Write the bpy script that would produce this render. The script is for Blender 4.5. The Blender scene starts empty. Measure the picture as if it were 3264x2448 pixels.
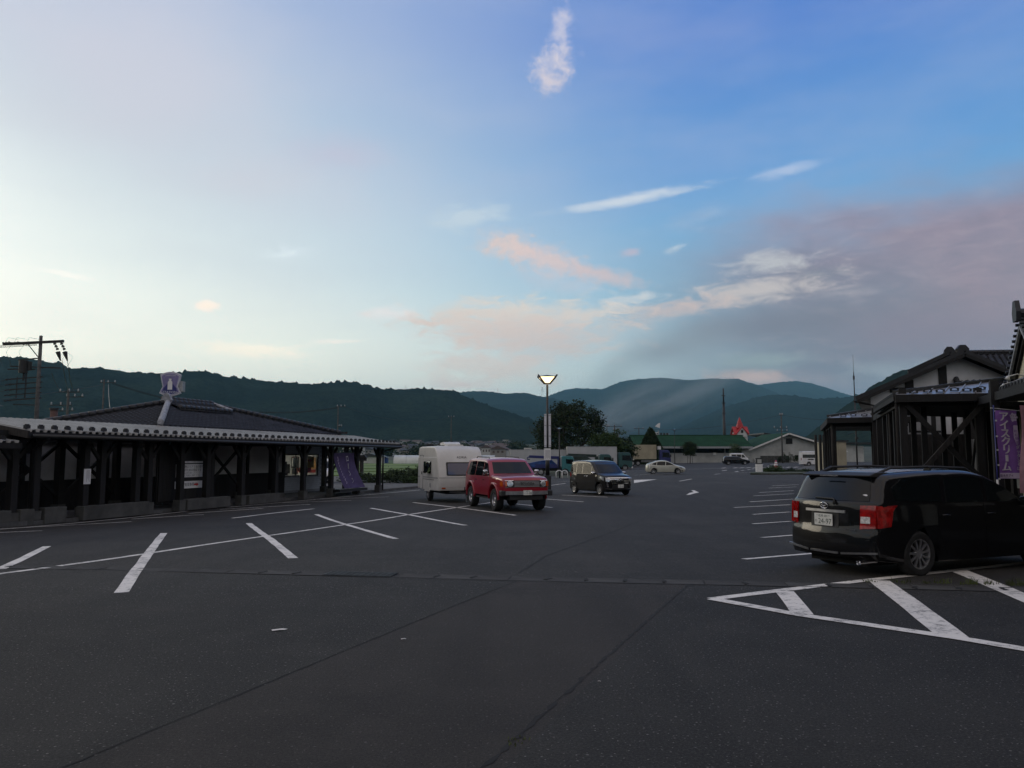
import bpy, bmesh, math, random
from mathutils import Vector, Matrix
import numpy as np
R = math.radians
rng = random.Random(7)
SC = bpy.context.scene
COL = SC.collection

# ------------------------------------------------------------------ camera
PITCH = math.atan(231 / 2500.0)
cam_d = bpy.data.cameras.new('camera')
cam = bpy.data.objects.new('camera', cam_d)
COL.objects.link(cam)
cam.location = (0, 0, 1.6)
cam.rotation_euler = (math.pi / 2 + PITCH, 0, 0)
cam_d.sensor_width = 36.0
cam_d.lens = 36.0 * 2500 / 3264
cam_d.clip_start = 0.05
cam_d.clip_end = 60000
SC.camera = cam

# ------------------------------------------------------------------ view
SC.view_settings.view_transform = 'Standard'
SC.view_settings.look = 'None'
SC.view_settings.gamma = 1.0
SC.view_settings.use_curve_mapping = False
SC.view_settings.exposure = 0.0
SC.render.engine = 'CYCLES'
SC.cycles.use_denoising = True
SC.cycles.max_bounces = 6
SC.cycles.diffuse_bounces = 3
SC.cycles.glossy_bounces = 3
SC.cycles.transmission_bounces = 4
SC.cycles.volume_bounces = 0
SC.cycles.caustics_reflective = False
SC.cycles.caustics_refractive = False

SUN_AZ, SUN_EL = -54.0, 11.0     # degrees: azimuth from +Y towards +X, elevation

# ------------------------------------------------------------------ sky
W = bpy.data.worlds.new('World')
SC.world = W
W.use_nodes = True
W.cycles.sampling_method = 'MANUAL'
W.cycles.sample_map_resolution = 512
WT = W.node_tree
WT.nodes.clear()

class NG:
    """tiny helper: builds node expressions"""
    def __init__(s, tree): s.t = tree
    def put(s, sock, v):
        if hasattr(v, 'is_linked') or isinstance(v, bpy.types.NodeSocket): s.t.links.new(v, sock)
        elif isinstance(v, (tuple, list)) and len(v) == 3 and sock.type == 'RGBA': sock.default_value = (*v, 1)
        else: sock.default_value = v
    def m(s, op, a, b=0.0, c=0.0, clamp=False):
        n = s.t.nodes.new('ShaderNodeMath'); n.operation = op; n.use_clamp = clamp
        s.put(n.inputs[0], a); s.put(n.inputs[1], b); s.put(n.inputs[2], c)
        return n.outputs[0]
    def mix(s, f, a, b):
        n = s.t.nodes.new('ShaderNodeMix'); n.data_type = 'RGBA'; n.clamp_factor = True
        s.put(n.inputs['Factor'], f); s.put(n.inputs['A'] if False else n.inputs[6], a); s.put(n.inputs[7], b)
        return n.outputs[2]
    def ramp(s, f, stops):
        n = s.t.nodes.new('ShaderNodeValToRGB')
        e = n.color_ramp.elements
        while len(e) < len(stops): e.new(0.5)
        for el, (p, c) in zip(e, stops):
            el.position = p; el.color = (*c, 1) if len(c) == 3 else c
        s.put(n.inputs[0], f)
        return n.outputs[0]
    def sm(s, x, a, b, lo=0.0, hi=1.0):
        n = s.t.nodes.new('ShaderNodeMapRange'); n.interpolation_type = 'SMOOTHSTEP'
        s.put(n.inputs[0], x)
        for i, v in enumerate((a, b, lo, hi)): s.put(n.inputs[i + 1], v)
        return n.outputs[0]
    def vec(s, x, y, z=0.0):
        n = s.t.nodes.new('ShaderNodeCombineXYZ')
        for i, v in enumerate((x, y, z)): s.put(n.inputs[i], v)
        return n.outputs[0]
    def noise(s, v, scale, detail=4.0, rough=0.55, dist=0.0):
        n = s.t.nodes.new('ShaderNodeTexNoise')
        if v is not None: s.put(n.inputs['Vector'], v)
        n.inputs['Scale'].default_value = scale; n.inputs['Detail'].default_value = detail
        n.inputs['Roughness'].default_value = rough; n.inputs['Distortion'].default_value = dist
        return n.outputs[0]

def lin(*c):
    o = []
    for v in c:
        v /= 255.0
        o.append(v / 12.92 if v <= 0.04045 else ((v + 0.055) / 1.055) ** 2.4)
    return tuple(o)

def build_world():
    g = NG(WT)
    tc = WT.nodes.new('ShaderNodeTexCoord')
    sep = WT.nodes.new('ShaderNodeSeparateXYZ')
    WT.links.new(tc.outputs['Generated'], sep.inputs[0])
    x, y, z = sep.outputs
    DEG = 180 / math.pi
    az = g.m('MULTIPLY', g.m('ARCTAN2', x, y), DEG)
    el = g.m('MULTIPLY', g.m('ARCSINE', g.m('MINIMUM', g.m('MAXIMUM', z, -1.0), 1.0)), DEG)
    sky = WT.nodes.new('ShaderNodeTexSky')
    sky.sky_type = 'NISHITA'; sky.sun_disc = False
    sky.sun_elevation = R(SUN_EL); sky.sun_rotation = R(SUN_AZ)
    sky.altitude = 600; sky.air_density = 1.0; sky.dust_density = 1.5; sky.ozone_density = 2.0
    # physically dim evening sky brought to the photograph's level
    nsky = WT.nodes.new('ShaderNodeVectorMath'); nsky.operation = 'SCALE'
    WT.links.new(sky.outputs[0], nsky.inputs[0]); nsky.inputs['Scale'].default_value = 0.10
    # evening colour of the clear air: cream at the horizon on the sunset side, blue overhead and away from it
    daz = g.m('SUBTRACT', az, SUN_AZ)
    west = g.m('MULTIPLY_ADD', g.m('COSINE', g.m('MULTIPLY', daz, 1 / DEG)), 0.5, 0.5)      # 1 at the sunset, 0 opposite
    e01 = g.m('DIVIDE', el, 60.0, clamp=True)
    warm = g.ramp(e01, [(0.0, tuple(1.6 * q for q in lin(255, 247, 222))), (0.12, tuple(1.42 * q for q in lin(255, 252, 232))), (0.22, tuple(1.16 * q for q in lin(238, 243, 236))), (0.36, lin(214, 226, 232)),
                        (0.52, lin(182, 198, 226)), (0.75, lin(140, 170, 220)), (1.0, lin(105, 145, 210))])
    cool = g.ramp(e01, [(0.0, lin(206, 216, 212)), (0.10, lin(190, 214, 218)), (0.20, lin(140, 192, 222)), (0.33, lin(106, 162, 220)),
                        (0.48, lin(88, 134, 212)), (0.75, lin(86, 128, 204)), (1.0, lin(96, 130, 196))])
    wf = g.sm(west, 0.66, 1.0)
    clear = g.mix(wf, cool, warm)
    clear = g.mix(0.9, nsky.outputs[0], clear)
    # glow of the sun that has just gone behind the western ridge
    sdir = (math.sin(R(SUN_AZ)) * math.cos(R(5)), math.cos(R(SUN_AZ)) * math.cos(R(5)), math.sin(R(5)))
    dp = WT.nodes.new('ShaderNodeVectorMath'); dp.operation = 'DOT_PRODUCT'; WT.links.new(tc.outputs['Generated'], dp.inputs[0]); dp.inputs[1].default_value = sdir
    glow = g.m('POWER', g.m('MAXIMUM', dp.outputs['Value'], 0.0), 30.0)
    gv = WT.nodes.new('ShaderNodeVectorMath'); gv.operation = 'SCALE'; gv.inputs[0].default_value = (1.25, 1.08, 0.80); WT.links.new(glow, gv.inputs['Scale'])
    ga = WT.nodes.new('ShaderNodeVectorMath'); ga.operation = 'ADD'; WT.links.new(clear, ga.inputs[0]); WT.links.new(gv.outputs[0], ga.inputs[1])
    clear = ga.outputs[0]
    # ---- clouds, laid out on the dome by azimuth and elevation
    v2 = g.vec(g.m('MULTIPLY', az, 0.045), g.m('MULTIPLY', el, 0.13), 0.0)
    v1 = g.vec(g.m('MULTIPLY', az, 0.1), g.m('MULTIPLY', el, 0.13), 3.0)
    n_puff = g.noise(v1, 9.0, 8.0, 0.62, 0.3)
    n_wisp = g.noise(v2, 9.0, 8.0, 0.66, 0.6)
    n_soft = g.noise(v2, 1.5, 4.0, 0.55)
    n_big = g.noise(v1, 0.6, 4.0, 0.55)
    ae = g.vec(az, el, 0.0)
    def blob(a0, e0, ra, re, tilt, noise, amp, lo=0.35, hi=0.75):
        mp = WT.nodes.new('ShaderNodeMapping'); mp.vector_type = 'TEXTURE'
        WT.links.new(ae, mp.inputs[0])
        mp.inputs['Location'].default_value = (a0, e0, 0); mp.inputs['Rotation'].default_value = (0, 0, R(tilt)); mp.inputs['Scale'].default_value = (ra, re, 1)
        ln = WT.nodes.new('ShaderNodeVectorMath'); ln.operation = 'LENGTH'; WT.links.new(mp.outputs[0], ln.inputs[0])
        q = g.m('MULTIPLY_ADD', noise, -amp, ln.outputs['Value'])
        return (q, 1 - lo - 0.5 * amp, 1 - hi - 0.5 * amp)
    col = clear
    pink = lin(236, 200, 190); cream = lin(242, 228, 214); white = lin(226, 222, 226)
    mauve = lin(150, 130, 148); grey = lin(122, 126, 140); haze = lin(204, 204, 218)
    col = g.mix(g.m('MULTIPLY', g.sm(n_soft, 0.35, 0.75), 0.16), col, haze)
    def lay(mask, c, op): 
        nonlocal col
        f = g.sm(mask[0], mask[1], mask[2], 0.0, op) if isinstance(mask, tuple) else g.m('MULTIPLY', mask, op)
        col = g.mix(f, col, c)
    lay(g.m('MULTIPLY', g.sm(g.m('ABSOLUTE', az), 50.0, 100.0), g.sm(n_big, 0.25, 0.55)), lin(230, 214, 200), 0.85)
    lay(g.m('MULTIPLY', g.sm(el, 38.0, 62.0), g.sm(n_big, 0.2, 0.6)), lin(206, 198, 196), 0.75)
    # veil on the upper left, rosy smears
    lay(blob(-29, 25, 26, 10, -12, n_big, 1.4, 0.0, 1.0), lin(216, 212, 222), 0.6)
    lay(blob(-13.0, 21.2, 6, 2.0, 4, n_wisp, 0.8, 0.0, 1.2), lin(206, 196, 214), 0.45)
    lay(blob(-19.5, 18.6, 9, 2.2, 6, n_wisp, 0.8, 0.0, 1.2), lin(216, 214, 222), 0.4)
    # thin high veil over the middle
    lay(blob(12.0, 20.0, 16, 4.0, 8, n_soft, 1.28, 0.00, 1.55), lin(150, 172, 216), 0.4)
    # the lone puff high up
    lay(blob(3.1, 27.6, 2.3, 1.6, 10, n_puff, 1.92, 0.05, 1.20), lin(220, 212, 220), 0.9)
    lay(blob(3.0, 26.4, 2.1, 1.2, 0, n_puff, 1.76, 0.05, 1.15), lin(224, 212, 216), 0.85)
    lay(blob(3.7, 29.6, 1.3, 2.2, -14, n_puff, 1.76, 0.10, 1.20), lin(214, 210, 224), 0.85)
    # long streaks
    lay(blob(8.6, 18.3, 8.5, 0.6, 7, n_wisp, 1.20, 0.10, 0.95), lin(214, 222, 232), 0.9)
    lay(blob(19.9, 19.4, 3.6, 0.6, 6, n_wisp, 1.20, 0.10, 0.95), lin(186, 202, 230), 0.75)
    lay(blob(-3.6, 17.2, 5.0, 1.4, 6, n_wisp, 1.76, 0.15, 0.95), lin(206, 220, 230), 0.75)
    lay(blob(13.0, 16.6, 7.0, 1.3, 9, n_wisp, 2.08, 0.35, 1.65), lin(180, 200, 224), 0.6)
    lay(blob(-16.0, 14.2, 4.0, 1.0, 5, n_wisp, 1.92, 0.35, 1.55), tuple(1.45 * q for q in lin(226, 232, 236)), 0.7)
    # great mauve bank filling the right and going on beyond the frame
    eb = g.m('ADD', g.sm(az, 16.0, 60.0, 15.6, 24.0), g.m('MULTIPLY', g.m('SUBTRACT', n_soft, 0.5), 9.0))
    bank = g.m('MULTIPLY', g.sm(g.m('SUBTRACT', eb, el), -2.5, 3.5), g.m('MULTIPLY', g.sm(az, 5.0, 22.0), g.sm(az, 95.0, 60.0)))
    bcol = g.mix(g.sm(el, 8.0, 17.0), lin(132, 130, 142), lin(154, 136, 152))
    bcol = g.mix(g.m('MULTIPLY', g.sm(az, 24.0, 34.0), g.sm(n_big, 0.3, 0.7)), bcol, lin(172, 142, 150))
    bcol = g.mix(g.m('MULTIPLY', g.sm(n_wisp, 0.45, 0.75), 0.35), bcol, lin(186, 168, 172))
    bcol = g.mix(g.m('MULTIPLY', g.sm(n_wisp, 0.5, 0.25), 0.35), bcol, lin(120, 116, 130))
    lay(bank, bcol, 0.93)
    # rosy cloud left of the middle
    lay(blob(-0.3, 15.3, 3.2, 1.6, -6, n_puff, 1.60, 0.05, 0.95), lin(234, 210, 200), 0.85)
    lay(blob(2.6, 14.3, 5.0, 1.5, -14, n_puff, 1.60, 0.05, 0.95), lin(232, 208, 202), 0.85)
    lay(blob(6.6, 13.1, 4.8, 1.0, -12, n_puff, 1.44, 0.05, 0.95), lin(222, 200, 198), 0.8)
    lay(blob(3.6, 12.7, 5.0, 1.7, -10, n_wisp, 1.60, 0.20, 0.95), lin(204, 210, 222), 0.6)
    lay(blob(8.8, 14.6, 1.2, 0.5, 4, n_puff, 1.44, 0.10, 1.25), lin(214, 192, 202), 0.8)
    lay(blob(12.0, 14.8, 1.6, 0.55, 12, n_wisp, 1.76, 0.25, 1.35), lin(214, 222, 228), 0.8)
    # lit crests on the bank
    lay(blob(18.8, 13.3, 4.6, 1.3, 2, n_wisp, 2.2, 0.10, 1.05), lin(208, 208, 208), 0.8)
    lay(blob(21.6, 12.4, 3.6, 0.9, -4, n_wisp, 1.28, 0.10, 1.35), lin(140, 144, 154), 0.75)
    lay(blob(17.4, 11.6, 8.0, 1.3, 5, n_wisp, 2.2, 0.10, 1.0), lin(216, 206, 200), 0.8)
    lay(blob(23.0, 11.0, 4.0, 0.8, 2, n_wisp, 1.60, 0.15, 1.35), lin(176, 170, 176), 0.7)
    lay(blob(11.4, 10.4, 7.4, 1.2, 9, n_wisp, 2.0, 0.10, 1.0), lin(218, 196, 188), 0.75)
    lay(blob(8.6, 11.4, 6.0, 0.9, 3, n_wisp, 2.6, 0.30, 1.1), lin(224, 226, 226), 0.75)
    # grey belly sweeping down to the hills
    lay(blob(21.0, 9.2, 11.0, 1.8, 2, n_big, 2.2, 0.0, 1.0), lin(130, 128, 140), 0.85)
    lay(blob(11.0, 7.6, 7.0, 2.0, 14, n_big, 2.4, 0.0, 1.1), lin(146, 148, 154), 0.75)
    lay(blob(7.2, 5.6, 4.8, 2.4, 30, n_big, 2.4, 0.0, 1.2), lin(152, 162, 162), 0.6)
    lay(blob(28.0, 8.0, 9.0, 3.2, 0, n_soft, 1.0, 0.0, 1.0), lin(146, 132, 144), 0.8)
    lay(blob(17.6, 6.6, 4.6, 1.0, 0, n_wisp, 1.2, 0.0, 1.0), lin(164, 180, 178), 0.7)
    lay(blob(17.4, 5.5, 4.6, 0.9, -4, n_puff, 1.44, 0.10, 0.95), lin(228, 196, 182), 0.8)
    lay(blob(21.5, 5.3, 3.6, 0.8, -6, n_puff, 1.28, 0.00, 1.35), lin(172, 160, 164), 0.8)
    lay(blob(26.0, 5.6, 5.0, 1.1, 0, n_wisp, 1.4, 0.0, 1.0), lin(170, 176, 180), 0.7)
    # broken cream band low in the middle
    lay(blob(0.5, 10.2, 11.5, 1.9, 1, n_wisp, 2.24, 0.10, 0.85), lin(240, 226, 212), 0.85)
    lay(blob(0.0, 9.0, 11.0, 1.9, -3, n_wisp, 2.24, 0.10, 0.85), lin(238, 216, 202), 0.8)
    lay(blob(4.0, 8.2, 9.0, 2.0, 2, n_wisp, 1.60, 0.10, 1.45), lin(222, 204, 196), 0.7)
    lay(blob(-9.0, 10.3, 3.6, 0.9, 4, n_wisp, 1.44, 0.10, 1.55), tuple(1.45 * q for q in lin(236, 214, 208)), 0.65)
    lay(blob(-1.5, 6.6, 9.0, 2.2, 0, n_wisp, 1.76, 0.20, 0.95), lin(240, 218, 204), 0.65)
    lay(blob(-4.0, 5.2, 5.5, 1.1, 0, n_puff, 1.60, 0.20, 1.45), lin(238, 206, 196), 0.7)
    lay(blob(2.6, 5.4, 1.8, 0.6, 0, n_puff, 1.44, 0.10, 1.45), lin(240, 206, 184), 0.7)
    lay(blob(3.0, 9.2, 11.0, 2.6, 4, n_soft, 1.2, 0.0, 1.2), lin(222, 208, 202), 0.45)
    # small strays on the left
    lay(blob(-21.5, 10.2, 1.3, 0.55, 4, n_puff, 1.60, 0.10, 0.95), tuple(1.45 * q for q in lin(252, 230, 208)), 0.85)
    lay(blob(-18.6, 7.4, 5.5, 0.9, -1, n_wisp, 1.76, 0.15, 0.95), tuple(1.45 * q for q in lin(254, 242, 218)), 0.85)
    lay(blob(-12.5, 8.2, 3.6, 0.4, 3, n_wisp, 1.76, 0.25, 1.35), tuple(1.45 * q for q in lin(250, 238, 222)), 0.75)
    lay(blob(-30.0, 11.5, 3.4, 0.45, -6, n_wisp, 1.92, 0.30, 1.35), tuple(1.45 * q for q in lin(254, 246, 232)), 0.75)
    # below the horizon: dim ground glow
    col = g.mix(g.sm(el, -6.0, -0.5, 1.0, 0.0), col, lin(60, 66, 66))
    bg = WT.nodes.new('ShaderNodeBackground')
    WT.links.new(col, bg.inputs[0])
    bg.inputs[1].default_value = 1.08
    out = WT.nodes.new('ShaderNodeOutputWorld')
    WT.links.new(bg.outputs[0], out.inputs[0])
build_world()

# ------------------------------------------------------------------ last sun, behind the western ridge haze
sun_d = bpy.data.lights.new('sun', 'SUN')
sun = bpy.data.objects.new('sun', sun_d)
COL.objects.link(sun)
sun_d.energy = 0.5
sun_d.angle = R(24)
sun_d.color = (1.0, 0.86, 0.66)
_sd = Vector((math.sin(R(SUN_AZ)) * math.cos(R(SUN_EL)), math.cos(R(SUN_AZ)) * math.cos(R(SUN_EL)), math.sin(R(SUN_EL))))
sun.rotation_euler = _sd.to_track_quat('Z', 'Y').to_euler()
sun.location = (-30, 20, 60)
# ================================================================== helpers
def ss(a, b, x):
    t = min(1.0, max(0.0, (x - a) / (b - a)))
    return t * t * (3 - 2 * t)

def GZ(x, y):
    """height of the ground: the lot falls gently away behind the drain"""
    z = -0.34 * ss(8, 26, y)
    z += 0.65 * ss(85, 150, y) * ss(10, 45, x)
    z -= 0.6 * ss(50, 110, y) * (1 - ss(6, 16, x))
    return z

def tag(o, label, cat, group=None):
    o['label'] = label; o['category'] = cat
    if group: o['group'] = group
    return o

def thing(name, label, cat, loc=(0, 0, 0), rz=0.0, group=None):
    o = bpy.data.objects.new(name, None)
    COL.objects.link(o)
    o.empty_display_size = 0.2
    o.location = loc; o.rotation_euler = (0, 0, rz)
    return tag(o, label, cat, group)

def clone(o, parent=None, loc=None, rz=None, label=None, kids=None):
    c = o.copy(); COL.objects.link(c)
    if parent is not None: c.parent = parent
    if loc is not None: c.location = loc
    if rz is not None: c.rotation_euler = (0, 0, rz)
    if label: c['label'] = label
    kids = kids if kids is not None else KIDS()
    for ch in kids.get(o.name, []): clone(ch, c, kids=kids)
    return c

def KIDS():
    k = {}
    for o in COL.objects:
        if o.parent: k.setdefault(o.parent.name, []).append(o)
    return k

class MB:
    def __init__(s): s.v = []; s.f = []; s.mi = []; s.cur = 0
    def add(s, vs, fs):
        n = len(s.v); s.v += [tuple(p) for p in vs]
        for f in fs: s.f.append(tuple(i + n for i in f)); s.mi.append(s.cur)
        return s
    def box(s, c, d, rz=0.0, M=None):
        x, y, z = d[0] / 2, d[1] / 2, d[2] / 2
        vs = [Vector((sx * x, sy * y, sz * z)) for sz in (-1, 1) for sx, sy in ((-1, -1), (1, -1), (1, 1), (-1, 1))]
        if rz: 
            Q = Matrix.Rotation(rz, 3, 'Z'); vs = [Q @ v for v in vs]
        if M is not None: vs = [M @ v for v in vs]
        cv = Vector(c)
        return s.add([v + cv for v in vs], [(3, 2, 1, 0), (4, 5, 6, 7), (0, 1, 5, 4), (1, 2, 6, 5), (2, 3, 7, 6), (3, 0, 4, 7)])
    def bx(s, x0, x1, y0, y1, z0, z1):
        return s.box(((x0 + x1) / 2, (y0 + y1) / 2, (z0 + z1) / 2), (abs(x1 - x0), abs(y1 - y0), abs(z1 - z0)))
    def beam(s, a, b, w, h, up=(0, 0, 1)):
        a, b = Vector(a), Vector(b); d = (b - a).normalized(); u = Vector(up)
        if abs(d.dot(u)) > 0.98: u = Vector((1, 0, 0))
        sd = d.cross(u).normalized(); u = sd.cross(d).normalized()
        vs = []
        for p in (a, b):
            for i, j in ((-1, -1), (1, -1), (1, 1), (-1, 1)): vs.append(p + sd * (i * w / 2) + u * (j * h / 2))
        return s.add(vs, [(3, 2, 1, 0), (4, 5, 6, 7), (0, 1, 5, 4), (1, 2, 6, 5), (2, 3, 7, 6), (3, 0, 4, 7)])
    def cyl(s, a, b, r0, r1=None, n=10, caps=True):
        r1 = r0 if r1 is None else r1
        return s.tube([a, b], [r0, r1], n, caps)
    def tube(s, pts, r, n=8, caps=True):
        pts = [Vector(p) for p in pts]; k = len(pts)
        rs = r if isinstance(r, (list, tuple)) else [r] * k
        vs, fs = [], []; pu = None
        for i, p in enumerate(pts):
            d = (pts[min(i + 1, k - 1)] - pts[max(i - 1, 0)]).normalized()
            u = pu if pu is not None else (Vector((0, 0, 1)) if abs(d.z) < 0.9 else Vector((1, 0, 0)))
            sd = d.cross(u)
            if sd.length < 1e-6: sd = d.cross(Vector((0, 1, 0)))
            sd.normalize(); u = sd.cross(d).normalized(); pu = u
            for j in range(n):
                a = 2 * math.pi * j / n
                vs.append(p + (sd * math.cos(a) + u * math.sin(a)) * rs[i])
        for i in range(k - 1):
            for j in range(n):
                j2 = (j + 1) % n
                fs.append((i * n + j, i * n + j2, (i + 1) * n + j2, (i + 1) * n + j))
        if caps:
            fs.append(tuple(range(n - 1, -1, -1))); fs.append(tuple((k - 1) * n + j for j in range(n)))
        return s.add(vs, fs)
    def lathe(s, prof, c=(0, 0, 0), axis='Z', n=20, closed=False):
        """prof: list of (r, h) along the axis"""
        vs, fs = [], []; k = len(prof)
        for r, h in prof:
            for j in range(n):
                a = 2 * math.pi * j / n; p = (r * math.cos(a), r * math.sin(a), h)
                if axis == 'Y': p = (p[0], p[2], p[1])
                elif axis == 'X': p = (p[2], p[0], p[1])
                vs.append((p[0] + c[0], p[1] + c[1], p[2] + c[2]))
        for i in range(k - 1 + (1 if closed else 0)):
            for j in range(n):
                j2 = (j + 1) % n; i2 = (i + 1) % k
                fs.append((i * n + j, i * n + j2, i2 * n + j2, i2 * n + j))
        return s.add(vs, fs)
    def prism(s, poly, fn, t0, t1):
        """poly of (a,b), fn(a,b,t)->xyz"""
        n = len(poly)
        vs = [fn(a, b, t0) for a, b in poly] + [fn(a, b, t1) for a, b in poly]
        fs = [tuple(range(n - 1, -1, -1)), tuple(range(n, 2 * n))]
        fs += [(i, (i + 1) % n, n + (i + 1) % n, n + i) for i in range(n)]
        return s.add(vs, fs)
    def grid(s, P):
        """P[i][j] points"""
        ni, nj = len(P), len(P[0])
        return s.add([p for row in P for p in row], [(i * nj + j, (i + 1) * nj + j, (i + 1) * nj + j + 1, i * nj + j + 1) for i in range(ni - 1) for j in range(nj - 1)])
    def mesh(s, name, mats, smooth=False, fix=True, sharp=None):
        me = bpy.data.meshes.new(name)
        me.from_pydata(s.v, [], s.f)
        mats = mats if isinstance(mats, (list, tuple)) else [mats]
        for m_ in mats: me.materials.append(MAT(m_))
        if len(mats) > 1: me.polygons.foreach_set('material_index', s.mi)
        if fix and s.f:
            bm = bmesh.new(); bm.from_mesh(me)
            bmesh.ops.recalc_face_normals(bm, faces=bm.faces)
            if sharp is not None:
                for e in bm.edges:
                    e.smooth = not (len(e.link_faces) == 2 and e.calc_face_angle(0) > R(sharp))
            bm.to_mesh(me); bm.free()
        if smooth: me.polygons.foreach_set('use_smooth', [True] * len(me.polygons))
        me.update()
        return me
    def build(s, name, mats, parent=None, smooth=False, fix=True, bevel=0.0, loc=None, sharp=None, seg=1):
        me = s.mesh(name, mats, smooth, fix, sharp)
        o = bpy.data.objects.new(name, me); COL.objects.link(o)
        if parent is not None: o.parent = parent
        if loc is not None: o.location = loc
        if bevel:
            b = o.modifiers.new('bevel', 'BEVEL'); b.width = bevel; b.segments = seg; b.limit_method = 'ANGLE'; b.angle_limit = R(40)
        return o

def place(name, me, parent=None, loc=(0, 0, 0), rz=0.0, scale=None):
    o = bpy.data.objects.new(name, me); COL.objects.link(o)
    if parent is not None: o.parent = parent
    o.location = loc; o.rotation_euler = (0, 0, rz)
    if scale is not None: o.scale = scale
    return o

# ------------------------------------------------------------------ materials
_M = {}
_DEF = {}
def MAT(n):
    if not isinstance(n, str): return n
    if n not in _M:
        k = dict(_DEF[n]); _M[n] = make_mat(n, **k)
    return _M[n]

def make_mat(name, col=(0.5, 0.5, 0.5), rough=0.6, metal=0.0, spec=0.5, var=0.15, vscale=6.0, bump=0.0, bscale=40.0, emit=None, estr=0.0,
             coat=0.0, dirt=0.0, trans=0.0, col2=None, stretch=None, fine=0.0):
    m = bpy.data.materials.new(name); m.use_nodes = True
    t = m.node_tree; g = NG(t)
    b = t.nodes['Principled BSDF']
    tc = t.nodes.new('ShaderNodeTexCoord'); v = tc.outputs['Object']
    if stretch:
        mp = t.nodes.new('ShaderNodeMapping'); t.links.new(v, mp.inputs[0]); mp.inputs['Scale'].default_value = stretch; v = mp.outputs[0]
    c = tuple(col)
    if var or col2:
        n = g.noise(v, vscale, 5.0, 0.6)
        c2 = tuple(col2) if col2 else tuple(max(0.0, k * (1 - 2 * var)) for k in col)
        c1 = tuple(col) if col2 else tuple(min(1.0, k * (1 + var)) for k in col)
        f = g.sm(n, 0.3, 0.7)
        cc = g.mix(f, c2, c1)
        if fine:
            n2 = g.noise(v, vscale * 40, 2.0, 0.7)
            cc = g.mix(g.m('MULTIPLY', g.sm(n2, 0.52, 0.75), fine), cc, tuple(min(1.0, k * 2.6 + 0.02) for k in col))
        if dirt:
            n3 = g.noise(v, vscale * 0.35, 6.0, 0.65)
            cc = g.mix(g.m('MULTIPLY', g.sm(n3, 0.5, 0.72), dirt), cc, tuple(k * 0.35 for k in col))
        t.links.new(cc, b.inputs['Base Color'])
    else:
        b.inputs['Base Color'].default_value = (*c, 1)
    b.inputs['Roughness'].default_value = rough
    b.inputs['Metallic'].default_value = metal
    b.inputs['Specular IOR Level'].default_value = spec
    b.inputs['Coat Weight'].default_value = coat
    b.inputs['Coat Roughness'].default_value = 0.04
    b.inputs['Transmission Weight'].default_value = trans
    if emit:
        b.inputs['Emission Color'].default_value = (*emit, 1); b.inputs['Emission Strength'].default_value = estr
    if bump:
        bn = t.nodes.new('ShaderNodeBump'); bn.inputs['Strength'].default_value = bump; bn.inputs['Distance'].default_value = 0.02
        t.links.new(g.noise(v, bscale, 4.0, 0.65), bn.inputs['Height']); t.links.new(bn.outputs[0], b.inputs['Normal'])
    return m

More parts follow.
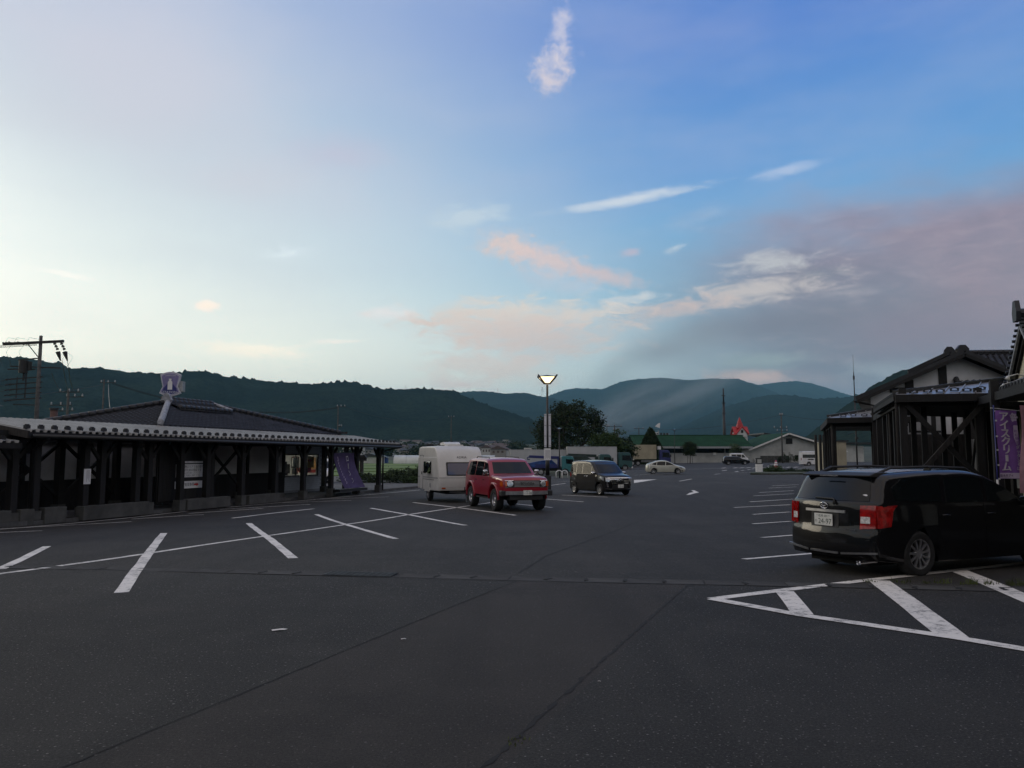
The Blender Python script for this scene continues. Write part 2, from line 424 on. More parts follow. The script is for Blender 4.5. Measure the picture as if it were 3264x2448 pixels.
_DEF.update(
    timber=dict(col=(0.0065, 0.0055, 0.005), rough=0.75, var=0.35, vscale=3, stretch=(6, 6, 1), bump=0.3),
    timber_grey=dict(col=(0.022, 0.019, 0.017), rough=0.8, var=0.3, vscale=3, stretch=(6, 6, 1), bump=0.3),
    plaster=dict(col=(0.62, 0.62, 0.62), rough=0.9, var=0.06, vscale=1.2, dirt=0.25, bump=0.1, bscale=30),
    plaster_cream=dict(col=(0.50, 0.47, 0.36), rough=0.9, var=0.06, vscale=1.0, dirt=0.2),
    plaster_grey=dict(col=(0.42, 0.43, 0.41), rough=0.9, var=0.08, vscale=0.6, dirt=0.4),
    concrete=dict(col=(0.075, 0.075, 0.070), rough=0.92, var=0.15, vscale=2.5, dirt=0.5, bump=0.3, bscale=30),
    concrete_dark=dict(col=(0.085, 0.085, 0.083), rough=0.92, var=0.2, vscale=3, dirt=0.4, bump=0.4, bscale=40),
    tile=dict(col=(0.018, 0.019, 0.026), rough=0.55, var=0.35, vscale=1.5, spec=0.3),
    tile_stuff=dict(col=(0.016, 0.017, 0.023), rough=0.58, var=0.4, vscale=1.5, spec=0.3),
    ridge_tile=dict(col=(0.012, 0.0125, 0.016), rough=0.5, var=0.3, vscale=5),
    ridge_light=dict(col=(0.30, 0.31, 0.34), rough=0.6, var=0.2, vscale=5),
    steel_sheet=dict(col=(0.23, 0.23, 0.225), rough=0.42, metal=0.35, var=0.12, vscale=1.2, dirt=0.35),
    steel_dark=dict(col=(0.05, 0.052, 0.055), rough=0.5, metal=0.6, var=0.2),
    galv=dict(col=(0.36, 0.37, 0.38), rough=0.45, metal=0.7, var=0.15, vscale=6),
    black=dict(col=(0.012, 0.012, 0.013), rough=0.5, var=0.2),
    black_soft=dict(col=(0.02, 0.02, 0.02), rough=0.85, var=0.2),
    white_paint=dict(col=(0.72, 0.72, 0.72), rough=0.5, var=0.06, dirt=0.1),
    white_metal=dict(col=(0.66, 0.66, 0.64), rough=0.4, var=0.06, dirt=0.15),
    paper=dict(col=(0.72, 0.72, 0.72), rough=0.8, var=0.03),
    ink=dict(col=(0.03, 0.03, 0.04), rough=0.8, var=0.0),
    ink_grey=dict(col=(0.12, 0.12, 0.14), rough=0.8, var=0.0),
    ink_red=dict(col=(0.45, 0.03, 0.03), rough=0.7, var=0.0),
    purple=dict(col=(0.085, 0.062, 0.16), rough=0.85, var=0.12, vscale=3),
    purple_bright=dict(col=(0.28, 0.13, 0.46), rough=0.85, var=0.1, vscale=3),
    purple_pale=dict(col=(0.68, 0.58, 0.76), rough=0.85, var=0.05),
    pink_cloth=dict(col=(0.66, 0.36, 0.44), rough=0.85, var=0.08),
    sign_blue=dict(col=(0.02, 0.025, 0.17), rough=0.35, var=0.1),
    sign_lilac=dict(col=(0.20, 0.18, 0.36), rough=0.35, var=0.1),
    sign_white=dict(col=(0.62, 0.63, 0.68), rough=0.35, var=0.06),
)
LINES = [(0.15, [(-8.93, 15.29), (-8.01, 13.08), (-7.45, 11.61)]), (0.16, [(-8.3, 18.94), (-5.84, 12.61), (-4.62, 9.46)]), (0.16, [(-7.57, 22.81), (-5.23, 17.18), (-3.59, 13.08)]), (0.15, [(-6.57, 26.62), (-4.22, 21.26), (-2.51, 17.18)]), (0.15, [(-5.31, 29.82), (-3.08, 25.79), (-1.28, 21.89)]), (0.15, [(-4.17, 33.45), (-1.78, 29.65), (0.12, 26.2)]), (0.13, [(-7.37, 10.25), (-7.11, 11.09), (-6.87, 11.79), (-6.58, 12.75), (-6.31, 14.03), (-6.02, 15.72), (-5.6, 17.93), (-5.17, 19.94), (-4.62, 22.41), (-3.48, 26.48), (-2.16, 30.0), (-0.44, 34.63)]), (0.13, [(-8.81, 24.97), (-8.2, 27.2), (-7.37, 29.47)]), (0.1, [(-13.3, 17.45), (-13.08, 20.29), (-11.37, 28.95), (-6.69, 41.99), (-5.32, 45.89)]), (0.1, [(-12.88, 18.32), (-12.34, 19.16), (-11.72, 19.82)]), (0.1, [(-13.56, 19.82), (-13.23, 20.53), (-11.25, 23.47)]), (0.1, [(-11.77, 24.56), (-10.69, 26.2), (-10.29, 26.48)]), (0.1, [(-11.05, 27.06), (-9.3, 29.65)]), (0.1, [(-10.74, 29.12), (-8.18, 32.15)]), (0.1, [(-9.64, 33.23), (-7.13, 35.12)]), (0.1, [(-8.99, 35.88), (-5.92, 38.1)]), (0.13, [(0.08, 32.57), (1.53, 30.19)]), (0.13, [(1.6, 36.15), (3.06, 33.91)]), (0.13, [(2.52, 39.95), (4.57, 37.81)]), (0.13, [(3.88, 43.47), (5.86, 40.94)]), (0.13, [(2.66, 53.51), (3.91, 57.89)]), (0.13, [(3.76, 63.91), (5.02, 65.15)]), (0.13, [(3.76, 12.93), (5.3, 13.91)]), (0.13, [(5.52, 17.55), (6.78, 18.52)]), (0.13, [(6.84, 22.54), (8.29, 23.61)]), (0.13, [(8.09, 26.62), (9.77, 27.81)]), (0.13, [(8.46, 30.19), (11.23, 31.94)]), (0.13, [(10.18, 33.91), (12.86, 36.15)]), (0.13, [(11.88, 39.0), (14.7, 41.28)]), (0.13, [(13.35, 42.71), (16.05, 45.05)]), (0.13, [(15.78, 48.61), (18.24, 50.61)]), (0.13, [(17.16, 52.22), (19.76, 54.53)]), (0.16, [(13.23, 62.5), (15.49, 68.15)]), (0.16, [(22.08, 85.99), (23.49, 89.01)]), (0.16, [(27.44, 103.14), (28.91, 106.15)]), (0.16, [(27.72, 98.18), (29.01, 101.19)]), (0.16, [(13.09, 84.91), (19.22, 89.06)]), (0.16, [(15.39, 106.3), (18.21, 107.48)]), (0.16, [(24.98, 113.18), (32.45, 117.04)]), (0.16, [(24.45, 92.09), (29.73, 94.89)]), (0.45, [(31.04, 116.83), (32.18, 118.78)]), (0.45, [(32.8, 116.79), (33.95, 118.7)]), (0.45, [(33.68, 116.79), (34.94, 118.69)]), (0.45, [(34.66, 116.8), (35.88, 118.69)]), (0.45, [(35.74, 116.84), (36.98, 118.73)]), (0.45, [(36.73, 116.9), (38.09, 118.81)]), (0.45, [(37.64, 116.97), (39.02, 118.9)]), (0.45, [(39.78, 117.23), (41.01, 119.19)]), (0.45, [(40.87, 117.42), (42.09, 119.41)]), (0.45, [(41.98, 117.65), (43.5, 119.78)]), (0.3, [(27.99, 105.38), (29.09, 106.78)]), (0.3, [(30.19, 104.01), (31.07, 105.42)]), (0.3, [(32.13, 107.57), (32.89, 108.97)]), (0.3, [(33.81, 111.13), (34.59, 112.52)]), (0.3, [(27.67, 98.03), (28.56, 99.5)]), (0.3, [(34.27, 106.26), (35.01, 107.63)]), (0.3, [(41.71, 132.34), (42.85, 134.42)]), (0.3, [(40.39, 124.42), (41.15, 126.12)]), (0.3, [(44.41, 135.43), (46.07, 138.16)])]
PATCHES = [[(10.49, 67.89), (12.57, 68.47), (9.03, 58.48)], [(8.79, 39.95), (9.52, 42.35), (9.9, 43.09), (10.3, 45.47), (10.48, 45.47), (10.1, 42.71), (9.59, 41.63), (9.07, 40.27)]]
TRI = ([(2.25, 9.03), (4.57, 10.42), (7.96, 12.4), (10.96, 14.14)], [(2.25, 9.03), (2.91, 8.1), (3.93, 7.1), (4.25, 6.69), (4.55, 6.26)])
BARS = ([(3.25, 9.55), (2.95, 8.14)], [(4.78, 10.42), (3.91, 7.12)], [(6.41, 11.5), (5.41, 7.42)])
RIDGE_WEST = [(-1866, 1345, 215), (-1731, 1514, 224), (-1576, 1675, 241), (-1413, 1814, 242), (-1264, 1922, 247), (-1231, 1943, 251), (-1191, 1968, 242), (-1155, 1989, 238), (-1139, 1998, 228), (-1067, 2037, 230), (-1021, 2061, 224), (-953, 2093, 224), (-911, 2112, 229), (-867, 2130, 235), (-841, 2141, 237), (-792, 2159, 226), (-730, 2181, 220), (-649, 2207, 212), (-566, 2229, 209), (-494, 2246, 216), (-455, 2255, 214), (-393, 2266, 198), (-322, 2277, 197), (-277, 2283, 200), (-213, 2290, 198), (-177, 2293, 193), (-140, 2296, 179), (-66, 2299, 153), (7, 2300, 129), (63, 2299, 107), (117, 2297, 84), (199, 2291, 52), (271, 2284, 29)]
RIDGE_MID = [(-1276, 5041, 313), (-687, 5154, 407), (-399, 5185, 424), (-296, 5192, 431), (-192, 5196, 436), (-67, 5200, 421), (100, 5199, 421), (204, 5196, 400), (308, 5191, 375), (452, 5180, 322), (656, 5158, 228), (856, 5129, 134)]
RIDGE_FAR = [(-97, 7599, 471), (207, 7597, 545), (390, 7590, 599), (511, 7583, 647), (602, 7576, 665), (723, 7566, 658), (858, 7551, 645), (993, 7535, 698), (1112, 7518, 733), (1259, 7495, 746), (1405, 7469, 755), (1549, 7440, 740), (1691, 7409, 722), (1860, 7369, 736), (1971, 7340, 730), (2107, 7302, 723), (2241, 7262, 678), (2371, 7221, 616), (2499, 7177, 555), (2649, 7123, 471), (2867, 7038, 352), (3099, 6940, 209)]
RIDGE_EAST = [(932, 4505, 154), (1189, 4444, 276), (1354, 4396, 333), (1482, 4355, 346), (1574, 4322, 335), (1665, 4288, 317), (1782, 4241, 322), (1840, 4216, 330), (1952, 4165, 343), (2087, 4100, 346), (2276, 3998, 345), (2521, 3847, 340), (2941, 3537, 363), (3424, 3071, 377)]
PEAK = [(2259, 9125, 566), (2535, 9052, 725), (2771, 8982, 817), (3032, 8898, 845), (3222, 8831, 850), (3376, 8773, 819), (3527, 8713, 761), (3702, 8640, 685), (3985, 8513, 579), (4385, 8315, 416)]
HILL_RIGHT = [(480, 1421, 10), (521, 1407, 32), (561, 1391, 69), (600, 1375, 100), (628, 1362, 124), (660, 1347, 145), (691, 1332, 157), (724, 1314, 162), (764, 1291, 162), (824, 1253, 155), (932, 1175, 155), (1100, 1020, 168)]
# ================================================================== ground, lot, markings
def FARZ(x, y):
    d = math.hypot(x, y)
    return 26.0 * ss(350, 1700, d) if y > 0 else 6.0 * ss(350, 1700, d)
def HZ(x, y): return GZ(x, y) + FARZ(x, y)

def struct(o): o['kind'] = 'structure'; return o

def noise_fac(g, t, scale, detail=4, rough=0.6, a=0.35, b=0.65):
    tc = t.nodes.new('ShaderNodeTexCoord')
    return g.sm(g.noise(tc.outputs['Object'], scale, detail, rough), a, b)

def asphalt_mat(name, base, tint, grit=0.5, patch=0.35):
    m = bpy.data.materials.new(name); m.use_nodes = True
    t = m.node_tree; g = NG(t); b = t.nodes['Principled BSDF']
    tc = t.nodes.new('ShaderNodeTexCoord'); v = tc.outputs['Object']
    big = g.noise(v, 0.22, 5, 0.6); mid = g.noise(v, 1.7, 5, 0.65); fin = g.noise(v, 60.0, 4, 0.8)
    mp = t.nodes.new('ShaderNodeMapping'); t.links.new(v, mp.inputs[0]); mp.inputs['Rotation'].default_value = (0, 0, R(20)); mp.inputs['Scale'].default_value = (1.1, 0.05, 1)
    trk = g.noise(mp.outputs[0], 1.0, 3, 0.5)                       # worn wheel tracks run along the lot
    c = g.mix(g.sm(big, 0.35, 0.68), tuple(k * (1 - patch) for k in base), tuple(k * (1 + patch * 0.6) for k in base))
    c = g.mix(g.m('MULTIPLY', g.sm(mid, 0.42, 0.66), 0.6), c, tint)
    c = g.mix(g.m('MULTIPLY', g.sm(trk, 0.46, 0.64), 0.65), c, tuple(k * 0.6 for k in base))
    c = g.mix(g.m('MULTIPLY', g.sm(fin, 0.48, 0.72), grit), c, tuple(min(1, k * 3.4 + 0.025) for k in base))
    c = g.mix(g.m('MULTIPLY', g.sm(fin, 0.5, 0.3), 0.8), c, tuple(k * 0.25 for k in base))
    st = g.noise(v, 0.75, 6, 0.7, 0.8)                              # oil and damp stains
    c = g.mix(g.m('MULTIPLY', g.sm(st, 0.58, 0.70), 0.45), c, tuple(k * 0.45 for k in base))
    sp = g.noise(v, 48.0, 0, 0.4)
    c = g.mix(g.m('MULTIPLY', g.sm(sp, 0.74, 0.80), grit), c, (0.30, 0.29, 0.26))
    t.links.new(c, b.inputs['Base Color'])
    b.inputs['Roughness'].default_value = 0.82; b.inputs['Specular IOR Level'].default_value = 0.35
    bn = t.nodes.new('ShaderNodeBump'); bn.inputs['Strength'].default_value = 1.0; bn.inputs['Distance'].default_value = 0.02
    t.links.new(g.m('ADD', fin, g.m('MULTIPLY', mid, 0.6)), bn.inputs['Height']); t.links.new(bn.outputs[0], b.inputs['Normal'])
    _M[name] = m
asphalt_mat('asphalt', (0.030, 0.0275, 0.0235), (0.038, 0.034, 0.029), patch=0.5)
asphalt_mat('asphalt_lane', (0.036, 0.031, 0.026), (0.043, 0.037, 0.031), grit=0.25, patch=0.35)
asphalt_mat('asphalt_coarse', (0.027, 0.0255, 0.022), (0.035, 0.0325, 0.028), grit=0.55, patch=0.5)

def paint_mat():
    m = bpy.data.materials.new('road_paint'); m.use_nodes = True
    t = m.node_tree; g = NG(t); b = t.nodes['Principled BSDF']
    tc = t.nodes.new('ShaderNodeTexCoord'); v = tc.outputs['Object']
    n = g.noise(v, 9.0, 7, 0.75); n2 = g.noise(v, 120.0, 2, 0.7); n3 = g.noise(v, 1.3, 3, 0.5)
    wear = g.m('ADD', g.m('ADD', n, g.m('MULTIPLY', n2, 0.35)), g.m('MULTIPLY', n3, 0.35))
    c = g.mix(g.sm(wear, 0.84, 1.05), (0.74, 0.70, 0.64), (0.06, 0.055, 0.048))
    c = g.mix(g.m('MULTIPLY', g.sm(n3, 0.4, 0.7), 0.25), c, (0.50, 0.48, 0.45))
    t.links.new(c, b.inputs['Base Color']); b.inputs['Roughness'].default_value = 0.7
    _M['road_paint'] = m
paint_mat()
_DEF.update(
    soil=dict(col=(0.045, 0.055, 0.028), rough=0.95, var=0.4, vscale=0.05, dirt=0.4, bump=0.6, bscale=1.5),
    rice=dict(col=(0.10, 0.17, 0.025), rough=0.9, var=0.25, vscale=0.12, dirt=0.25, stretch=(1, 0.25, 1), bump=1.0, bscale=6),
    rice_dark=dict(col=(0.045, 0.085, 0.018), rough=0.9, var=0.3, vscale=0.12, dirt=0.3, bump=1.0, bscale=6),
    crack=dict(col=(0.010, 0.010, 0.010), rough=0.95, var=0.2),
    tar=dict(col=(0.030, 0.029, 0.029), rough=0.9, var=0.3, vscale=4),
    drain_slab=dict(col=(0.040, 0.038, 0.035), rough=0.92, var=0.22, vscale=2.2, dirt=0.5, bump=0.5, bscale=60),
    drain_slab_b=dict(col=(0.055, 0.053, 0.049), rough=0.92, var=0.2, vscale=2.2, dirt=0.5, bump=0.5, bscale=60),
)

def sheet(name, mat, xs, ys, off=0.0, inside=None, hf=HZ):
    mb = MB(); idx = {}
    P = [[(x, y, hf(x, y) + off) for x in xs] for y in ys]
    nx = len(xs)
    mb.v = [p for row in P for p in row]
    for j in range(len(ys) - 1):
        for i in range(nx - 1):
            if inside and not inside((xs[i] + xs[i + 1]) / 2, (ys[j] + ys[j + 1]) / 2): continue
            mb.f.append((j * nx + i, j * nx + i + 1, (j + 1) * nx + i + 1, (j + 1) * nx + i)); mb.mi.append(0)
    return mb.build(name, mat, smooth=True, fix=False)

def graded(lims):
    out = []
    for a, b, st in lims:
        n = max(1, round((b - a) / st)); out += [a + (b - a) * i / n for i in range(n)]
    out.append(lims[-1][1]); return out
gx = graded([(-13000, -3000, 1000), (-3000, -600, 200), (-600, -100, 50), (-100, 100, 8), (100, 600, 50), (600, 3000, 200), (3000, 13000, 1000)])
gy = graded([(-2500, -100, 300), (-100, 20, 10), (20, 200, 6), (200, 600, 25), (600, 3000, 100), (3000, 12000, 900)])
ground = struct(sheet('ground', 'soil', gx, gy, off=-0.06))

# the asphalt lot: one sheet, edge on the left along the store kerb and the field
KERB = [(-16.2, 9.0), (-13.55, 21.0), (-11.57, 29.5), (-5.83, 48.6), (0.0, 66.0), (0.3, 135.0)]
def kerb_x(y):
    for (x0, y0), (x1, y1) in zip(KERB, KERB[1:]):
        if y0 <= y <= y1: return x0 + (x1 - x0) * (y - y0) / (y1 - y0)
    return KERB[0][0] - (KERB[0][1] - y) * 0.22 if y < KERB[0][1] else 0.5
def lot_sheet():
    mb = MB(); ys = graded([(-14, 60, 0.75), (60, 185, 2.5)]); rows = []
    for y in ys:
        xl = kerb_x(y) + 0.0; xr = 95.0
        # denser near the left edge and the middle
        xs = [xl + (xr - xl) * (i / 60) ** 1.5 for i in range(61)]
        rows.append([(x, y, GZ(x, y)) for x in xs])
    mb.grid([list(r) for r in rows])
    return mb.build('parking_lot', 'asphalt', smooth=True, fix=False)
lot = struct(lot_sheet())

def strip(pts, w, off=0.006, step=0.5, jitter=0.0, wv=0.0):
    """draped ribbon along a polyline"""
    P = []
    for a, b in zip(pts, pts[1:]):
        a, b = Vector(a), Vector(b); n = max(1, int((b - a).length / step))
        P += [a + (b - a) * i / n for i in range(n)]
    P.append(Vector(pts[-1]))
    mb = MB(); L, Rr = [], []
    for i, p in enumerate(P):
        d = (P[min(i + 1, len(P) - 1)] - P[max(i - 1, 0)]).normalized(); n = Vector((-d.y, d.x))
        p = p + n * rng.uniform(-jitter, jitter); ww = w / 2 * (1 + rng.uniform(-wv, wv))
        for lst, s_ in ((L, 1), (Rr, -1)):
            q = p + n * ww * s_; lst.append((q.x, q.y, GZ(q.x, q.y) + off))
    mb.grid([L, Rr]); return mb

for w_, pts in LINES:
    strip(pts, w_, 0.006, 0.45, 0.004, 0.07).build('painted_line', 'road_paint', lot, fix=False)
for poly in PATCHES:
    mb = MB(); mb.add([(x, y, GZ(x, y) + 0.006) for x, y in poly], [tuple(range(len(poly)))]); mb.build('painted_arrow', 'road_paint', lot, fix=False)
strip(TRI[0], 0.16, 0.006, 0.4, 0.004, 0.05).build('painted_line', 'road_paint', lot, fix=False)
strip(TRI[1], 0.16, 0.010, 0.4, 0.004, 0.05).build('painted_line', 'road_paint', lot, fix=False)
for b_, w_ in zip(BARS, (0.22, 0.26, 0.26)):
    strip(b_, w_, 0.008, 0.4, 0.003, 0.04).build('painted_line', 'road_paint', lot, fix=False)

# lighter lane, coarse resurfacing on both sides of it, seams
def quad_sheet(name, mat, poly, off):
    (ax, ay), (bx_, by), (cx, cy), (dx, dy) = poly; n = 10
    P = []
    for i in range(n + 1):
        s_ = i / n; row = []
        for j in range(n + 1):
            t_ = j / n
            x = (ax * (1 - s_) + bx_ * s_) * (1 - t_) + (dx * (1 - s_) + cx * s_) * t_
            y = (ay * (1 - s_) + by * s_) * (1 - t_) + (dy * (1 - s_) + cy * s_) * t_
            row.append((x, y, GZ(x, y) + off))
        P.append(row)
    mb = MB(); mb.grid(P); return mb.build(name, mat, lot, smooth=True, fix=False)
quad_sheet('asphalt_lane', 'asphalt_lane', [(-6.15, -6.0), (-3.97, -6.0), (2.24, 10.12), (0.07, 10.42)], 0.0015)
quad_sheet('asphalt_resurfacing', 'asphalt_coarse', [(-3.97, -6.0), (14.0, -6.0), (14.0, 8.1), (2.24, 10.12)], 0.0015)
quad_sheet('asphalt_resurfacing', 'asphalt_coarse', [(-20.0, -6.0), (-6.15, -6.0), (0.07, 10.42), (-8.0, 11.8)], 0.0015)
strip([(0.07, 10.42), (-2.32, 4.21), (-5.1, -3)], 0.012, 0.004, 0.10, 0.006, 0.8).build('asphalt_seam', 'crack', lot, fix=False)
strip([(2.24, 10.12), (-0.15, 4.21), (-3.0, -3)], 0.022, 0.004, 0.07, 0.010, 0.9).build('asphalt_seam', 'crack', lot, fix=False)
# old patches and joints beyond the drain
for pts, w_ in [([(0.1, 11.2), (0.55, 13.4), (1.7, 17.0), (4.5, 26.0)], 0.035), ([(-1.3, 17.2), (1.2, 17.0)], 0.03), ([(-2.2, 22.0), (0.4, 23.2), (1.2, 25.5)], 0.03),
                ([(-8.4, 16.6), (-3.1, 18.4)], 0.03), ([(-9.0, 21.0), (-4.0, 24.0)], 0.03)]:
    strip(pts, w_, 0.004, 0.15, 0.02, 0.7).build('asphalt_seam', 'crack', lot, fix=False)
strip([(-7.6, 11.72), (-5.89, 11.55), (-2.33, 10.85), (0.07, 10.42), (2.26, 10.10), (4.14, 9.84), (6.08, 9.5), (9.0, 9.0)], 0.035, 0.007, 0.12, 0.008, 0.5).build('drain_joint', 'crack', lot, fix=False)
# concrete drain covers
_mslab = MB().bx(-0.245, 0.245, -0.17, 0.17, -0.05, 0.0)
_mslab_a = _mslab.mesh('drain_cover', 'drain_slab'); _mslab_b = _mslab.mesh('drain_cover_b', 'drain_slab_b')
dA, dB = Vector((-7.5, 11.90)), Vector((9.4, 9.13))
dd = (dB - dA).normalized(); dn = Vector((-dd.y, dd.x)); k = 0.0; i_ = 0
ang = math.atan2(dd.y, dd.x)
while k < (dB - dA).length:
    p = dA + dd * (k + 0.25) + dn * 0.0
    if not (-2.55 < p.x < -1.55):
        z = GZ(p.x, p.y) + 0.0045 + rng.uniform(-0.001, 0.003)
        o = place('drain_cover', _mslab_b if rng.random() < 0.35 else _mslab_a, lot, (p.x, p.y, z), ang + rng.uniform(-0.008, 0.008), (0.985, 1, 1))
        if rng.random() < 0.6:
            MB().box((p.x - dd.x * 0.245, p.y - dd.y * 0.245, z + 0.002), (0.055, 0.16, 0.004), ang + rng.uniform(-0.5, 0.2)).build('drain_slot', 'crack', lot)
    k += 0.505; i_ += 1
# steel grating in the same drain
gr = MB()
for j in range(9):
    q = dn * (-0.16 + j * 0.04)
    gr.beam((dA.x + dd.x * 5.0 + q.x, dA.y + dd.y * 5.0 + q.y, GZ(-2, 11) + 0.002), (dA.x + dd.x * 5.95 + q.x, dA.y + dd.y * 5.95 + q.y, GZ(-2, 11) + 0.002), 0.012, 0.03)
for j in range(12):
    c_ = dA + dd * (5.0 + j * 0.0864)
    gr.beam((c_.x - dn.x * 0.17, c_.y - dn.y * 0.17, GZ(-2, 11) + 0.001), (c_.x + dn.x * 0.17, c_.y + dn.y * 0.17, GZ(-2, 11) + 0.001), 0.01, 0.028)
gr.build('drain_grating', 'steel_dark', lot)
MB().box((dA.x + dd.x * 5.47, dA.y + dd.y * 5.47, GZ(-2, 11) + 0.002), (1.0, 0.36, 0.006), ang).build('drain_void', 'crack', lot)
# scraps on the asphalt
for (x, y, sx, sy, a) in [(-2.15, 7.42, 0.08, 0.03, 0.5), (0.62, 5.75, 0.012, 0.008, 0), (-0.95, 7.05, 0.025, 0.012, 0.4)]:
    mb = MB(); n = 7
    mb.add([(x + math.cos(a) * sx * math.cos(q) - math.sin(a) * sy * math.sin(q), y + math.sin(a) * sx * math.cos(q) + math.cos(a) * sy * math.sin(q), GZ(x, y) + 0.008 + 0.004 * (i % 2)) for i, q in enumerate([2 * math.pi * i / n + rng.uniform(-.3, .3) for i in range(n)])], [tuple(range(n))])
    mb.build('paint_flake', 'road_paint', lot, fix=False)

# ---------------------------------------------------------------- rice fields beyond the store
for (y0, y1, m_) in [(84, 117, 'rice'), (121, 143, 'rice'), (147, 192, 'rice'), (198, 262, 'rice'), (268, 420, 'rice_dark')]:
    xs = graded([(-170, -60, 22), (-60, -4, 4)]); ys = graded([(y0, y1, max(2.0, (y1 - y0) / 12))])
    mb = MB(); P = []
    for y in ys:
        P.append([(x + (y - 84) * 0.02, y, HZ(x, y) + 0.30 + rng.uniform(-0.05, 0.05)) for x in xs])
    mb.grid(P)
    # front bank of the crop
    mb.grid([[(p[0], p[1] - 0.1, p[2] - 0.5) for p in P[0]], list(P[0])])
    struct(mb.build('rice_field', m_, smooth=True, fix=False))
struct(strip([(-170, 119), (-3, 119.5)], 2.2, 0.15, 8).build('field_path', 'soil', fix=False))
struct(strip([(-170, 145), (-2.5, 145.5)], 2.0, 0.15, 8).build('field_path', 'soil', fix=False))

# ---------------------------------------------------------------- mountains
from mathutils import noise as mnoise
def forest_mat(name, dark, light):
    m = bpy.data.materials.new(name); m.use_nodes = True
    t = m.node_tree; g = NG(t); b = t.nodes['Principled BSDF']
    tc = t.nodes.new('ShaderNodeTexCoord'); v = tc.outputs['Object']
    n1 = g.noise(v, 0.006, 6, 0.6); n2 = g.noise(v, 0.09, 4, 0.7)
    c = g.mix(g.sm(n1, 0.35, 0.65), dark, light)
    c = g.mix(g.m('MULTIPLY', g.sm(n2, 0.42, 0.62), 0.6), c, tuple(k * 0.35 for k in dark))
    t.links.new(c, b.inputs['Base Color']); b.inputs['Roughness'].default_value = 1.0; b.inputs['Specular IOR Level'].default_value = 0.0
    bn = t.nodes.new('ShaderNodeBump'); bn.inputs['Strength'].default_value = 1.0; bn.inputs['Distance'].default_value = 6.0
    t.links.new(n2, bn.inputs['Height']); t.links.new(bn.outputs[0], b.inputs['Normal'])
    _M[name] = m
forest_mat('forest', (0.012, 0.019, 0.014), (0.024, 0.036, 0.024))
forest_mat('forest_far', (0.012, 0.019, 0.016), (0.022, 0.034, 0.026))

def mountain(name, ridge, foot_k, foot_z, mat, cols, rows, tree=5.0, spur=0.12, seed=0, back=0.35):
    Pn = [Vector(p) for p in ridge]
    # resample evenly
    L = [0.0]
    for a, b in zip(Pn, Pn[1:]): L.append(L[-1] + (b - a).length)
    def samp(s_):
        for i in range(len(Pn) - 1):
            if s_ <= L[i + 1] or i == len(Pn) - 2:
                return Pn[i].lerp(Pn[i + 1], (s_ - L[i]) / (L[i + 1] - L[i]))
    out = []
    for i in range(cols + 1):
        p = samp(L[-1] * i / cols); d = Vector((p.x, p.y)); dist = d.length; d.normalize()
        col = []
        h = p.z
        jag = tree * (abs(mnoise.noise((p.x * 0.045, p.y * 0.045, seed))) * 1.3 + abs(mnoise.noise((p.x * 0.13, p.y * 0.13, seed + 3))) * 0.9) - tree * 0.5
        h1 = h + mnoise.noise((p.x * 0.008, p.y * 0.008, seed + 9)) * tree * 0.8
        for k_ in (back, back * 0.5, back * 0.12):
            q = d * dist * (1 + k_); col.append((q.x, q.y, max(foot_z - 20, h1 * (1 - k_ / back * 1.05)) - 2))
        for r in range(rows + 1):
            t_ = (r / rows) ** 1.4
            q = d * dist * (1 - t_ * (1 - foot_k))
            sp = mnoise.fractal((q.x * 0.0022, q.y * 0.0022, seed + 20), 1.0, 2.0, 4)
            z = foot_z + (h1 - foot_z) * (1 - t_) ** 1.12
            z += sp * spur * (h1 - foot_z) * math.sin(math.pi * min(1, t_ * 1.02)) 
            if r == 0: z = h1 + jag
            else: z += tree * 0.5 * mnoise.noise((q.x * 0.05, q.y * 0.05, seed + 5))
            z = min(z, 1.6 + (h1 - 1.6) * (1 - t_ * (1 - foot_k)) * 0.995) if r else z
            col.append((q.x, q.y, z))
        out.append(col)
    mb = MB(); mb.grid(out)
    return struct(mb.build(name, mat, smooth=True, fix=False))
mountain('mountain', RIDGE_WEST, 0.62, 14, 'forest', 1000, 34, 8.5, 0.20, 1)
mountain('mountain', RIDGE_MID, 0.6, 40, 'forest_far', 260, 22, 9, 0.2, 2)
mountain('mountain', RIDGE_FAR, 0.62, 60, 'forest_far', 420, 22, 9, 0.2, 3)
mountain('mountain', RIDGE_EAST, 0.62, 40, 'forest_far', 380, 22, 9, 0.18, 4)
mountain('mountain', PEAK, 0.7, 120, 'forest_far', 220, 14, 8, 0.12, 5)
mountain('hill', HILL_RIGHT, 0.66, 8, 'forest', 320, 26, 5, 0.14, 6)
# ================================================================== text
def text_obj(body, size, mat, parent, M, name='lettering', align='CENTER', thick=0.0, vertical=False, spacing=1.0):
    """flat lettering as a mesh; M maps text plane (x right, y up) into the parent's space"""
    if vertical: body = '\n'.join(body)
    cu = bpy.data.curves.new('t', 'FONT'); cu.body = body; cu.size = size; cu.align_x = align; cu.align_y = 'CENTER'
    cu.space_line = spacing; cu.extrude = thick; cu.resolution_u = 3
    ob = bpy.data.objects.new('t', cu); COL.objects.link(ob)
    dg = bpy.context.evaluated_depsgraph_get()
    me = bpy.data.meshes.new_from_object(ob.evaluated_get(dg))
    bpy.data.objects.remove(ob)
    me.materials.clear(); me.materials.append(MAT(mat))
    o = bpy.data.objects.new(name, me); COL.objects.link(o)
    o.parent = parent; o.matrix_local = M
    return o
def face_m(origin, right, up):
    r = Vector(right).normalized(); u = Vector(up).normalized(); n = r.cross(u)
    return Matrix(((r.x, u.x, n.x, origin[0]), (r.y, u.y, n.y, origin[1]), (r.z, u.z, n.z, origin[2]), (0, 0, 0, 1)))

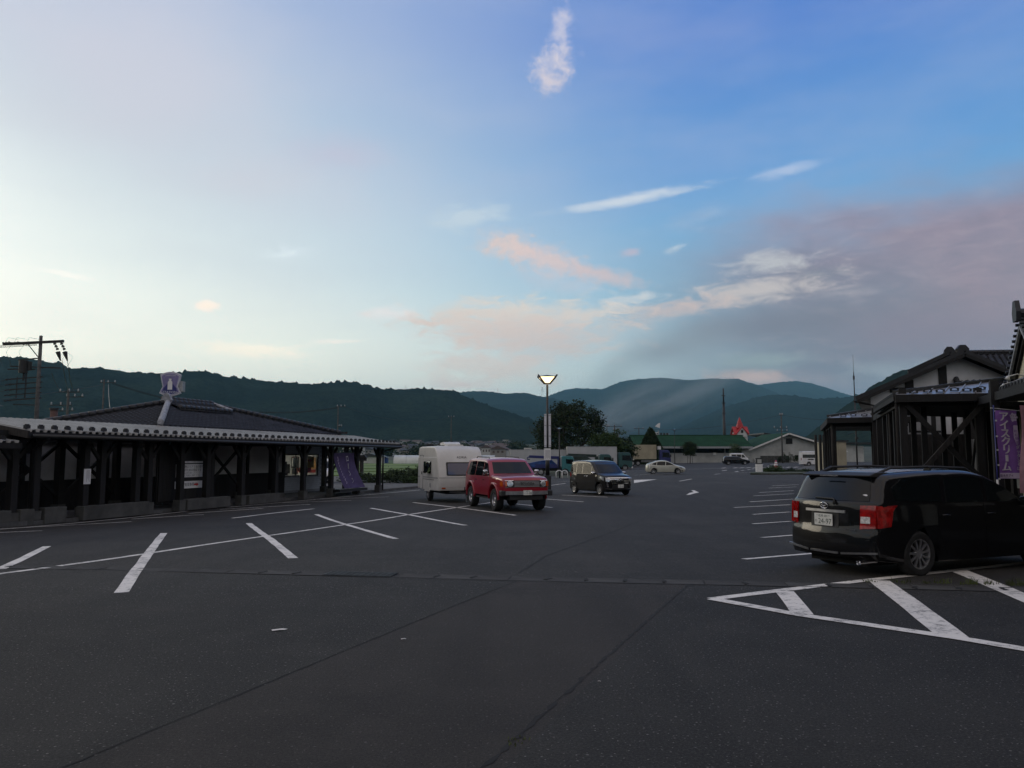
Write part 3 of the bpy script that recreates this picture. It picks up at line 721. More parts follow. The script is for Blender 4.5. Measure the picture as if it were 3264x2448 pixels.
# ================================================================== left store and its covered walk
SO = Vector((-13.38, 22.45, -0.21)); SRZ = math.atan2(0.957, 0.290)
SX = Vector((0.290, 0.957, 0)); SY = Vector((-0.957, 0.290, 0))
def SW(x, y, z=0.0): return SO + SX * x + SY * y + Vector((0, 0, z))

# raised pavement with kerb
pv = MB()
front = [(x, y) for x, y in KERB[:5]]
front = [(-19.0, -4.0)] + front
rows = []
for x, y in front:
    rows.append((x, y))
bk = [(-60, -4), (-60, 9), (-50, 30), (-40, 40), (-26, 58), (-18, 78)]
n = len(rows)
top = [(x, y, GZ(x, y) + 0.12) for x, y in rows]; topb = [(x, y, GZ(rows[i][0], rows[i][1]) + 0.12) for i, (x, y) in enumerate(bk)]
pv.grid([top, topb])
struct(pv.build('walkway_pavement', 'concrete_dark', fix=False))
kb = 0
def kerb_run(A, B, parent=None, h=0.135, w=0.16, L=0.99, mat='kerb_stone'):
    A, B = Vector(A), Vector(B); d = (B - A); n = max(1, int(d.length / L)); d.normalize(); nn = Vector((-d.y, d.x)); st = (B - A).length / n
    for i in range(n):
        c = A + d * (st * (i + 0.5)) + nn * (w / 2)
        o = place('kerb_stone', _kerb, parent, (c.x, c.y, GZ(c.x, c.y) - 0.1), math.atan2(d.y, d.x), (st * 0.988, 1, 1))
_DEF['kerb_stone'] = dict(col=(0.10, 0.10, 0.098), rough=0.92, var=0.2, vscale=3, dirt=0.6, bump=0.4)
_kerb = MB().bx(-0.5, 0.5, -0.08, 0.08, 0.0, 0.225).mesh('kerb_stone', 'kerb_stone')
kerb_root = MB().bx(-0.1, 0.1, -0.1, 0.1, -0.3, -0.2).build('kerb', 'kerb_stone'); struct(kerb_root)
for a, b in zip(front[1:], front[2:]): kerb_run(a, b, kerb_root)

walk = thing('covered_walkway', 'long timber walkway roofed with pale ribbed metal in front of the tile-roofed store', 'walkway', SO, SRZ)
POSTS = [-4.65, -2.3, -0.92, -0.22, 1.5, 2.14, 3.6, 4.15, 5.7, 7.1, 9.2, 11.5, 13.7, 16.15, 18.7, 21.2]
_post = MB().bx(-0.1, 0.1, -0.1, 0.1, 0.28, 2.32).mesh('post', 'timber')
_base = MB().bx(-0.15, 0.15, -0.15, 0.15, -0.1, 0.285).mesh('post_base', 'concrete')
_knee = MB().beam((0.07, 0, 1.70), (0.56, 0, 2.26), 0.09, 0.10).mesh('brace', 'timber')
for x in POSTS:
    p = place('post', _post, walk, (x, 0, 0)); place('post_base', _base, p)
    if x not in (1.5, -0.22, 3.6):
        place('brace', _knee, p)
        place('brace', _knee, p, rz=math.pi)
for x in (-4.5, -2.2, 0.1, 2.45, 4.8, 7.15, 9.45, 11.8, 14.15, 18.85, 21.2):
    p = place('post', _post, walk, (x, 1.95, 0)); place('post_base', _base, p)
for x0, x1 in ((9.45, 11.8), (0.1, 2.45), (2.45, 4.8), (-2.2, 0.1), (18.85, 21.2)):
    MB().beam((x0 + 0.05, 1.95, 2.28), (x1 - 0.05, 1.95, 0.55), 0.07, 0.10).build('cross_brace', 'timber', walk)
    MB().beam((x0 + 0.05, 1.88, 0.55), (x1 - 0.05, 1.88, 2.28), 0.07, 0.10).build('cross_brace', 'timber', walk)
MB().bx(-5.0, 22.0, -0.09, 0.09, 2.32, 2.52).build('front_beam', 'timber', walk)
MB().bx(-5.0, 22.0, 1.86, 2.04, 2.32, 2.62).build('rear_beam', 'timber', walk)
_raft = MB().beam((0, -0.62, 2.40), (0, 2.15, 2.83), 0.09, 0.12).mesh('rafter', 'timber')
for i in range(29): place('rafter', _raft, walk, (-0.9 + i * 0.82, 0, 0))
def ribbed(x0, x1, y0, z0, y1, z1, pitch=0.24, h=0.075):
    mb = MB(); x = x0; xs = []
    while x < x1 - 1e-6:
        for dx, dz in ((0, 0), (pitch * 0.30, 0), (pitch * 0.42, h), (pitch * 0.80, h), (pitch * 0.92, 0)): xs.append((min(x + dx, x1), dz))
        x += pitch
    xs.append((x1, 0))
    P = []
    for t_ in (0, 0.5, 1): P.append([(a, y0 + (y1 - y0) * t_, z0 + (z1 - z0) * t_ + dz) for a, dz in xs])
    mb.grid(P)
    mb.grid([[(p[0], p[1], p[2] - 0.02) for p in P[0]], P[0]])
    return mb
ribbed(-1.12, 22.35, -0.72, 2.47, 2.12, 2.91).build('metal_roof', 'steel_sheet', walk, fix=False)
MB().bx(-1.15, 22.35, -0.70, 2.10, 2.44, 2.455).build('roof_board', 'timber', walk).rotation_euler = (0, 0, 0)
MB().bx(-1.15, 22.38, -0.78, -0.70, 2.30, 2.47).build('fascia', 'timber', walk)
MB().beam((-1.18, -0.78, 2.40), (-1.18, 2.12, 2.86), 0.06, 0.2).build('verge_board', 'timber_grey', walk)
MB().beam((22.4, -0.78, 2.40), (22.4, 2.12, 2.86), 0.06, 0.16).build('verge_board', 'timber', walk)
gut = MB().tube([(-1.1, -0.84, 2.36), (22.3, -0.84, 2.33)], 0.055, 8); gut.build('gutter', 'black', walk, smooth=True)
MB().tube([(22.0, -0.84, 2.30), (21.6, -0.3, 2.15), (21.48, -0.12, 2.0), (21.48, -0.12, 0.0)], 0.045, 8).build('downpipe', 'black', walk, smooth=True)
MB().tube([(-0.6, -0.84, 2.30), (-0.4, -0.25, 2.1), (-0.4, -0.13, 2.0), (-0.4, -0.13, -0.1)], 0.045, 8).build('downpipe', 'black', walk, smooth=True)
_sg = MB().bx(-0.075, 0.075, -0.045, 0.045, 0.0, 0.10); _sg.bx(-0.05, 0.05, -0.03, 0.03, 0.10, 0.13)
_sg = _sg.mesh('snow_guard', 'steel_dark')
for i in range(53): place('snow_guard', _sg, walk, (-1.0 + i * 0.443, -0.50, 2.56))
# lower run of the walk on the far left
ribbed(-6.2, -1.3, -0.6, 2.16, 2.2, 2.52).build('metal_roof', 'steel_sheet', walk, fix=False)
MB().bx(-6.2, -1.25, -0.66, -0.58, 2.02, 2.17).build('fascia', 'timber', walk)
for x in (-1.6, -2.2, -2.9): place('snow_guard', _sg, walk, (x, -0.36, 2.24))
for x0, x1, y0, h in ((1.3, 4.0, -0.25, 0.33), (5.9, 8.3, -0.2, 0.30), (9.5, 11.3, -0.2, 0.27), (-1.95, -1.05, -0.2, 0.36), (-0.78, -0.33, -0.2, 0.36), (0.0, 0.75, -0.2, 0.36), (11.7, 13.2, 0.6, 0.2)):
    MB().bx(x0, x1, y0, y0 + 0.3, -0.1, h).build('low_wall', 'concrete', walk, bevel=0.015)
# boarded bay that carries the notices
bay = [(5.0, 7.95)]
for j in range(15):
    MB().bx(5.0 + j * 0.197, 5.0 + j * 0.197 + 0.19, 0.30, 0.34, 0.25, 2.3).build('plank', 'timber', walk)
MB().bx(4.95, 7.98, 0.345, 0.40, 0.2, 2.32).build('panel_frame', 'timber', walk)

# ---------------------------------------------------------------- the store
store = thing('tiled_store', 'low white-walled store with dark tiled hip roof behind the ribbed metal walkway', 'store', SO, SRZ)
WY = 2.7
def wall_panel(x0, x1, z0, z1, mat='plaster', d=0.05): return MB().bx(x0, x1, WY - d, WY + 0.1, z0, z1)
MB().bx(-5.5, 16.28, WY + 0.0, WY + 0.2, 0.0, 2.95).build('wall', 'plaster', store)
MB().bx(-5.5, 16.28, WY - 0.06, WY - 0.002, 0.0, 1.04).build('wainscot_or_shade', 'timber', store)
for j in range(110):
    MB().bx(-5.5 + j * 0.198, -5.5 + j * 0.198 + 0.19, WY - 0.085, WY - 0.061, 0.05, 1.0).build('wainscot_board', 'timber', store)
MB().bx(-5.5, 16.28, WY - 0.09, WY - 0.002, 2.28, 2.42).build('head_rail', 'timber', store)
for x in (-4.1, -2.9, -1.1, 0.55, 1.7, 3.0, 3.9, 5.1, 8.2, 10.7, 13.3, 16.2): MB().bx(x - 0.07, x + 0.07, WY - 0.10, WY - 0.003, 1.04, 2.28).build('wall_post', 'timber', store)
MB().bx(0.9, 2.1, WY - 0.12, WY - 0.101, 1.9, 2.27).build('dark_board', 'timber', store)
# white tiled front part with the lit window
_DEF['wall_tile'] = dict(col=(0.50, 0.54, 0.58), rough=0.35, var=0.06, vscale=3)
_DEF['grout'] = dict(col=(0.30, 0.32, 0.34), rough=0.9, var=0.05)
MB().bx(16.3, 19.9, WY + 0.02, WY + 0.14, 0.0, 0.83).build('wall', 'grout', store)
MB().bx(16.3, 19.9, WY + 0.02, WY + 0.14, 1.92, 2.95).build('wall', 'grout', store)
MB().bx(19.5, 19.9, WY + 0.02, WY + 0.14, 0.83, 1.92).build('wall', 'grout', store)
MB().bx(19.75, 19.9, WY + 0.14, WY + 6.3, 0.0, 2.95).build('side_wall', 'plaster', store)
tl = MB()
zz = 0.12
while zz < 2.9:
    x = 16.32 + (0.11 if int(zz / 0.105) % 2 else 0)
    while x < 19.7:
        if not (16.2 < x < 19.5 and 0.78 < zz < 1.9): tl.bx(x, x + 0.212, WY + 0.005, WY + 0.021, zz, zz + 0.097)
        x += 0.22
    zz += 0.105
o = tl.build('wall_tile', 'wall_tile', store); o['kind'] = 'stuff'
win = MB()
for a in ((16.34, 19.5, 0.80, 0.86), (16.34, 19.5, 1.88, 1.94), (16.34, 16.40, 0.86, 1.88), (19.44, 19.5, 0.86, 1.88), (17.35, 17.40, 0.86, 1.88), (18.4, 18.45, 0.86, 1.88)):
    win.bx(a[0], a[1], WY - 0.02, WY + 0.05, a[2], a[3])
wnd = win.build('window', 'steel_dark', store)
MB().bx(16.34, 19.5, WY - 0.08, WY + 0.0, 0.76, 0.80).build('window_sill', 'galv', wnd)
gm = bpy.data.materials.new('pane_glass'); gm.use_nodes = True
_t = gm.node_tree; _t.nodes.clear(); _o = _t.nodes.new('ShaderNodeOutputMaterial'); _mx = _t.nodes.new('ShaderNodeMixShader'); _tr = _t.nodes.new('ShaderNodeBsdfTransparent'); _gl = _t.nodes.new('ShaderNodeBsdfGlossy'); _fr = _t.nodes.new('ShaderNodeLayerWeight'); _pw = _t.nodes.new('ShaderNodeMath'); _pw.operation = 'POWER'; _pw.inputs[1].default_value = 4.0; _t.links.new(_fr.outputs['Facing'], _pw.inputs[0]); _ma = _t.nodes.new('ShaderNodeMath'); _ma.operation = 'MULTIPLY_ADD'; _ma.inputs[1].default_value = 0.7; _ma.inputs[2].default_value = 0.04; _t.links.new(_pw.outputs[0], _ma.inputs[0])
_gl.inputs['Roughness'].default_value = 0.03; _tr.inputs[0].default_value = (0.85, 0.9, 0.9, 1)
_t.links.new(_ma.outputs[0], _mx.inputs[0]); _t.links.new(_tr.outputs[0], _mx.inputs[1]); _t.links.new(_gl.outputs[0], _mx.inputs[2]); _t.links.new(_mx.outputs[0], _o.inputs[0]); _M['pane_glass'] = gm
for a, b in ((16.4, 17.35), (17.4, 18.4), (18.45, 19.44)): MB().add([(a, WY + 0.02, 0.86), (b, WY + 0.02, 0.86), (b, WY + 0.02, 1.88), (a, WY + 0.02, 1.88)], [(0, 1, 2, 3)]).build('window_pane', 'pane_glass', wnd, fix=False)
# shop interior seen through the window
_DEF.update(shop_white=dict(col=(0.55, 0.52, 0.44), rough=0.8, var=0.1), shop_red=dict(col=(0.40, 0.03, 0.03), rough=0.6, var=0.2), shop_orange=dict(col=(0.55, 0.30, 0.09), rough=0.6, var=0.25, vscale=2),
            shop_dark=dict(col=(0.03, 0.03, 0.032), rough=0.6, var=0.2), tube_lamp=dict(col=(0.8, 0.8, 0.8), var=0, emit=(1.0, 0.97, 0.88), estr=20.0))
MB().bx(16.3, 19.74, WY + 2.4, WY + 2.5, 0, 2.4).build('interior_wall', 'shop_white', store)
MB().bx(16.3, 19.74, WY + 0.15, WY + 2.5, 2.35, 2.42).build('interior_ceiling', 'shop_white', store)
MB().bx(16.3, 19.74, WY + 0.15, WY + 2.5, 0.0, 0.03).build('interior_floor', 'shop_white', store)
MB().bx(16.2, 16.3, WY + 0.15, WY + 2.5, 0.0, 2.42).build('interior_wall', 'shop_white', store)
for y_ in (0.7, 1.7): MB().bx(16.5, 18.1, WY + y_, WY + y_ + 0.05, 2.28, 2.33).build('ceiling_lamp', 'tube_lamp', store)
for (x0, x1, z0, z1, m_, d_) in ((16.4, 17.2, 1.15, 1.55, 'shop_dark', 0.35), (17.5, 17.95, 1.3, 1.75, 'paper', 0.2), (17.45, 18.0, 0.9, 1.22, 'shop_white', 0.22), (18.0, 18.35, 1.0, 1.25, 'shop_red', 0.12), (18.5, 19.1, 1.0, 1.22, 'shop_red', 0.12),
                                 (18.75, 19.4, 1.22, 1.82, 'shop_orange', 0.14), (18.85, 19.1, 1.55, 1.66, 'shop_red', 0.10), (18.1, 18.35, 1.3, 1.5, 'paper', 0.12), (16.6, 17.2, 0.86, 1.0, 'shop_dark', 0.3), (18.55, 18.7, 1.3, 1.6, 'paper', 0.12)):
    MB().bx(x0, x1, WY + d_ + 0.05, WY + d_ + 0.09, z0, z1).build('poster' if m_ != 'shop_dark' else 'shelf', m_, store)

for (y0, y1, z0, z1, m_) in ((0.25, 0.75, 1.15, 1.75, 'shop_orange'), (0.2, 0.8, 0.95, 1.12, 'shop_red'), (0.85, 1.2, 0.9, 1.6, 'paper'), (1.3, 1.75, 1.0, 1.8, 'shop_dark'), (1.35, 1.7, 1.45, 1.75, 'shop_red'), (1.85, 2.3, 0.9, 1.4, 'shop_dark')):
    MB().bx(19.70, 19.735, WY + y0, WY + y1, z0, z1).build('poster' if m_ != 'shop_dark' else 'shelf', m_, store)
for z_ in (0.55, 0.95, 1.35): MB().bx(16.5, 19.0, WY + 2.0, WY + 2.38, z_, z_ + 0.28).build('shelf', ('shop_dark', 'shop_red', 'shop_dark')[int(z_ * 2.2) % 3], store)
# ---- tiled hip roof
EZ = 2.97
FL, FR, BR, BL = (7.04, 2.1), (20.7, 2.1), (20.7, 8.6), (7.04, 8.6)
RL, RR, RZ = (11.2, 5.35), (14.5, 5.35), 4.10
def tri3(p, z): return Vector((p[0], p[1], z))
fl, fr, br, bl, rl, rr = tri3(FL, EZ), tri3(FR, EZ), tri3(BR, EZ), tri3(BL, EZ), tri3(RL, RZ), tri3(RR, RZ)
rf = MB()
rf.add([fl, fr, br, bl, rl, rr], [(0, 1, 5, 4), (1, 2, 5), (2, 3, 4, 5), (3, 0, 4), (3, 2, 1, 0)])
roof = rf.build('roof', 'ridge_tile', store)
def tile_mesh(w=0.29, l=0.30):
    mb = MB(); prof = [(0.0, 0.0), (0.10, -0.012), (0.30, -0.022), (0.52, -0.010), (0.66, 0.018), (0.82, 0.034), (0.95, 0.022), (1.04, 0.0)]
    A = [(w * (u - 0.5), -l * 0.12, 0.022 + h + 0.012) for u, h in prof]; B = [(w * (u - 0.5), l * 0.93, 0.0 + h + 0.012) for u, h in prof]; C = [(p[0], p[1], p[2] - 0.022) for p in A]
    mb.grid([C, A, B]); return mb
_tm = tile_mesh(); _tile = _tm.mesh('roof_tile', 'tile', smooth=True, fix=False, sharp=50)
def tile_slope(o, u_end, apexL, apexR, parent, keep, budget, tile_w=0.283, tile_l=0.27, lift=0.01):
    """tiles on a slope: eave o->u_end, top edge apexL->apexR (all Vectors in parent's space)"""
    u = (u_end - o); EL = u.length; u.normalize()
    nrm = u.cross(apexL - o).normalized()
    if nrm.z < 0: nrm = -nrm
    v = nrm.cross(u)
    if v.dot(apexL - o) < 0: v = -v
    SL = v.dot(apexL - o); aL, aR = u.dot(apexL - o), u.dot(apexR - o)
    out = []
    row = 0; s_ = 0.0
    while s_ < SL - 0.12:
        t_ = s_ / SL; lo = aL * t_; hi = EL + (aR - EL) * t_
        x = lo + 0.12
        while x < hi - 0.10:
            out.append(o + u * x + v * s_ + nrm * lift); x += tile_w
        s_ += tile_l; row += 1
    M3 = Matrix((u, v, nrm)).transposed()
    return out, M3
tiles = []
for a, b, c, d in ((fl, fr, rl, rr), (bl, fl, rl, rl), (fr, br, rr, rr)):
    T, M3 = tile_slope(a, b, c, d, roof, None, 0)
    tiles += [(p, M3) for p in T]
camL = Vector((SX.dot(Vector((0, 0, 0)) - SO), SY.dot(Vector((0, 0, 0)) - SO), 1.8))
tiles.sort(key=lambda q: (q[0] - camL).length)
stuff = MB()
for i, (p, M3) in enumerate(tiles):
    jit = Matrix.Rotation(rng.uniform(-0.02, 0.02), 3, 'Z')
    if i < 290:
        o = bpy.data.objects.new('roof_tile', _tile); COL.objects.link(o); o.parent = roof
        o.matrix_local = Matrix.Translation(p + Vector((0, 0, rng.uniform(0, 0.004)))) @ (M3 @ jit).to_4x4()
    else:
        stuff.add([M3 @ Vector(q) + p for q in _tm.v], _tm.f)
o = stuff.build('roof_tile_field', 'tile_stuff', roof, smooth=True, fix=False); o['kind'] = 'stuff'
def ridge(a, b, mat='ridge_tile', r=0.13, h=0.18, parent=roof):
    mb = MB(); mb.beam(a + Vector((0, 0, h * 0.3)), b + Vector((0, 0, h * 0.3)), r * 1.5, h); n = max(2, int((b - a).length / 0.3)); d = (b - a) / n
    for i in range(n): mb.cyl(a + d * i + Vector((0, 0, h * 0.75)), a + d * (i + 0.96) + Vector((0, 0, h * 0.75)), r, r * 0.94, 8)
    return mb.build('ridge_cap', mat, parent, smooth=True, sharp=40)
ridge(fl, rl, 'ridge_light'); ridge(fr, rr); ridge(bl, rl); ridge(br, rr); ridge(rl, rr)
MB().bx(FL[0] - 0.05, FR[0] + 0.05, FL[1] - 0.03, FL[1] + 0.03, EZ - 0.16, EZ - 0.01).build('eave_board', 'timber', roof)
MB().bx(FL[0] - 0.05, FL[0] + 0.0, FL[1], BL[1], EZ - 0.16, EZ - 0.01).build('eave_board', 'timber', roof)
MB().box((FR[0] + 0.1, FR[1] - 0.1, EZ + 0.12), (0.5, 0.16, 0.12), math.radians(-45)).build('corner_tile', 'ridge_tile', roof)
_orn = MB().prism([(-0.22, 0), (0.22, 0), (0.26, 0.12), (0.16, 0.34), (0.05, 0.42), (-0.05, 0.42), (-0.16, 0.34), (-0.26, 0.12)], lambda a, b, t: (t, a, b), -0.06, 0.06)
og = place('gable_ornament', _orn.mesh('gable_ornament', 'ridge_light'), roof, tuple(rl + Vector((-0.15, -0.05, 0.08))))
# raised monitor on the ridge
ml, mr = 11.0, 14.4
for (y0, z0, y1, z1) in ((4.45, 3.90, 5.5, 4.26), (6.6, 3.90, 5.5, 4.26)):
    mbm = MB(); mbm.grid([[(ml, y0, z0), (mr, y0, z0)], [(ml, y1, z1), (mr, y1, z1)]]); mbm.grid([[(ml, y0, z0 - 0.08), (mr, y0, z0 - 0.08)], [(ml, y1, z1 - 0.08), (mr, y1, z1 - 0.08)]])
    mbm.build('monitor_roof', 'ridge_tile', roof, fix=False)
T, M3 = tile_slope(Vector((ml, 4.45, 3.90)), Vector((mr, 4.45, 3.90)), Vector((ml, 5.5, 4.26)), Vector((mr, 5.5, 4.26)), roof, None, 0)
mt = MB()
for p in T: mt.add([M3 @ Vector(q) + p for q in _tm.v], _tm.f)
mt.build('monitor_tile_field', 'tile_stuff', roof, smooth=True, fix=False)['kind'] = 'stuff'
ridge(Vector((ml, 5.5, 4.28)), Vector((mr, 5.5, 4.28)), 'ridge_tile', 0.1, 0.14)
ridge(Vector((mr, 4.4, 3.92)), Vector((mr, 5.5, 4.28)), 'ridge_light', 0.08, 0.1)
ridge(Vector((ml - 0.2, 4.42, 3.80)), Vector((mr, 4.42, 3.80)), 'ridge_tile', 0.12, 0.2)
MB().bx(ml + 0.1, mr - 0.1, 4.7, 6.3, 3.6, 3.88).build('monitor_wall', 'timber', roof)

# ---------------------------------------------------------------- neighbouring block at the far left (its roof shows above the walk)
tb = thing('tiled_outbuilding', 'dark hip roofed outbuilding at the near end of the covered walkway', 'building', SO, SRZ)
MB().bx(-14.0, -0.5, 4.2, 9.5, 0, 2.9).build('wall', 'plaster', tb)
q = MB(); a_, b_, c_, d_ = (-14.4, 3.6), (0.6, 3.6), (0.6, 10.2), (-14.4, 10.2)
q.add([(*a_, 2.78), (*b_, 2.78), (*c_, 2.78), (*d_, 2.78), (-11, 6.9, 3.65), (-2.6, 6.9, 3.65)], [(0, 1, 5, 4), (1, 2, 5), (2, 3, 4, 5), (3, 0, 4), (3, 2, 1, 0)])
trf = q.build('roof', 'ridge_tile', tb)
for A_, B_, C_, D_ in ((Vector((-14.4, 3.6, 2.78)), Vector((0.6, 3.6, 2.78)), Vector((-11, 6.9, 3.65)), Vector((-2.6, 6.9, 3.65))), (Vector((0.6, 3.6, 2.78)), Vector((0.6, 10.2, 2.78)), Vector((-2.6, 6.9, 3.65)), Vector((-2.6, 6.9, 3.65)))):
    T, M3 = tile_slope(A_, B_, C_, D_, trf, None, 0)
    mt = MB()
    for p in T: mt.add([M3 @ Vector(k_) + p for k_ in _tm.v], _tm.f)
    mt.build('roof_tile_field', 'tile_stuff', trf, smooth=True, fix=False)['kind'] = 'stuff'
ridge(Vector((0.6, 3.6, 2.8)), Vector((-2.6, 6.9, 3.67)), 'ridge_tile', parent=trf); ridge(Vector((-11, 6.9, 3.67)), Vector((-2.6, 6.9, 3.67)), 'ridge_tile', parent=trf); ridge(Vector((0.6, 10.2, 2.8)), Vector((-2.6, 6.9, 3.67)), 'ridge_tile', parent=trf)
# ---------------------------------------------------------------- notices and banner on the walkway
nt = thing('paper_notice', 'white paper notice pinned to a walkway post', 'notice', SW(1.5, -0.115, 0.98), SRZ)
MB().bx(-0.13, 0.13, -0.008, 0.0, 0.0, 0.46).build('sheet', 'paper', nt)
for i in range(4): MB().bx(0.075 - i * 0.035, 0.082 - i * 0.035, -0.0105, -0.0085, 0.06 + (i % 3) * 0.05, 0.42).build('text_line', 'ink_grey', nt)
def sboard(name, label, x, z, w, h, lines, fs, arrow=False):
    t = thing(name, label, 'sign', SW(x, 0.285, z), SRZ)
    MB().bx(-w / 2, w / 2, -0.012, 0.0, 0, h).build('board', 'paper', t)
    for i, (s_, sz, zz, m_) in enumerate(lines):
        text_obj(s_, sz, m_, t, face_m((-0.02 if not arrow else -0.10, -0.0145, zz), (1, 0, 0), (0, 0, 1)))
    if arrow:
        MB().prism([(0.28, 0.10), (0.42, 0.10), (0.42, 0.06), (0.52, 0.13), (0.42, 0.20), (0.42, 0.16), (0.28, 0.16)], lambda a, b, t_: (a, -0.0135 - t_, b), 0.0, 0.003).build('arrow', 'ink_red', t)
        MB().bx(-0.52, -0.40, -0.0155, -0.0125, 0.05, 0.21).build('pictogram', 'ink', t)
    return t
sboard('information_board', 'white notice board with black Japanese lines on the boarded bay', 6.55, 1.06, 1.5, 0.47, [('ここは休憩エリアで道の駅を', 0.115, 0.37, 'ink'), ('ご利用のための施設です', 0.115, 0.25, 'ink'), ('ゴミはお持ち帰りください', 0.075, 0.145, 'ink_grey'), ('長時間のご利用はご遠慮ください', 0.075, 0.06, 'ink_grey')], 0.1)
sboard('arrow_sign', 'narrow white sign with red arrow under the larger notice board', 6.5, 0.66, 1.45, 0.26, [('道の駅管理事務局', 0.13, 0.13, 'ink')], 0.1, True)
sboard('header_sign', 'thin white strip sign above the larger notice board', 6.7, 1.57, 1.2, 0.07, [('休憩エリアのご利用について', 0.055, 0.035, 'ink')], 0.1)

bn = thing('purple_banner', 'purple cloth banner with white katakana leaning on a black stand under the walkway end', 'banner', SW(17.45, -0.12, 0.1), SRZ)
def bent(u, v):   # u -1..1 across, v 0..1 up
    return (u * 1.02 + (1 - v) * 0.62 - 0.25 - 0.12 * math.sin(v * 3.0), -0.30 * (1 - v) ** 2 + 0.03 * math.sin(u * 4 + v * 5), 0.16 + v * 1.72)
P = [[bent(-1 + 2 * i / 14, j / 14) for i in range(15)] for j in range(15)]
b_ = MB(); b_.grid(P); b_.grid([[(x, y + 0.012, z) for x, y, z in r] for r in P]); b_.build('cloth', 'purple', bn, smooth=True, fix=False)
MB().bx(-1.35, 1.45, -0.42, -0.02, 0.0, 0.14).build('stand', 'black', bn)
MB().beam((-1.15, 0.0, 1.9), (0.75, 0.0, 1.9), 0.03, 0.03).build('top_rail', 'black', bn)
def on_banner(txt, u, v, size, mat):
    x, y, z = bent(u, v)
    text_obj(txt, size, mat, bn, face_m((x, y - 0.012, z), (1, 0, 0.0), (-0.25, 0.12, 1)))
for ch, v in zip('ローソン', (0.83, 0.62, 0.42, 0.2)):
    if ch == 'ー':
        x, y, z = bent(0.18, v); MB().beam((x - 0.01, y - 0.014, z - 0.13), (x - 0.04, y - 0.010, z + 0.13), 0.05, 0.006).build('lettering', 'paper', bn)
    else: on_banner(ch, 0.18, v, 0.36, 'paper')
for i, ch in enumerate('長和町マルメロの駅店'): on_banner(ch if ch != 'ー' else 'I', -0.62, 0.86 - i * 0.078, 0.14, 'purple_pale')
# ---------------------------------------------------------------- roadside emblem sign above the roof
sg = SW(8.9, 9.5, 0); em = thing('store_sign', 'waisted blue and white milk can sign on a pole behind the tiled roof', 'sign', (-16.6, 38.0, -0.3), R(6))
ES = 0.63
def shield(s=1.0):
    pts = []
    for i in range(9): t = -1 + 2 * i / 8; pts.append((t * 0.75 * s, (1.86 - 0.22 * t * t) if s == 1.0 else 1.86 - 0.22 * t * t - (1 - s) * 0.9))
    pts += [(0.62 * s, 0.98), (0.55 * s, 0.72)]
    for i in range(9): t = 1 - 2 * i / 8; pts.append((t * 0.78 * s, (-0.02 + 0.22 * t * t) + (0 if s == 1.0 else (1 - s) * 0.9)))
    pts += [(-0.55 * s, 0.72), (-0.62 * s, 0.98)]
    return pts
zb = 4.83 / ES
def sp(a, b, t): return (a * ES, -t * ES, (zb + b) * ES)
MB().prism(shield(1.0), sp, -0.16, 0.16).build('sign_box', 'sign_white', em)
MB().prism(shield(0.93), sp, 0.161, 0.168).build('blue_border', 'sign_lilac', em)
MB().prism(shield(0.90), sp, 0.169, 0.174).build('white_line', 'sign_white', em)
MB().prism(shield(0.86), sp, 0.175, 0.180).build('emblem_field', 'sign_lilac', em)
low = [p for p in shield(0.85) if p[1] < 0.5]
low = [(-0.58, 0.24)] + [(t * 0.62, 0.11 + 0.18 * t * t) for t in [-0.9 + 0.2 * i for i in range(10)]] + [(0.58, 0.26), (0.46, 0.60), (0.18, 0.95), (-0.18, 0.95), (-0.46, 0.60)]
MB().prism(low, sp, 0.181, 0.186).build('emblem_base', 'sign_blue', em)
can = [(-0.17, 0.47), (0.17, 0.47), (0.17, 1.02), (0.13, 1.13), (0.07, 1.18), (0.07, 1.22), (0.10, 1.24), (0.10, 1.32), (-0.10, 1.32), (-0.10, 1.24), (-0.07, 1.22), (-0.07, 1.18), (-0.13, 1.13), (-0.17, 1.02)]
MB().prism(can, sp, 0.187, 0.195).build('milk_can', 'paper', em)
text_obj('STATION', 0.25 * ES, 'sign_white', em, face_m((0, -0.196 * ES, (zb + 0.27) * ES), (1, 0, 0), (0, 0, 1)))
text_obj('LAWSON', 0.19 * ES, 'sign_white', em, face_m((0, -0.190 * ES, (zb + 1.56) * ES), (1, 0, 0), (0, 0, 1)))
MB().bx(0.25, 0.56, 0.0, 0.4, (zb + 0.35) * ES, (zb + 1.15) * ES).build('service_box', 'galv', em)
MB().cyl((0, 0, 0), (0, 0, (zb + 0.1) * ES), 0.12, 0.11, 14).build('pole', 'white_metal', em, smooth=True)
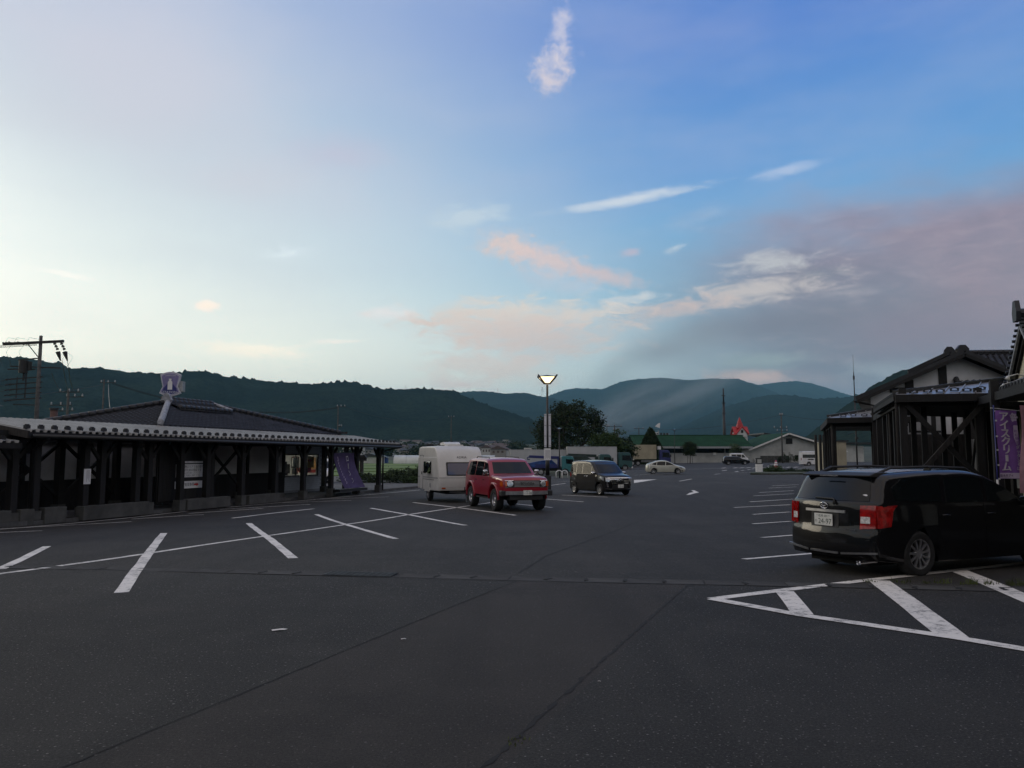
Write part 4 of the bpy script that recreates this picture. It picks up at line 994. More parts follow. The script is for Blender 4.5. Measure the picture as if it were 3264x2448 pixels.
# ================================================================== vehicles
_DEF.update(
    paint_red=dict(col=(0.27, 0.0025, 0.016), rough=0.32, var=0.05, vscale=2, coat=0.7, dirt=0.08),
    paint_black=dict(col=(0.005, 0.005, 0.006), rough=0.4, var=0.1, vscale=2, coat=0.8, spec=0.08),
    paint_beige=dict(col=(0.42, 0.42, 0.36), rough=0.32, var=0.04, vscale=2, coat=0.6, metal=0.2),
    paint_white=dict(col=(0.66, 0.66, 0.66), rough=0.35, var=0.04, vscale=2, coat=0.4),
    paint_teal=dict(col=(0.03, 0.17, 0.19), rough=0.4, var=0.08, vscale=2, coat=0.3, dirt=0.2),
    paint_teal_dark=dict(col=(0.015, 0.07, 0.07), rough=0.4, var=0.08, vscale=2, coat=0.3, dirt=0.2),
    paint_blue=dict(col=(0.015, 0.02, 0.12), rough=0.35, var=0.08, vscale=2, coat=0.3),
    caravan_white=dict(col=(0.56, 0.55, 0.52), rough=0.42, var=0.05, vscale=1.5, dirt=0.12),
    caravan_grey=dict(col=(0.30, 0.30, 0.30), rough=0.5, var=0.08),
    glass=dict(col=(0.006, 0.008, 0.009), rough=0.03, var=0.0, spec=0.32, coat=0.0),
    glass_tint=dict(col=(0.005, 0.006, 0.007), rough=0.04, var=0.0, spec=0.10),
    glass_blue=dict(col=(0.02, 0.02, 0.06), rough=0.05, var=0.0, spec=0.9),
    tyre=dict(col=(0.014, 0.014, 0.014), rough=0.85, var=0.25, vscale=8, bump=0.3),
    alloy=dict(col=(0.48, 0.48, 0.50), rough=0.3, metal=0.85, var=0.1, vscale=8),
    chrome=dict(col=(0.72, 0.72, 0.74), rough=0.12, metal=1.0, var=0.04),
    trim=dict(col=(0.016, 0.016, 0.017), rough=0.6, var=0.15),
    underbody=dict(col=(0.008, 0.008, 0.008), rough=0.9, var=0.2),
    lamp_glass=dict(col=(0.45, 0.46, 0.48), rough=0.12, metal=0.5, var=0.2, vscale=20, coat=0.6),
    lamp_amber=dict(col=(0.55, 0.09, 0.01), rough=0.15, var=0.15, vscale=12, coat=0.6),
    lamp_red=dict(col=(0.34, 0.006, 0.006), rough=0.12, var=0.25, vscale=14, coat=0.8),
    lamp_clear=dict(col=(0.75, 0.72, 0.70), rough=0.15, var=0.2, vscale=30, coat=0.6),
    plate=dict(col=(0.70, 0.70, 0.66), rough=0.5, var=0.02),
    plate_ink=dict(col=(0.02, 0.05, 0.03), rough=0.5, var=0.0),
    tarp_blue=dict(col=(0.012, 0.05, 0.20), rough=0.6, var=0.2, vscale=2),
    tarp_green=dict(col=(0.012, 0.028, 0.022), rough=0.7, var=0.2, vscale=2),
    alu=dict(col=(0.42, 0.43, 0.44), rough=0.5, metal=0.2, var=0.06, vscale=0.6, dirt=0.2),
    container=dict(col=(0.42, 0.38, 0.27), rough=0.6, var=0.08, vscale=0.8, dirt=0.35),
)
def catmull(pts, sub=5, closed=False):
    out = []; n = len(pts)
    for i in range(n - 1):
        p0, p1, p2, p3 = pts[max(i - 1, 0)], pts[i], pts[i + 1], pts[min(i + 2, n - 1)]
        for k in range(sub):
            t = k / sub
            out.append(tuple(0.5 * ((2 * b) + (-a + c) * t + (2 * a - 5 * b + 4 * c - d) * t * t + (-a + 3 * b - 3 * c + d) * t ** 3) for a, b, c, d in zip(p0, p1, p2, p3)))
    out.append(tuple(pts[-1])); return out

class Car:
    """x forward, y left, z up, origin on the ground midway between the axles"""
    def __init__(s, prof, W, belt, tumble, axles, arch_r, sill, bowF=0.12, bowR=0.10, taperF=0.10, taperR=0.06, r_top=0.09, barrel=0.03, sub=5, corner=0.35):
        s.W, s.belt, s.tumble, s.axles, s.arch_r, s.sill = W, belt, tumble, axles, arch_r, sill
        s.bowF, s.bowR, s.taperF, s.taperR, s.r_top, s.barrel, s.corner = bowF, bowR, taperF, taperR, r_top, barrel, corner
        s.prof = catmull(prof, sub); s.sub = sub
        s.xF = max(p[0] for p in s.prof); s.xR = min(p[0] for p in s.prof); s.top = max(p[1] for p in s.prof)
    def w(s, x, z):
        w = s.W / 2
        if x > s.xF - 0.9: w -= s.taperF * ((x - (s.xF - 0.9)) / 0.9) ** 2
        if x < s.xR + 0.7: w -= s.taperR * (((s.xR + 0.7) - x) / 0.7) ** 2
        zm = s.belt * 0.72
        if z > s.belt: w -= (z - s.belt) * s.tumble + 0.012
        elif z > zm: w -= s.barrel * 0.5 * ((z - zm) / (s.belt - zm)) ** 2
        else: w -= s.barrel * ((zm - z) / zm) ** 2
        return w
    def D(s, x, y, z):
        f = min(1.0, abs(y) / (s.W / 2)) ** 2.4
        mid = (s.xF + s.xR) / 2
        if x > mid: x -= s.bowF * f * ss(mid, s.xF, x)
        else: x += s.bowR * f * ss(mid, s.xR, x) if False else s.bowR * f * ss(0, 1, (mid - x) / (mid - s.xR))
        return (x, y, z)
    def side(s, sgn):
        return lambda a, b, o: s.D(a, sgn * (s.w(a, b) + o), b)
    def fx(s, z):
        c = [p[0] for p, q in zip(s.prof, s.prof[1:]) if min(p[1], q[1]) - 1e-6 <= z <= max(p[1], q[1]) + 1e-6 and p[0] > 0]
        return max(c) if c else s.xF
    def rx(s, z):
        c = []
        for p, q in zip(s.prof, s.prof[1:]):
            if min(p[1], q[1]) - 1e-6 <= z <= max(p[1], q[1]) + 1e-6 and p[0] < 0.3:
                t = 0 if abs(q[1] - p[1]) < 1e-6 else (z - p[1]) / (q[1] - p[1]); c.append(p[0] + (q[0] - p[0]) * t)
        return min(c) if c else s.xR
    def fxi(s, z):
        c = []
        for p, q in zip(s.prof, s.prof[1:]):
            if min(p[1], q[1]) - 1e-6 <= z <= max(p[1], q[1]) + 1e-6 and q[0] > -0.3:
                t = 0 if abs(q[1] - p[1]) < 1e-6 else (z - p[1]) / (q[1] - p[1]); c.append(p[0] + (q[0] - p[0]) * t)
        return max(c) if c else s.xF
    def _proud(s, xf, z, y):
        """forward distance of the skin at height z: the loft is crowned across the car"""
        e = 0.012; sl = (xf(z + e) - xf(z - e)) / (2 * e)
        k = math.sqrt(1 + min(sl * sl, 9.0)); x = xf(z)
        u = min(1.0, abs(y) / max(0.1, s.w(x, z) - s.r_top))
        return x, k, 0.035 * (1 - u * u)
    def front(s):
        def f(y, z, o):
            x, k, c = s._proud(s.fxi, z, y); return s.D(x + (c + o) * k, y, z)
        return f
    def rear(s):
        def f(y, z, o):
            x, k, c = s._proud(s.rx, z, y); return s.D(x - (c + o) * k, y, z)
        return f
    def outline(s):
        """closed side silhouette with wheel arches, going from the rear foot forward along the bottom"""
        z0 = s.sill; pts = [(s.prof[-1][0], s.prof[-1][1])]; pts = []
        x_r, x_f = s.prof[-1][0], s.prof[0][0]
        zr, zf = s.prof[-1][1], s.prof[0][1]
        bot = [(x_r, zr)]
        for ax in sorted(s.axles):
            r, cz = s.arch_r, s.arch_r * 0.93
            a0 = math.asin(max(-1, min(1, (z0 - cz) / r)))
            for k in range(13):
                a = math.pi - a0 - (math.pi - 2 * a0) * k / 12
                bot.append((ax + r * math.cos(a), cz + r * math.sin(a)))
        # sill height between
        bot2 = [bot[0]]
        for p in bot[1:]: bot2.append(p)
        return bot2, s.prof
    def build_body(s, mat, parent, name='body'):
        bot, prof = s.outline()
        loop = bot + prof[:-1]                                  # rear foot -> bottom -> front foot -> over the top -> rear
        n = len(loop)
        nb = len(bot)
        # normals (outward)
        N = []
        for i in range(n):
            a, b = loop[i - 1], loop[(i + 1) % n]
            d = (b[0] - a[0], b[1] - a[1]); L = math.hypot(*d) or 1
            N.append((d[1] / L, -d[0] / L))
        rr = [0.02 if i < nb else s.r_top for i in range(n)]
        for i in range(n):
            if i >= nb: 
                k = min(i - nb, n - 1 - i); rr[i] = 0.02 + (s.r_top - 0.02) * min(1, k / 4)
        mb = MB()
        rings = []
        steps = [0, 22, 45, 68, 90]
        for sg in (-1, 1):
            rg = []
            for t in steps:
                ct, st = math.cos(R(t)), math.sin(R(t)); ring = []
                for i, (x, z) in enumerate(loop):
                    r = rr[i]; px, pz = x - N[i][0] * r * (1 - ct), z - N[i][1] * r * (1 - ct)
                    wy = s.w(px, pz) - r * (1 - st)
                    ring.append(s.D(px, sg * wy, pz))
                rg.append(ring)
            rings.append(rg)
        # across the car
        cross = []
        for j in range(11):
            u = -1 + 2 * j / 10; ring = []
            for i, (x, z) in enumerate(loop):
                wy = s.w(x, z) - rr[i]; cr = (0.035 if i >= nb + 2 and i < n - 2 else 0.0) * (1 - u * u)
                ring.append(s.D(x + N[i][0] * cr, u * wy, z + N[i][1] * cr))
            cross.append(ring)
        def link(A, B, flip):
            nA = len(mb.v); mb.v += A + B
            for i in range(n):
                i2 = (i + 1) % n; f = (nA + i, nA + i2, nA + n + i2, nA + n + i)
                mb.f.append(f[::-1] if flip else f); mb.mi.append(0)
        seq = rings[0][::-1][:-1] + cross + rings[1][1:]
        for A, B in zip(seq, seq[1:]): link(A, B, True)
        # side skins
        for sg in (-1, 1):
            bm = bmesh.new(); t = 90
            vs = []
            for i, (x, z) in enumerate(loop):
                r = rr[i]; vs.append(bm.verts.new((x - N[i][0] * r, 0, z - N[i][1] * r)))
            bm.faces.new(vs)
            bmesh.ops.triangulate(bm, faces=bm.faces, ngon_method='EAR_CLIP')
            bmesh.ops.dissolve_limit(bm, angle_limit=0.01, verts=bm.verts, edges=bm.edges, use_dissolve_boundaries=False)
            zs = [s.belt * 0.45, s.belt * 0.72, s.belt * 0.9, s.belt, s.belt + 0.012, s.belt + (s.top - s.belt) * 0.33, s.belt + (s.top - s.belt) * 0.66]
            xs = [s.xR + 0.15, s.xR + 0.35, s.xR + 0.7, s.xR + 1.3, 0.0, s.xF - 1.6, s.xF - 0.9, s.xF - 0.6, s.xF - 0.35, s.xF - 0.15]
            for z in zs: bmesh.ops.bisect_plane(bm, geom=bm.verts[:] + bm.edges[:] + bm.faces[:], plane_co=(0, 0, z), plane_no=(0, 0, 1), dist=1e-5)
            for x in xs: bmesh.ops.bisect_plane(bm, geom=bm.verts[:] + bm.edges[:] + bm.faces[:], plane_co=(x, 0, 0), plane_no=(1, 0, 0), dist=1e-5)
            bm.verts.index_update(); k0 = len(mb.v)
            mb.v += [s.D(v.co.x, sg * s.w(v.co.x, v.co.z), v.co.z) for v in bm.verts]
            for f in bm.faces: mb.f.append(tuple(v.index + k0 for v in f.verts)); mb.mi.append(0)
            bm.free()
        me = bpy.data.meshes.new(name); me.from_pydata(mb.v, [], mb.f); me.materials.append(MAT(mat))
        bm = bmesh.new(); bm.from_mesh(me); bmesh.ops.remove_doubles(bm, verts=bm.verts, dist=0.0008); bmesh.ops.recalc_face_normals(bm, faces=bm.faces)
        for e in bm.edges: e.smooth = e.calc_face_angle(0) < R(38) if len(e.link_faces) == 2 else True
        bm.to_mesh(me); bm.free()
        me.polygons.foreach_set('use_smooth', [True] * len(me.polygons))
        o = bpy.data.objects.new(name, me); COL.objects.link(o); o.parent = parent
        # dark underbody so that one cannot look through the arches
        MB().bx(s.xR + 0.25, s.xF - 0.3, -s.W * 0.30, s.W * 0.30, s.sill * 0.75, s.belt * 0.85).build('underbody', 'underbody', parent)
        return o

def panel(poly, fn, name, mat, parent, off=0.004, depth=0.012, step=0.25, smooth=True):
    """thin plate following a curved surface: poly in surface coordinates, fn(a, b, offset) -> xyz"""
    bm = bmesh.new(); bm.faces.new([bm.verts.new((a, 0, b)) for a, b in poly])
    A = [p[0] for p in poly]; Bz = [p[1] for p in poly]
    for lo, hi, no in ((min(A), max(A), (1, 0, 0)), (min(Bz), max(Bz), (0, 0, 1))):
        k = int((hi - lo) / step)
        for i in range(1, k + 1):
            c = lo + (hi - lo) * i / (k + 1)
            bmesh.ops.bisect_plane(bm, geom=bm.verts[:] + bm.edges[:] + bm.faces[:], plane_co=(c, 0, 0) if no[0] else (0, 0, c), plane_no=no, dist=1e-6)
    bm.verts.index_update()
    mb = MB(); mb.v = [fn(v.co.x, v.co.z, off) for v in bm.verts]; n = len(mb.v)
    for f in bm.faces: mb.f.append(tuple(v.index for v in f.verts)); mb.mi.append(0)
    mb.v += [fn(v.co.x, v.co.z, off - depth) for v in bm.verts]
    for e in bm.edges:
        if len(e.link_faces) == 1: a, b = e.verts[0].index, e.verts[1].index; mb.f.append((a, b, n + b, n + a)); mb.mi.append(0)
    bm.free()
    return mb.build(name, mat, parent, smooth=smooth, sharp=40)

def rrect(x0, x1, z0, z1, r=0.04, n=3):
    out = []
    for cx, cz, a0 in ((x1 - r, z1 - r, 0), (x0 + r, z1 - r, 90), (x0 + r, z0 + r, 180), (x1 - r, z0 + r, 270)):
        for i in range(n + 1):
            a = R(a0 + 90 * i / n); out.append((cx + r * math.cos(a), cz + r * math.sin(a)))
    return out
def circ(cx, cz, r, n=18): return [(cx + r * math.cos(2 * math.pi * i / n), cz + r * math.sin(2 * math.pi * i / n)) for i in range(n)]

def wheel_meshes(Rw, width, rim, style='spoke5', mat='alloy'):
    t = MB(); h = width / 2
    t.lathe([(rim, -h * 0.9), (rim + 0.02, -h), (Rw - 0.035, -h), (Rw - 0.008, -h * 0.72), (Rw, -h * 0.4), (Rw, h * 0.4), (Rw - 0.008, h * 0.72), (Rw - 0.035, h), (rim + 0.02, h), (rim, h * 0.9)], axis='Y', n=32, closed=True)
    ty = t.mesh('tyre', 'tyre', smooth=True, sharp=45)
    m = MB(); y = -h * 0.86                                            # outer face looks to -y
    m.lathe([(rim, y), (rim - 0.015, y + 0.004), (rim - 0.03, y + 0.05), (rim * 0.9, h * 0.8)], axis='Y', n=32)
    m.lathe([(0.001, y + 0.012), (0.055, y + 0.014), (0.07, y + 0.03), (0.075, y + 0.06)], axis='Y', n=16)
    if style == 'steel':
        m.lathe([(0.07, y + 0.02), (rim * 0.42, y + 0.05), (rim * 0.55, y + 0.035), (rim * 0.70, y + 0.05), (rim * 0.97, y + 0.06)], axis='Y', n=32)
        for i in range(12):
            a = 2 * math.pi * i / 12; c = rim * 0.62
            m.box((c * math.cos(a), y + 0.034, c * math.sin(a)), (0.03, 0.012, 0.03), M=Matrix.Rotation(-a, 3, 'Y'))
    else:
        k = int(style[5:])
        tw = 0.052 if k <= 6 else 0.030
        for i in range(k):
            a = 2 * math.pi * i / k + 0.2
            d = Vector((math.cos(a), 0, math.sin(a)))
            m.beam(d * 0.05 + Vector((0, y + 0.022, 0)), d * (rim - 0.012) + Vector((0, y + 0.012, 0)), tw, 0.022, up=(0, 1, 0))
    rm = m.mesh('rim', mat, smooth=True, sharp=35)
    b = MB(); b.lathe([(0.001, h * 0.1), (rim * 0.86, h * 0.1), (rim * 0.93, h * 0.5)], axis='Y', n=24)
    br = b.mesh('brake', 'underbody')
    return ty, rm, br
def put_wheels(car, parent, Rw, width, rim, style, track, mat='alloy'):
    ty, rm, br = wheel_meshes(Rw, width, rim, style, mat)
    for ax in car.axles:
        for sg in (-1, 1):
            o = place('wheel', ty, parent, (ax, sg * track / 2, Rw), 0 if sg < 0 else math.pi)
            place('rim', rm, o); place('brake', br, o)

def plate(parent, M, top, main, kana, big=1.0, mat='plate'):
    """Japanese licence plate 0.33 x 0.165"""
    mb = MB(); mb.prism(rrect(-0.165, 0.165, -0.0825, 0.0825, 0.012), lambda a, b, t: M @ Vector((a, b, t)), 0, 0.006)
    p = mb.build('licence_plate', mat, parent)
    f = lambda x, y: M @ Matrix.Translation((x, y, 0.008))
    text_obj(top, 0.045, 'plate_ink', p, f(0.0, 0.048)); text_obj(main, 0.105, 'plate_ink', p, f(0.028, -0.028)); text_obj(kana, 0.045, 'plate_ink', p, f(-0.135, -0.028))
    for x in (-0.11, 0.11): MB().prism(circ(x, 0.055, 0.007, 8), lambda a, b, t: M @ Vector((a, b, t)), 0.005, 0.010).build('bolt', 'galv', p)
    return p
def emblem_ovals(parent, M, w=0.12, name='badge'):
    mb = MB(); f = lambda x, y: tuple(M @ Vector((x, y, 0.004)))
    def ring(cx, cy, a, b, r): mb.tube([f(cx + a * math.cos(2 * math.pi * i / 20), cy + b * math.sin(2 * math.pi * i / 20)) for i in range(21)], r, 5, caps=False)
    ring(0, 0, w / 2, w * 0.34, 0.007); ring(0, 0.002, w * 0.17, w * 0.31, 0.006); ring(0, w * 0.13, w * 0.33, w * 0.16, 0.006)
    return mb.build(name, 'chrome', parent, smooth=True)
def vehicle(name, label, cat, x, y, heading, group=None, dz=0.0):
    return thing(name, label, cat, (x, y, GZ(x, y) + dz), R(90 - heading), group)
def mirror(car, parent, x, z, mat, size=(0.16, 0.20, 0.15), out=0.12):
    for sg in (-1, 1):
        y = car.w(x, z)
        mb = MB(); d = size
        pts = []
        mb.prism(rrect(-d[1] / 2, d[1] / 2, -d[2] / 2, d[2] / 2, 0.045), lambda a, b, t: (x + t, sg * (y + out + a), z + b), -0.05, 0.0)
        mb.prism(rrect(-d[1] / 2 * 0.7, d[1] / 2 * 0.7, -d[2] / 2 * 0.7, d[2] / 2 * 0.7, 0.03), lambda a, b, t: (x + t, sg * (y + out + a), z + b), 0.0, 0.09)
        mb.beam((x, sg * (y - 0.02), z - 0.06), (x, sg * (y + out), z - 0.04), 0.07, 0.03)
        m = mb.build('door_mirror', mat, parent, smooth=True, sharp=40, bevel=0.015, seg=2)
        MB().prism(rrect(-d[1] / 2 * 0.86, d[1] / 2 * 0.86, -d[2] / 2 * 0.82, d[2] / 2 * 0.82, 0.04), lambda a, b, t: (x + t, sg * (y + out + a), z + b), -0.056, -0.052).build('mirror_glass', 'glass', m)
def doors(car, parent, polys, mat, handles=(), hmat=None):
    for sg in (-1, 1):
        for i, poly in enumerate(polys):
            d = panel(poly, car.side(sg), 'door', mat, parent, 0.004, 0.010, 0.2)
            if i < len(handles):
                hx, hz = handles[i]
                hb = MB(); f = car.side(sg)
                hb.tube([f(hx - 0.09, hz, 0.005), f(hx - 0.07, hz, 0.032), f(hx + 0.07, hz, 0.032), f(hx + 0.09, hz, 0.005)], 0.012, 6)
                hb.build('door_handle', hmat or mat, d, smooth=True)
def side_glass(car, parent, polys, mat='glass', off=0.005):
    for sg in (-1, 1):
        for poly in polys: panel(poly, car.side(sg), 'window', mat, parent, off, 0.012, 0.15)
def shift(p, dx=0, dz=0): return [(a + dx, b + dz) for a, b in p]

# ---------------------------------------------------------------- red off-roader
suv = vehicle('red_off_roader', 'red boxy off-roader with round headlamps and steel bumper, towing a caravan', 'car', -0.27, 30.06, 160)
C1 = Car([(2.28, 0.62), (2.32, 0.72), (2.31, 0.98), (2.26, 1.13), (2.10, 1.20), (1.55, 1.245), (1.05, 1.27), (0.92, 1.30), (0.42, 1.72), (0.28, 1.805), (0.0, 1.855), (-0.9, 1.88), (-1.9, 1.86), (-2.12, 1.80), (-2.22, 1.62), (-2.30, 1.25), (-2.34, 1.10), (-2.36, 0.85), (-2.34, 0.60)],
         1.86, 1.20, 0.20, (1.425, -1.425), 0.485, 0.52, bowF=0.08, bowR=0.05, taperF=0.07, taperR=0.04, r_top=0.10, barrel=0.05)
C1.build_body('paint_red', suv)
put_wheels(C1, suv, 0.40, 0.27, 0.225, 'steel', 1.62)
f_, r_ = C1.front(), C1.rear()
panel([(-0.75, 1.315), (0.75, 1.315), (0.66, 1.735), (-0.66, 1.735)], f_, 'windscreen', 'glass', suv, 0.006, 0.02, 0.2)
side_glass(C1, suv, [[(0.86, 1.25), (0.42, 1.69), (0.10, 1.745), (0.07, 1.225), (0.3, 1.22)], [(0.01, 1.225), (0.04, 1.75), (-0.84, 1.765), (-0.88, 1.225)], [(-0.95, 1.225), (-0.92, 1.765), (-1.80, 1.745), (-2.06, 1.30), (-2.02, 1.225)]])
panel([(-0.62, 1.32), (0.62, 1.32), (0.56, 1.70), (-0.56, 1.70)], r_, 'rear_window', 'glass', suv, 0.008, 0.02, 0.2)
doors(C1, suv, [[(0.93, 1.2), (0.93, 0.95), (0.90, 0.60), (0.05, 0.60), (0.03, 1.22)], [(0.01, 1.22), (0.03, 0.60), (-0.80, 0.60), (-1.00, 0.95), (-0.92, 1.22)]], 'paint_red', ((0.2, 1.08), (-0.72, 1.08)), 'trim')
mirror(C1, suv, 0.72, 1.36, 'chrome', (0.1, 0.17, 0.19), 0.13)
# flared arches
for sg in (-1, 1):
    for ax in C1.axles:
        mb = MB(); fs_ = C1.side(sg); pts = [fs_(ax + 0.52 * math.cos(R(a)), 0.455 + 0.52 * math.sin(R(a)), 0.012) for a in range(-5, 186, 10)]
        mb.tube(pts, 0.045, 6); mb.build('wheel_flare', 'paint_red', suv, smooth=True)
# nose: dark panel with grille bars, framed lamps, maker's word
panel(rrect(-0.80, 0.80, 0.86, 1.10, 0.02), f_, 'grille_panel', 'trim', suv, 0.012, 0.03, 0.2)
for z in (0.89, 0.935, 0.98, 1.025, 1.07): panel([(-0.47, z - 0.009), (0.47, z - 0.009), (0.47, z + 0.009), (-0.47, z + 0.009)], f_, 'grille_bar', 'caravan_grey', suv, 0.026, 0.016, 0.2)
fr_ = MB()
for sg in (-1, 1):
    panel(circ(sg * 0.625, 0.98, 0.094, 20), f_, 'headlamp', 'lamp_glass', suv, 0.045, 0.035, 0.06)
    mb = MB(); mb.tube([f_(sg * 0.625 + 0.1 * math.cos(2 * math.pi * i / 20), 0.98 + 0.1 * math.sin(2 * math.pi * i / 20), 0.03) for i in range(21)], 0.011, 6, caps=False); mb.build('lamp_ring', 'chrome', suv, smooth=True)
    panel(rrect(min(sg * 0.735, sg * 0.79), max(sg * 0.735, sg * 0.79), 0.89, 1.07, 0.01), f_, 'indicator', 'lamp_amber', suv, 0.028, 0.02, 0.1)
    panel([(2.26, 0.89), (2.26, 1.07), (2.06, 1.07), (2.08, 0.89)], C1.side(sg), 'indicator', 'lamp_amber', suv, 0.008, 0.02, 0.1)
    for zz in (0.865, 1.095): panel([(sg * 0.50, zz - 0.008), (sg * 0.80, zz - 0.008), (sg * 0.80, zz + 0.008), (sg * 0.50, zz + 0.008)][::sg], f_, 'lamp_frame', 'chrome', suv, 0.02, 0.02, 0.2)
_n = Vector(f_(0, 0.98, 0.036)); text_obj('TOYOTA', 0.13, 'chrome', suv, face_m(_n, (0, 1, 0), (0, 0, 1)), 'nameplate', thick=0.004)
# bumper and plate
mb = MB(); P = [[(2.40 - 0.10 * (y / 0.95) ** 2, y, z) for y in [-0.80 + 0.16 * i for i in range(11)]] for z in (0.60, 0.73)]; mb.grid(P)
mb.grid([P[1], [(p[0] - 0.14, p[1], p[2]) for p in P[1]]]); mb.grid([P[0], [(p[0] - 0.14, p[1], p[2]) for p in P[0]]]); mb.build('front_bumper', 'alloy', suv, smooth=True, sharp=40)
for sg in (-1, 1): MB().box((2.22, sg * 0.885, 0.655), (0.30, 0.17, 0.19)).build('bumper_end', 'trim', suv, bevel=0.03, seg=2)
MB().bx(2.0, 2.28, -0.62, 0.62, 0.42, 0.62).build('valance', 'trim', suv)
MB().bx(-2.50, -2.30, -0.88, 0.88, 0.56, 0.72).build('rear_bumper', 'trim', suv, bevel=0.03)
for sg in (-1, 1): panel([(sg * 0.74, 0.95), (sg * 0.86, 0.95), (sg * 0.86, 1.35), (sg * 0.74, 1.35)][::sg], r_, 'tail_lamp', 'lamp_red', suv, 0.01, 0.02, 0.2)
plate(suv, face_m((2.408, 0.0, 0.675), (0, 1, 0), (0, 0, 1)), '松本 33', '11-08', 'も')
for sg in (-1, 1):
    mb = MB(); mb.tube([(0.0, sg * 0.60, 1.83), (-0.12, sg * 0.60, 1.91), (-1.55, sg * 0.60, 1.94), (-1.7, sg * 0.60, 1.85)], 0.018, 6); mb.build('roof_rail', 'trim', suv, smooth=True)
    MB().bx(-0.75, 0.80, sg * 0.86 - 0.05, sg * 0.86 + 0.05, 0.40, 0.45).build('side_step', 'trim', suv)

# ---------------------------------------------------------------- caravan
cv = vehicle('caravan', 'cream single-axle caravan hitched behind the red off-roader', 'caravan', -2.77, 35.2, 160)
C2 = Car([(1.86, 0.50), (1.93, 0.70), (1.88, 1.10), (1.74, 1.62), (1.48, 2.12), (1.20, 2.30), (0.9, 2.36), (-0.6, 2.38), (-1.55, 2.37), (-1.78, 2.28), (-1.86, 2.05), (-1.90, 1.3), (-1.90, 0.50)], 2.04, 1.9, 0.02, (0.0,), 0.36, 0.47, bowF=0.03, bowR=0.02, taperF=0.02, taperR=0.01, r_top=0.05, barrel=0.0)
C2.build_body('caravan_white', cv)
put_wheels(C2, cv, 0.31, 0.19, 0.19, 'spoke5', 1.80)
f2 = C2.front()
panel(rrect(-0.66, 0.66, 1.13, 1.70, 0.05), f2, 'front_window', 'glass', cv, 0.012, 0.02, 0.2)
panel(rrect(-0.60, 0.60, 1.18, 1.65, 0.05), f2, 'window_blind', 'glass_blue', cv, 0.018, 0.01, 0.2)
panel([(-0.98, 0.52), (0.98, 0.52), (0.98, 1.02), (-0.98, 1.02)], f2, 'gas_locker', 'caravan_white', cv, 0.02, 0.03, 0.3)
panel([(-0.98, 1.035), (0.98, 1.035), (0.98, 1.05), (-0.98, 1.05)], f2, 'trim_strip', 'trim', cv, 0.01, 0.02, 0.4)
text_obj('ADRIA', 0.15, 'trim', cv, face_m(f2(0.05, 1.90, 0.008), (0.0, 1, 0), (-0.5, 0, 1)), 'nameplate')
for sg in (-1, 1):
    fs_ = C2.side(sg)
    panel(rrect(-0.05, 0.62, 1.20, 1.75, 0.06), fs_, 'window', 'glass', cv, 0.010, 0.02, 0.3)
    panel(rrect(-0.72, -0.30, 1.20, 1.72, 0.05), fs_, 'window', 'glass', cv, 0.010, 0.02, 0.3)
    panel([(-1.86, 1.00), (1.78, 1.00), (1.76, 1.06), (-1.86, 1.06)], fs_, 'stripe', 'caravan_grey', cv, 0.004, 0.008, 0.4)
    panel([(-1.2, 0.93), (1.2, 0.93), (1.2, 0.95), (-1.2, 0.95)], fs_, 'stripe', 'trim', cv, 0.004, 0.008, 0.4)
    panel(rrect(0.35, 0.65, 0.60, 0.78, 0.02), fs_, 'vent', 'caravan_grey', cv, 0.006, 0.01, 0.3)
d_ = panel(rrect(-1.45, -0.88, 0.52, 1.98, 0.06), C2.side(-1), 'door', 'caravan_white', cv, 0.012, 0.02, 0.3)
MB().box((-0.98, -1.045, 1.2), (0.05, 0.03, 0.13)).build('door_handle', 'trim', d_)
ed = MB()
for a, b in (((-1.47, 0.5), (-1.47, 2.0)), ((-0.86, 0.5), (-0.86, 2.0)), ((-1.47, 2.0), (-0.86, 2.0))): ed.tube([C2.side(-1)(*a, 0.006), C2.side(-1)(*b, 0.006)], 0.008, 4)
ed.build('door_gap', 'trim', cv)
# opened flap window
MB().prism([(0, 0), (0.66, 0), (0.66, 0.5), (0, 0.5)], lambda a, b, t: (-0.02 + a, -1.03 - (0.5 - b) * 0.35 - t, 1.24 + b), 0.0, 0.02).build('window_flap', 'glass', cv)
MB().bx(0.3, 0.95, -0.35, 0.35, 2.37, 2.45).build('roof_hatch', 'caravan_white', cv, bevel=0.03)
mb = MB(); mb.prism([(0, 0), (0.75, -0.02), (0.75, 0.06), (0.5, 0.12), (0, 0.10)], lambda a, b, t: (-0.35 + a, t, 2.45 + b), -0.36, 0.36); mb.build('roof_vent', 'white_metal', cv)
MB().prism(circ(0, 0.42, 0.44, 20)[:11] + [(-0.44, 0.36), (0.44, 0.36)][:0], lambda a, b, t: (a, -1.022 - t, b), 0.0, 0.02).build('wheel_arch_trim', 'caravan_white', cv)
mb = MB(); mb.beam((1.8, -0.5, 0.45), (3.0, 0, 0.45), 0.06, 0.08); mb.beam((1.8, 0.5, 0.45), (3.0, 0, 0.45), 0.06, 0.08); mb.build('drawbar', 'trim', cv)
MB().cyl((2.6, 0, 0.05), (2.6, 0, 0.7), 0.03, 0.03, 8).build('jockey_wheel', 'galv', cv)
for sg in (-1, 1): panel(rrect(min(sg * 0.72, sg * 0.88), max(sg * 0.72, sg * 0.88), 0.58, 0.64, 0.02), f2, 'marker_lamp', 'lamp_amber', cv, 0.03, 0.02, 0.2)

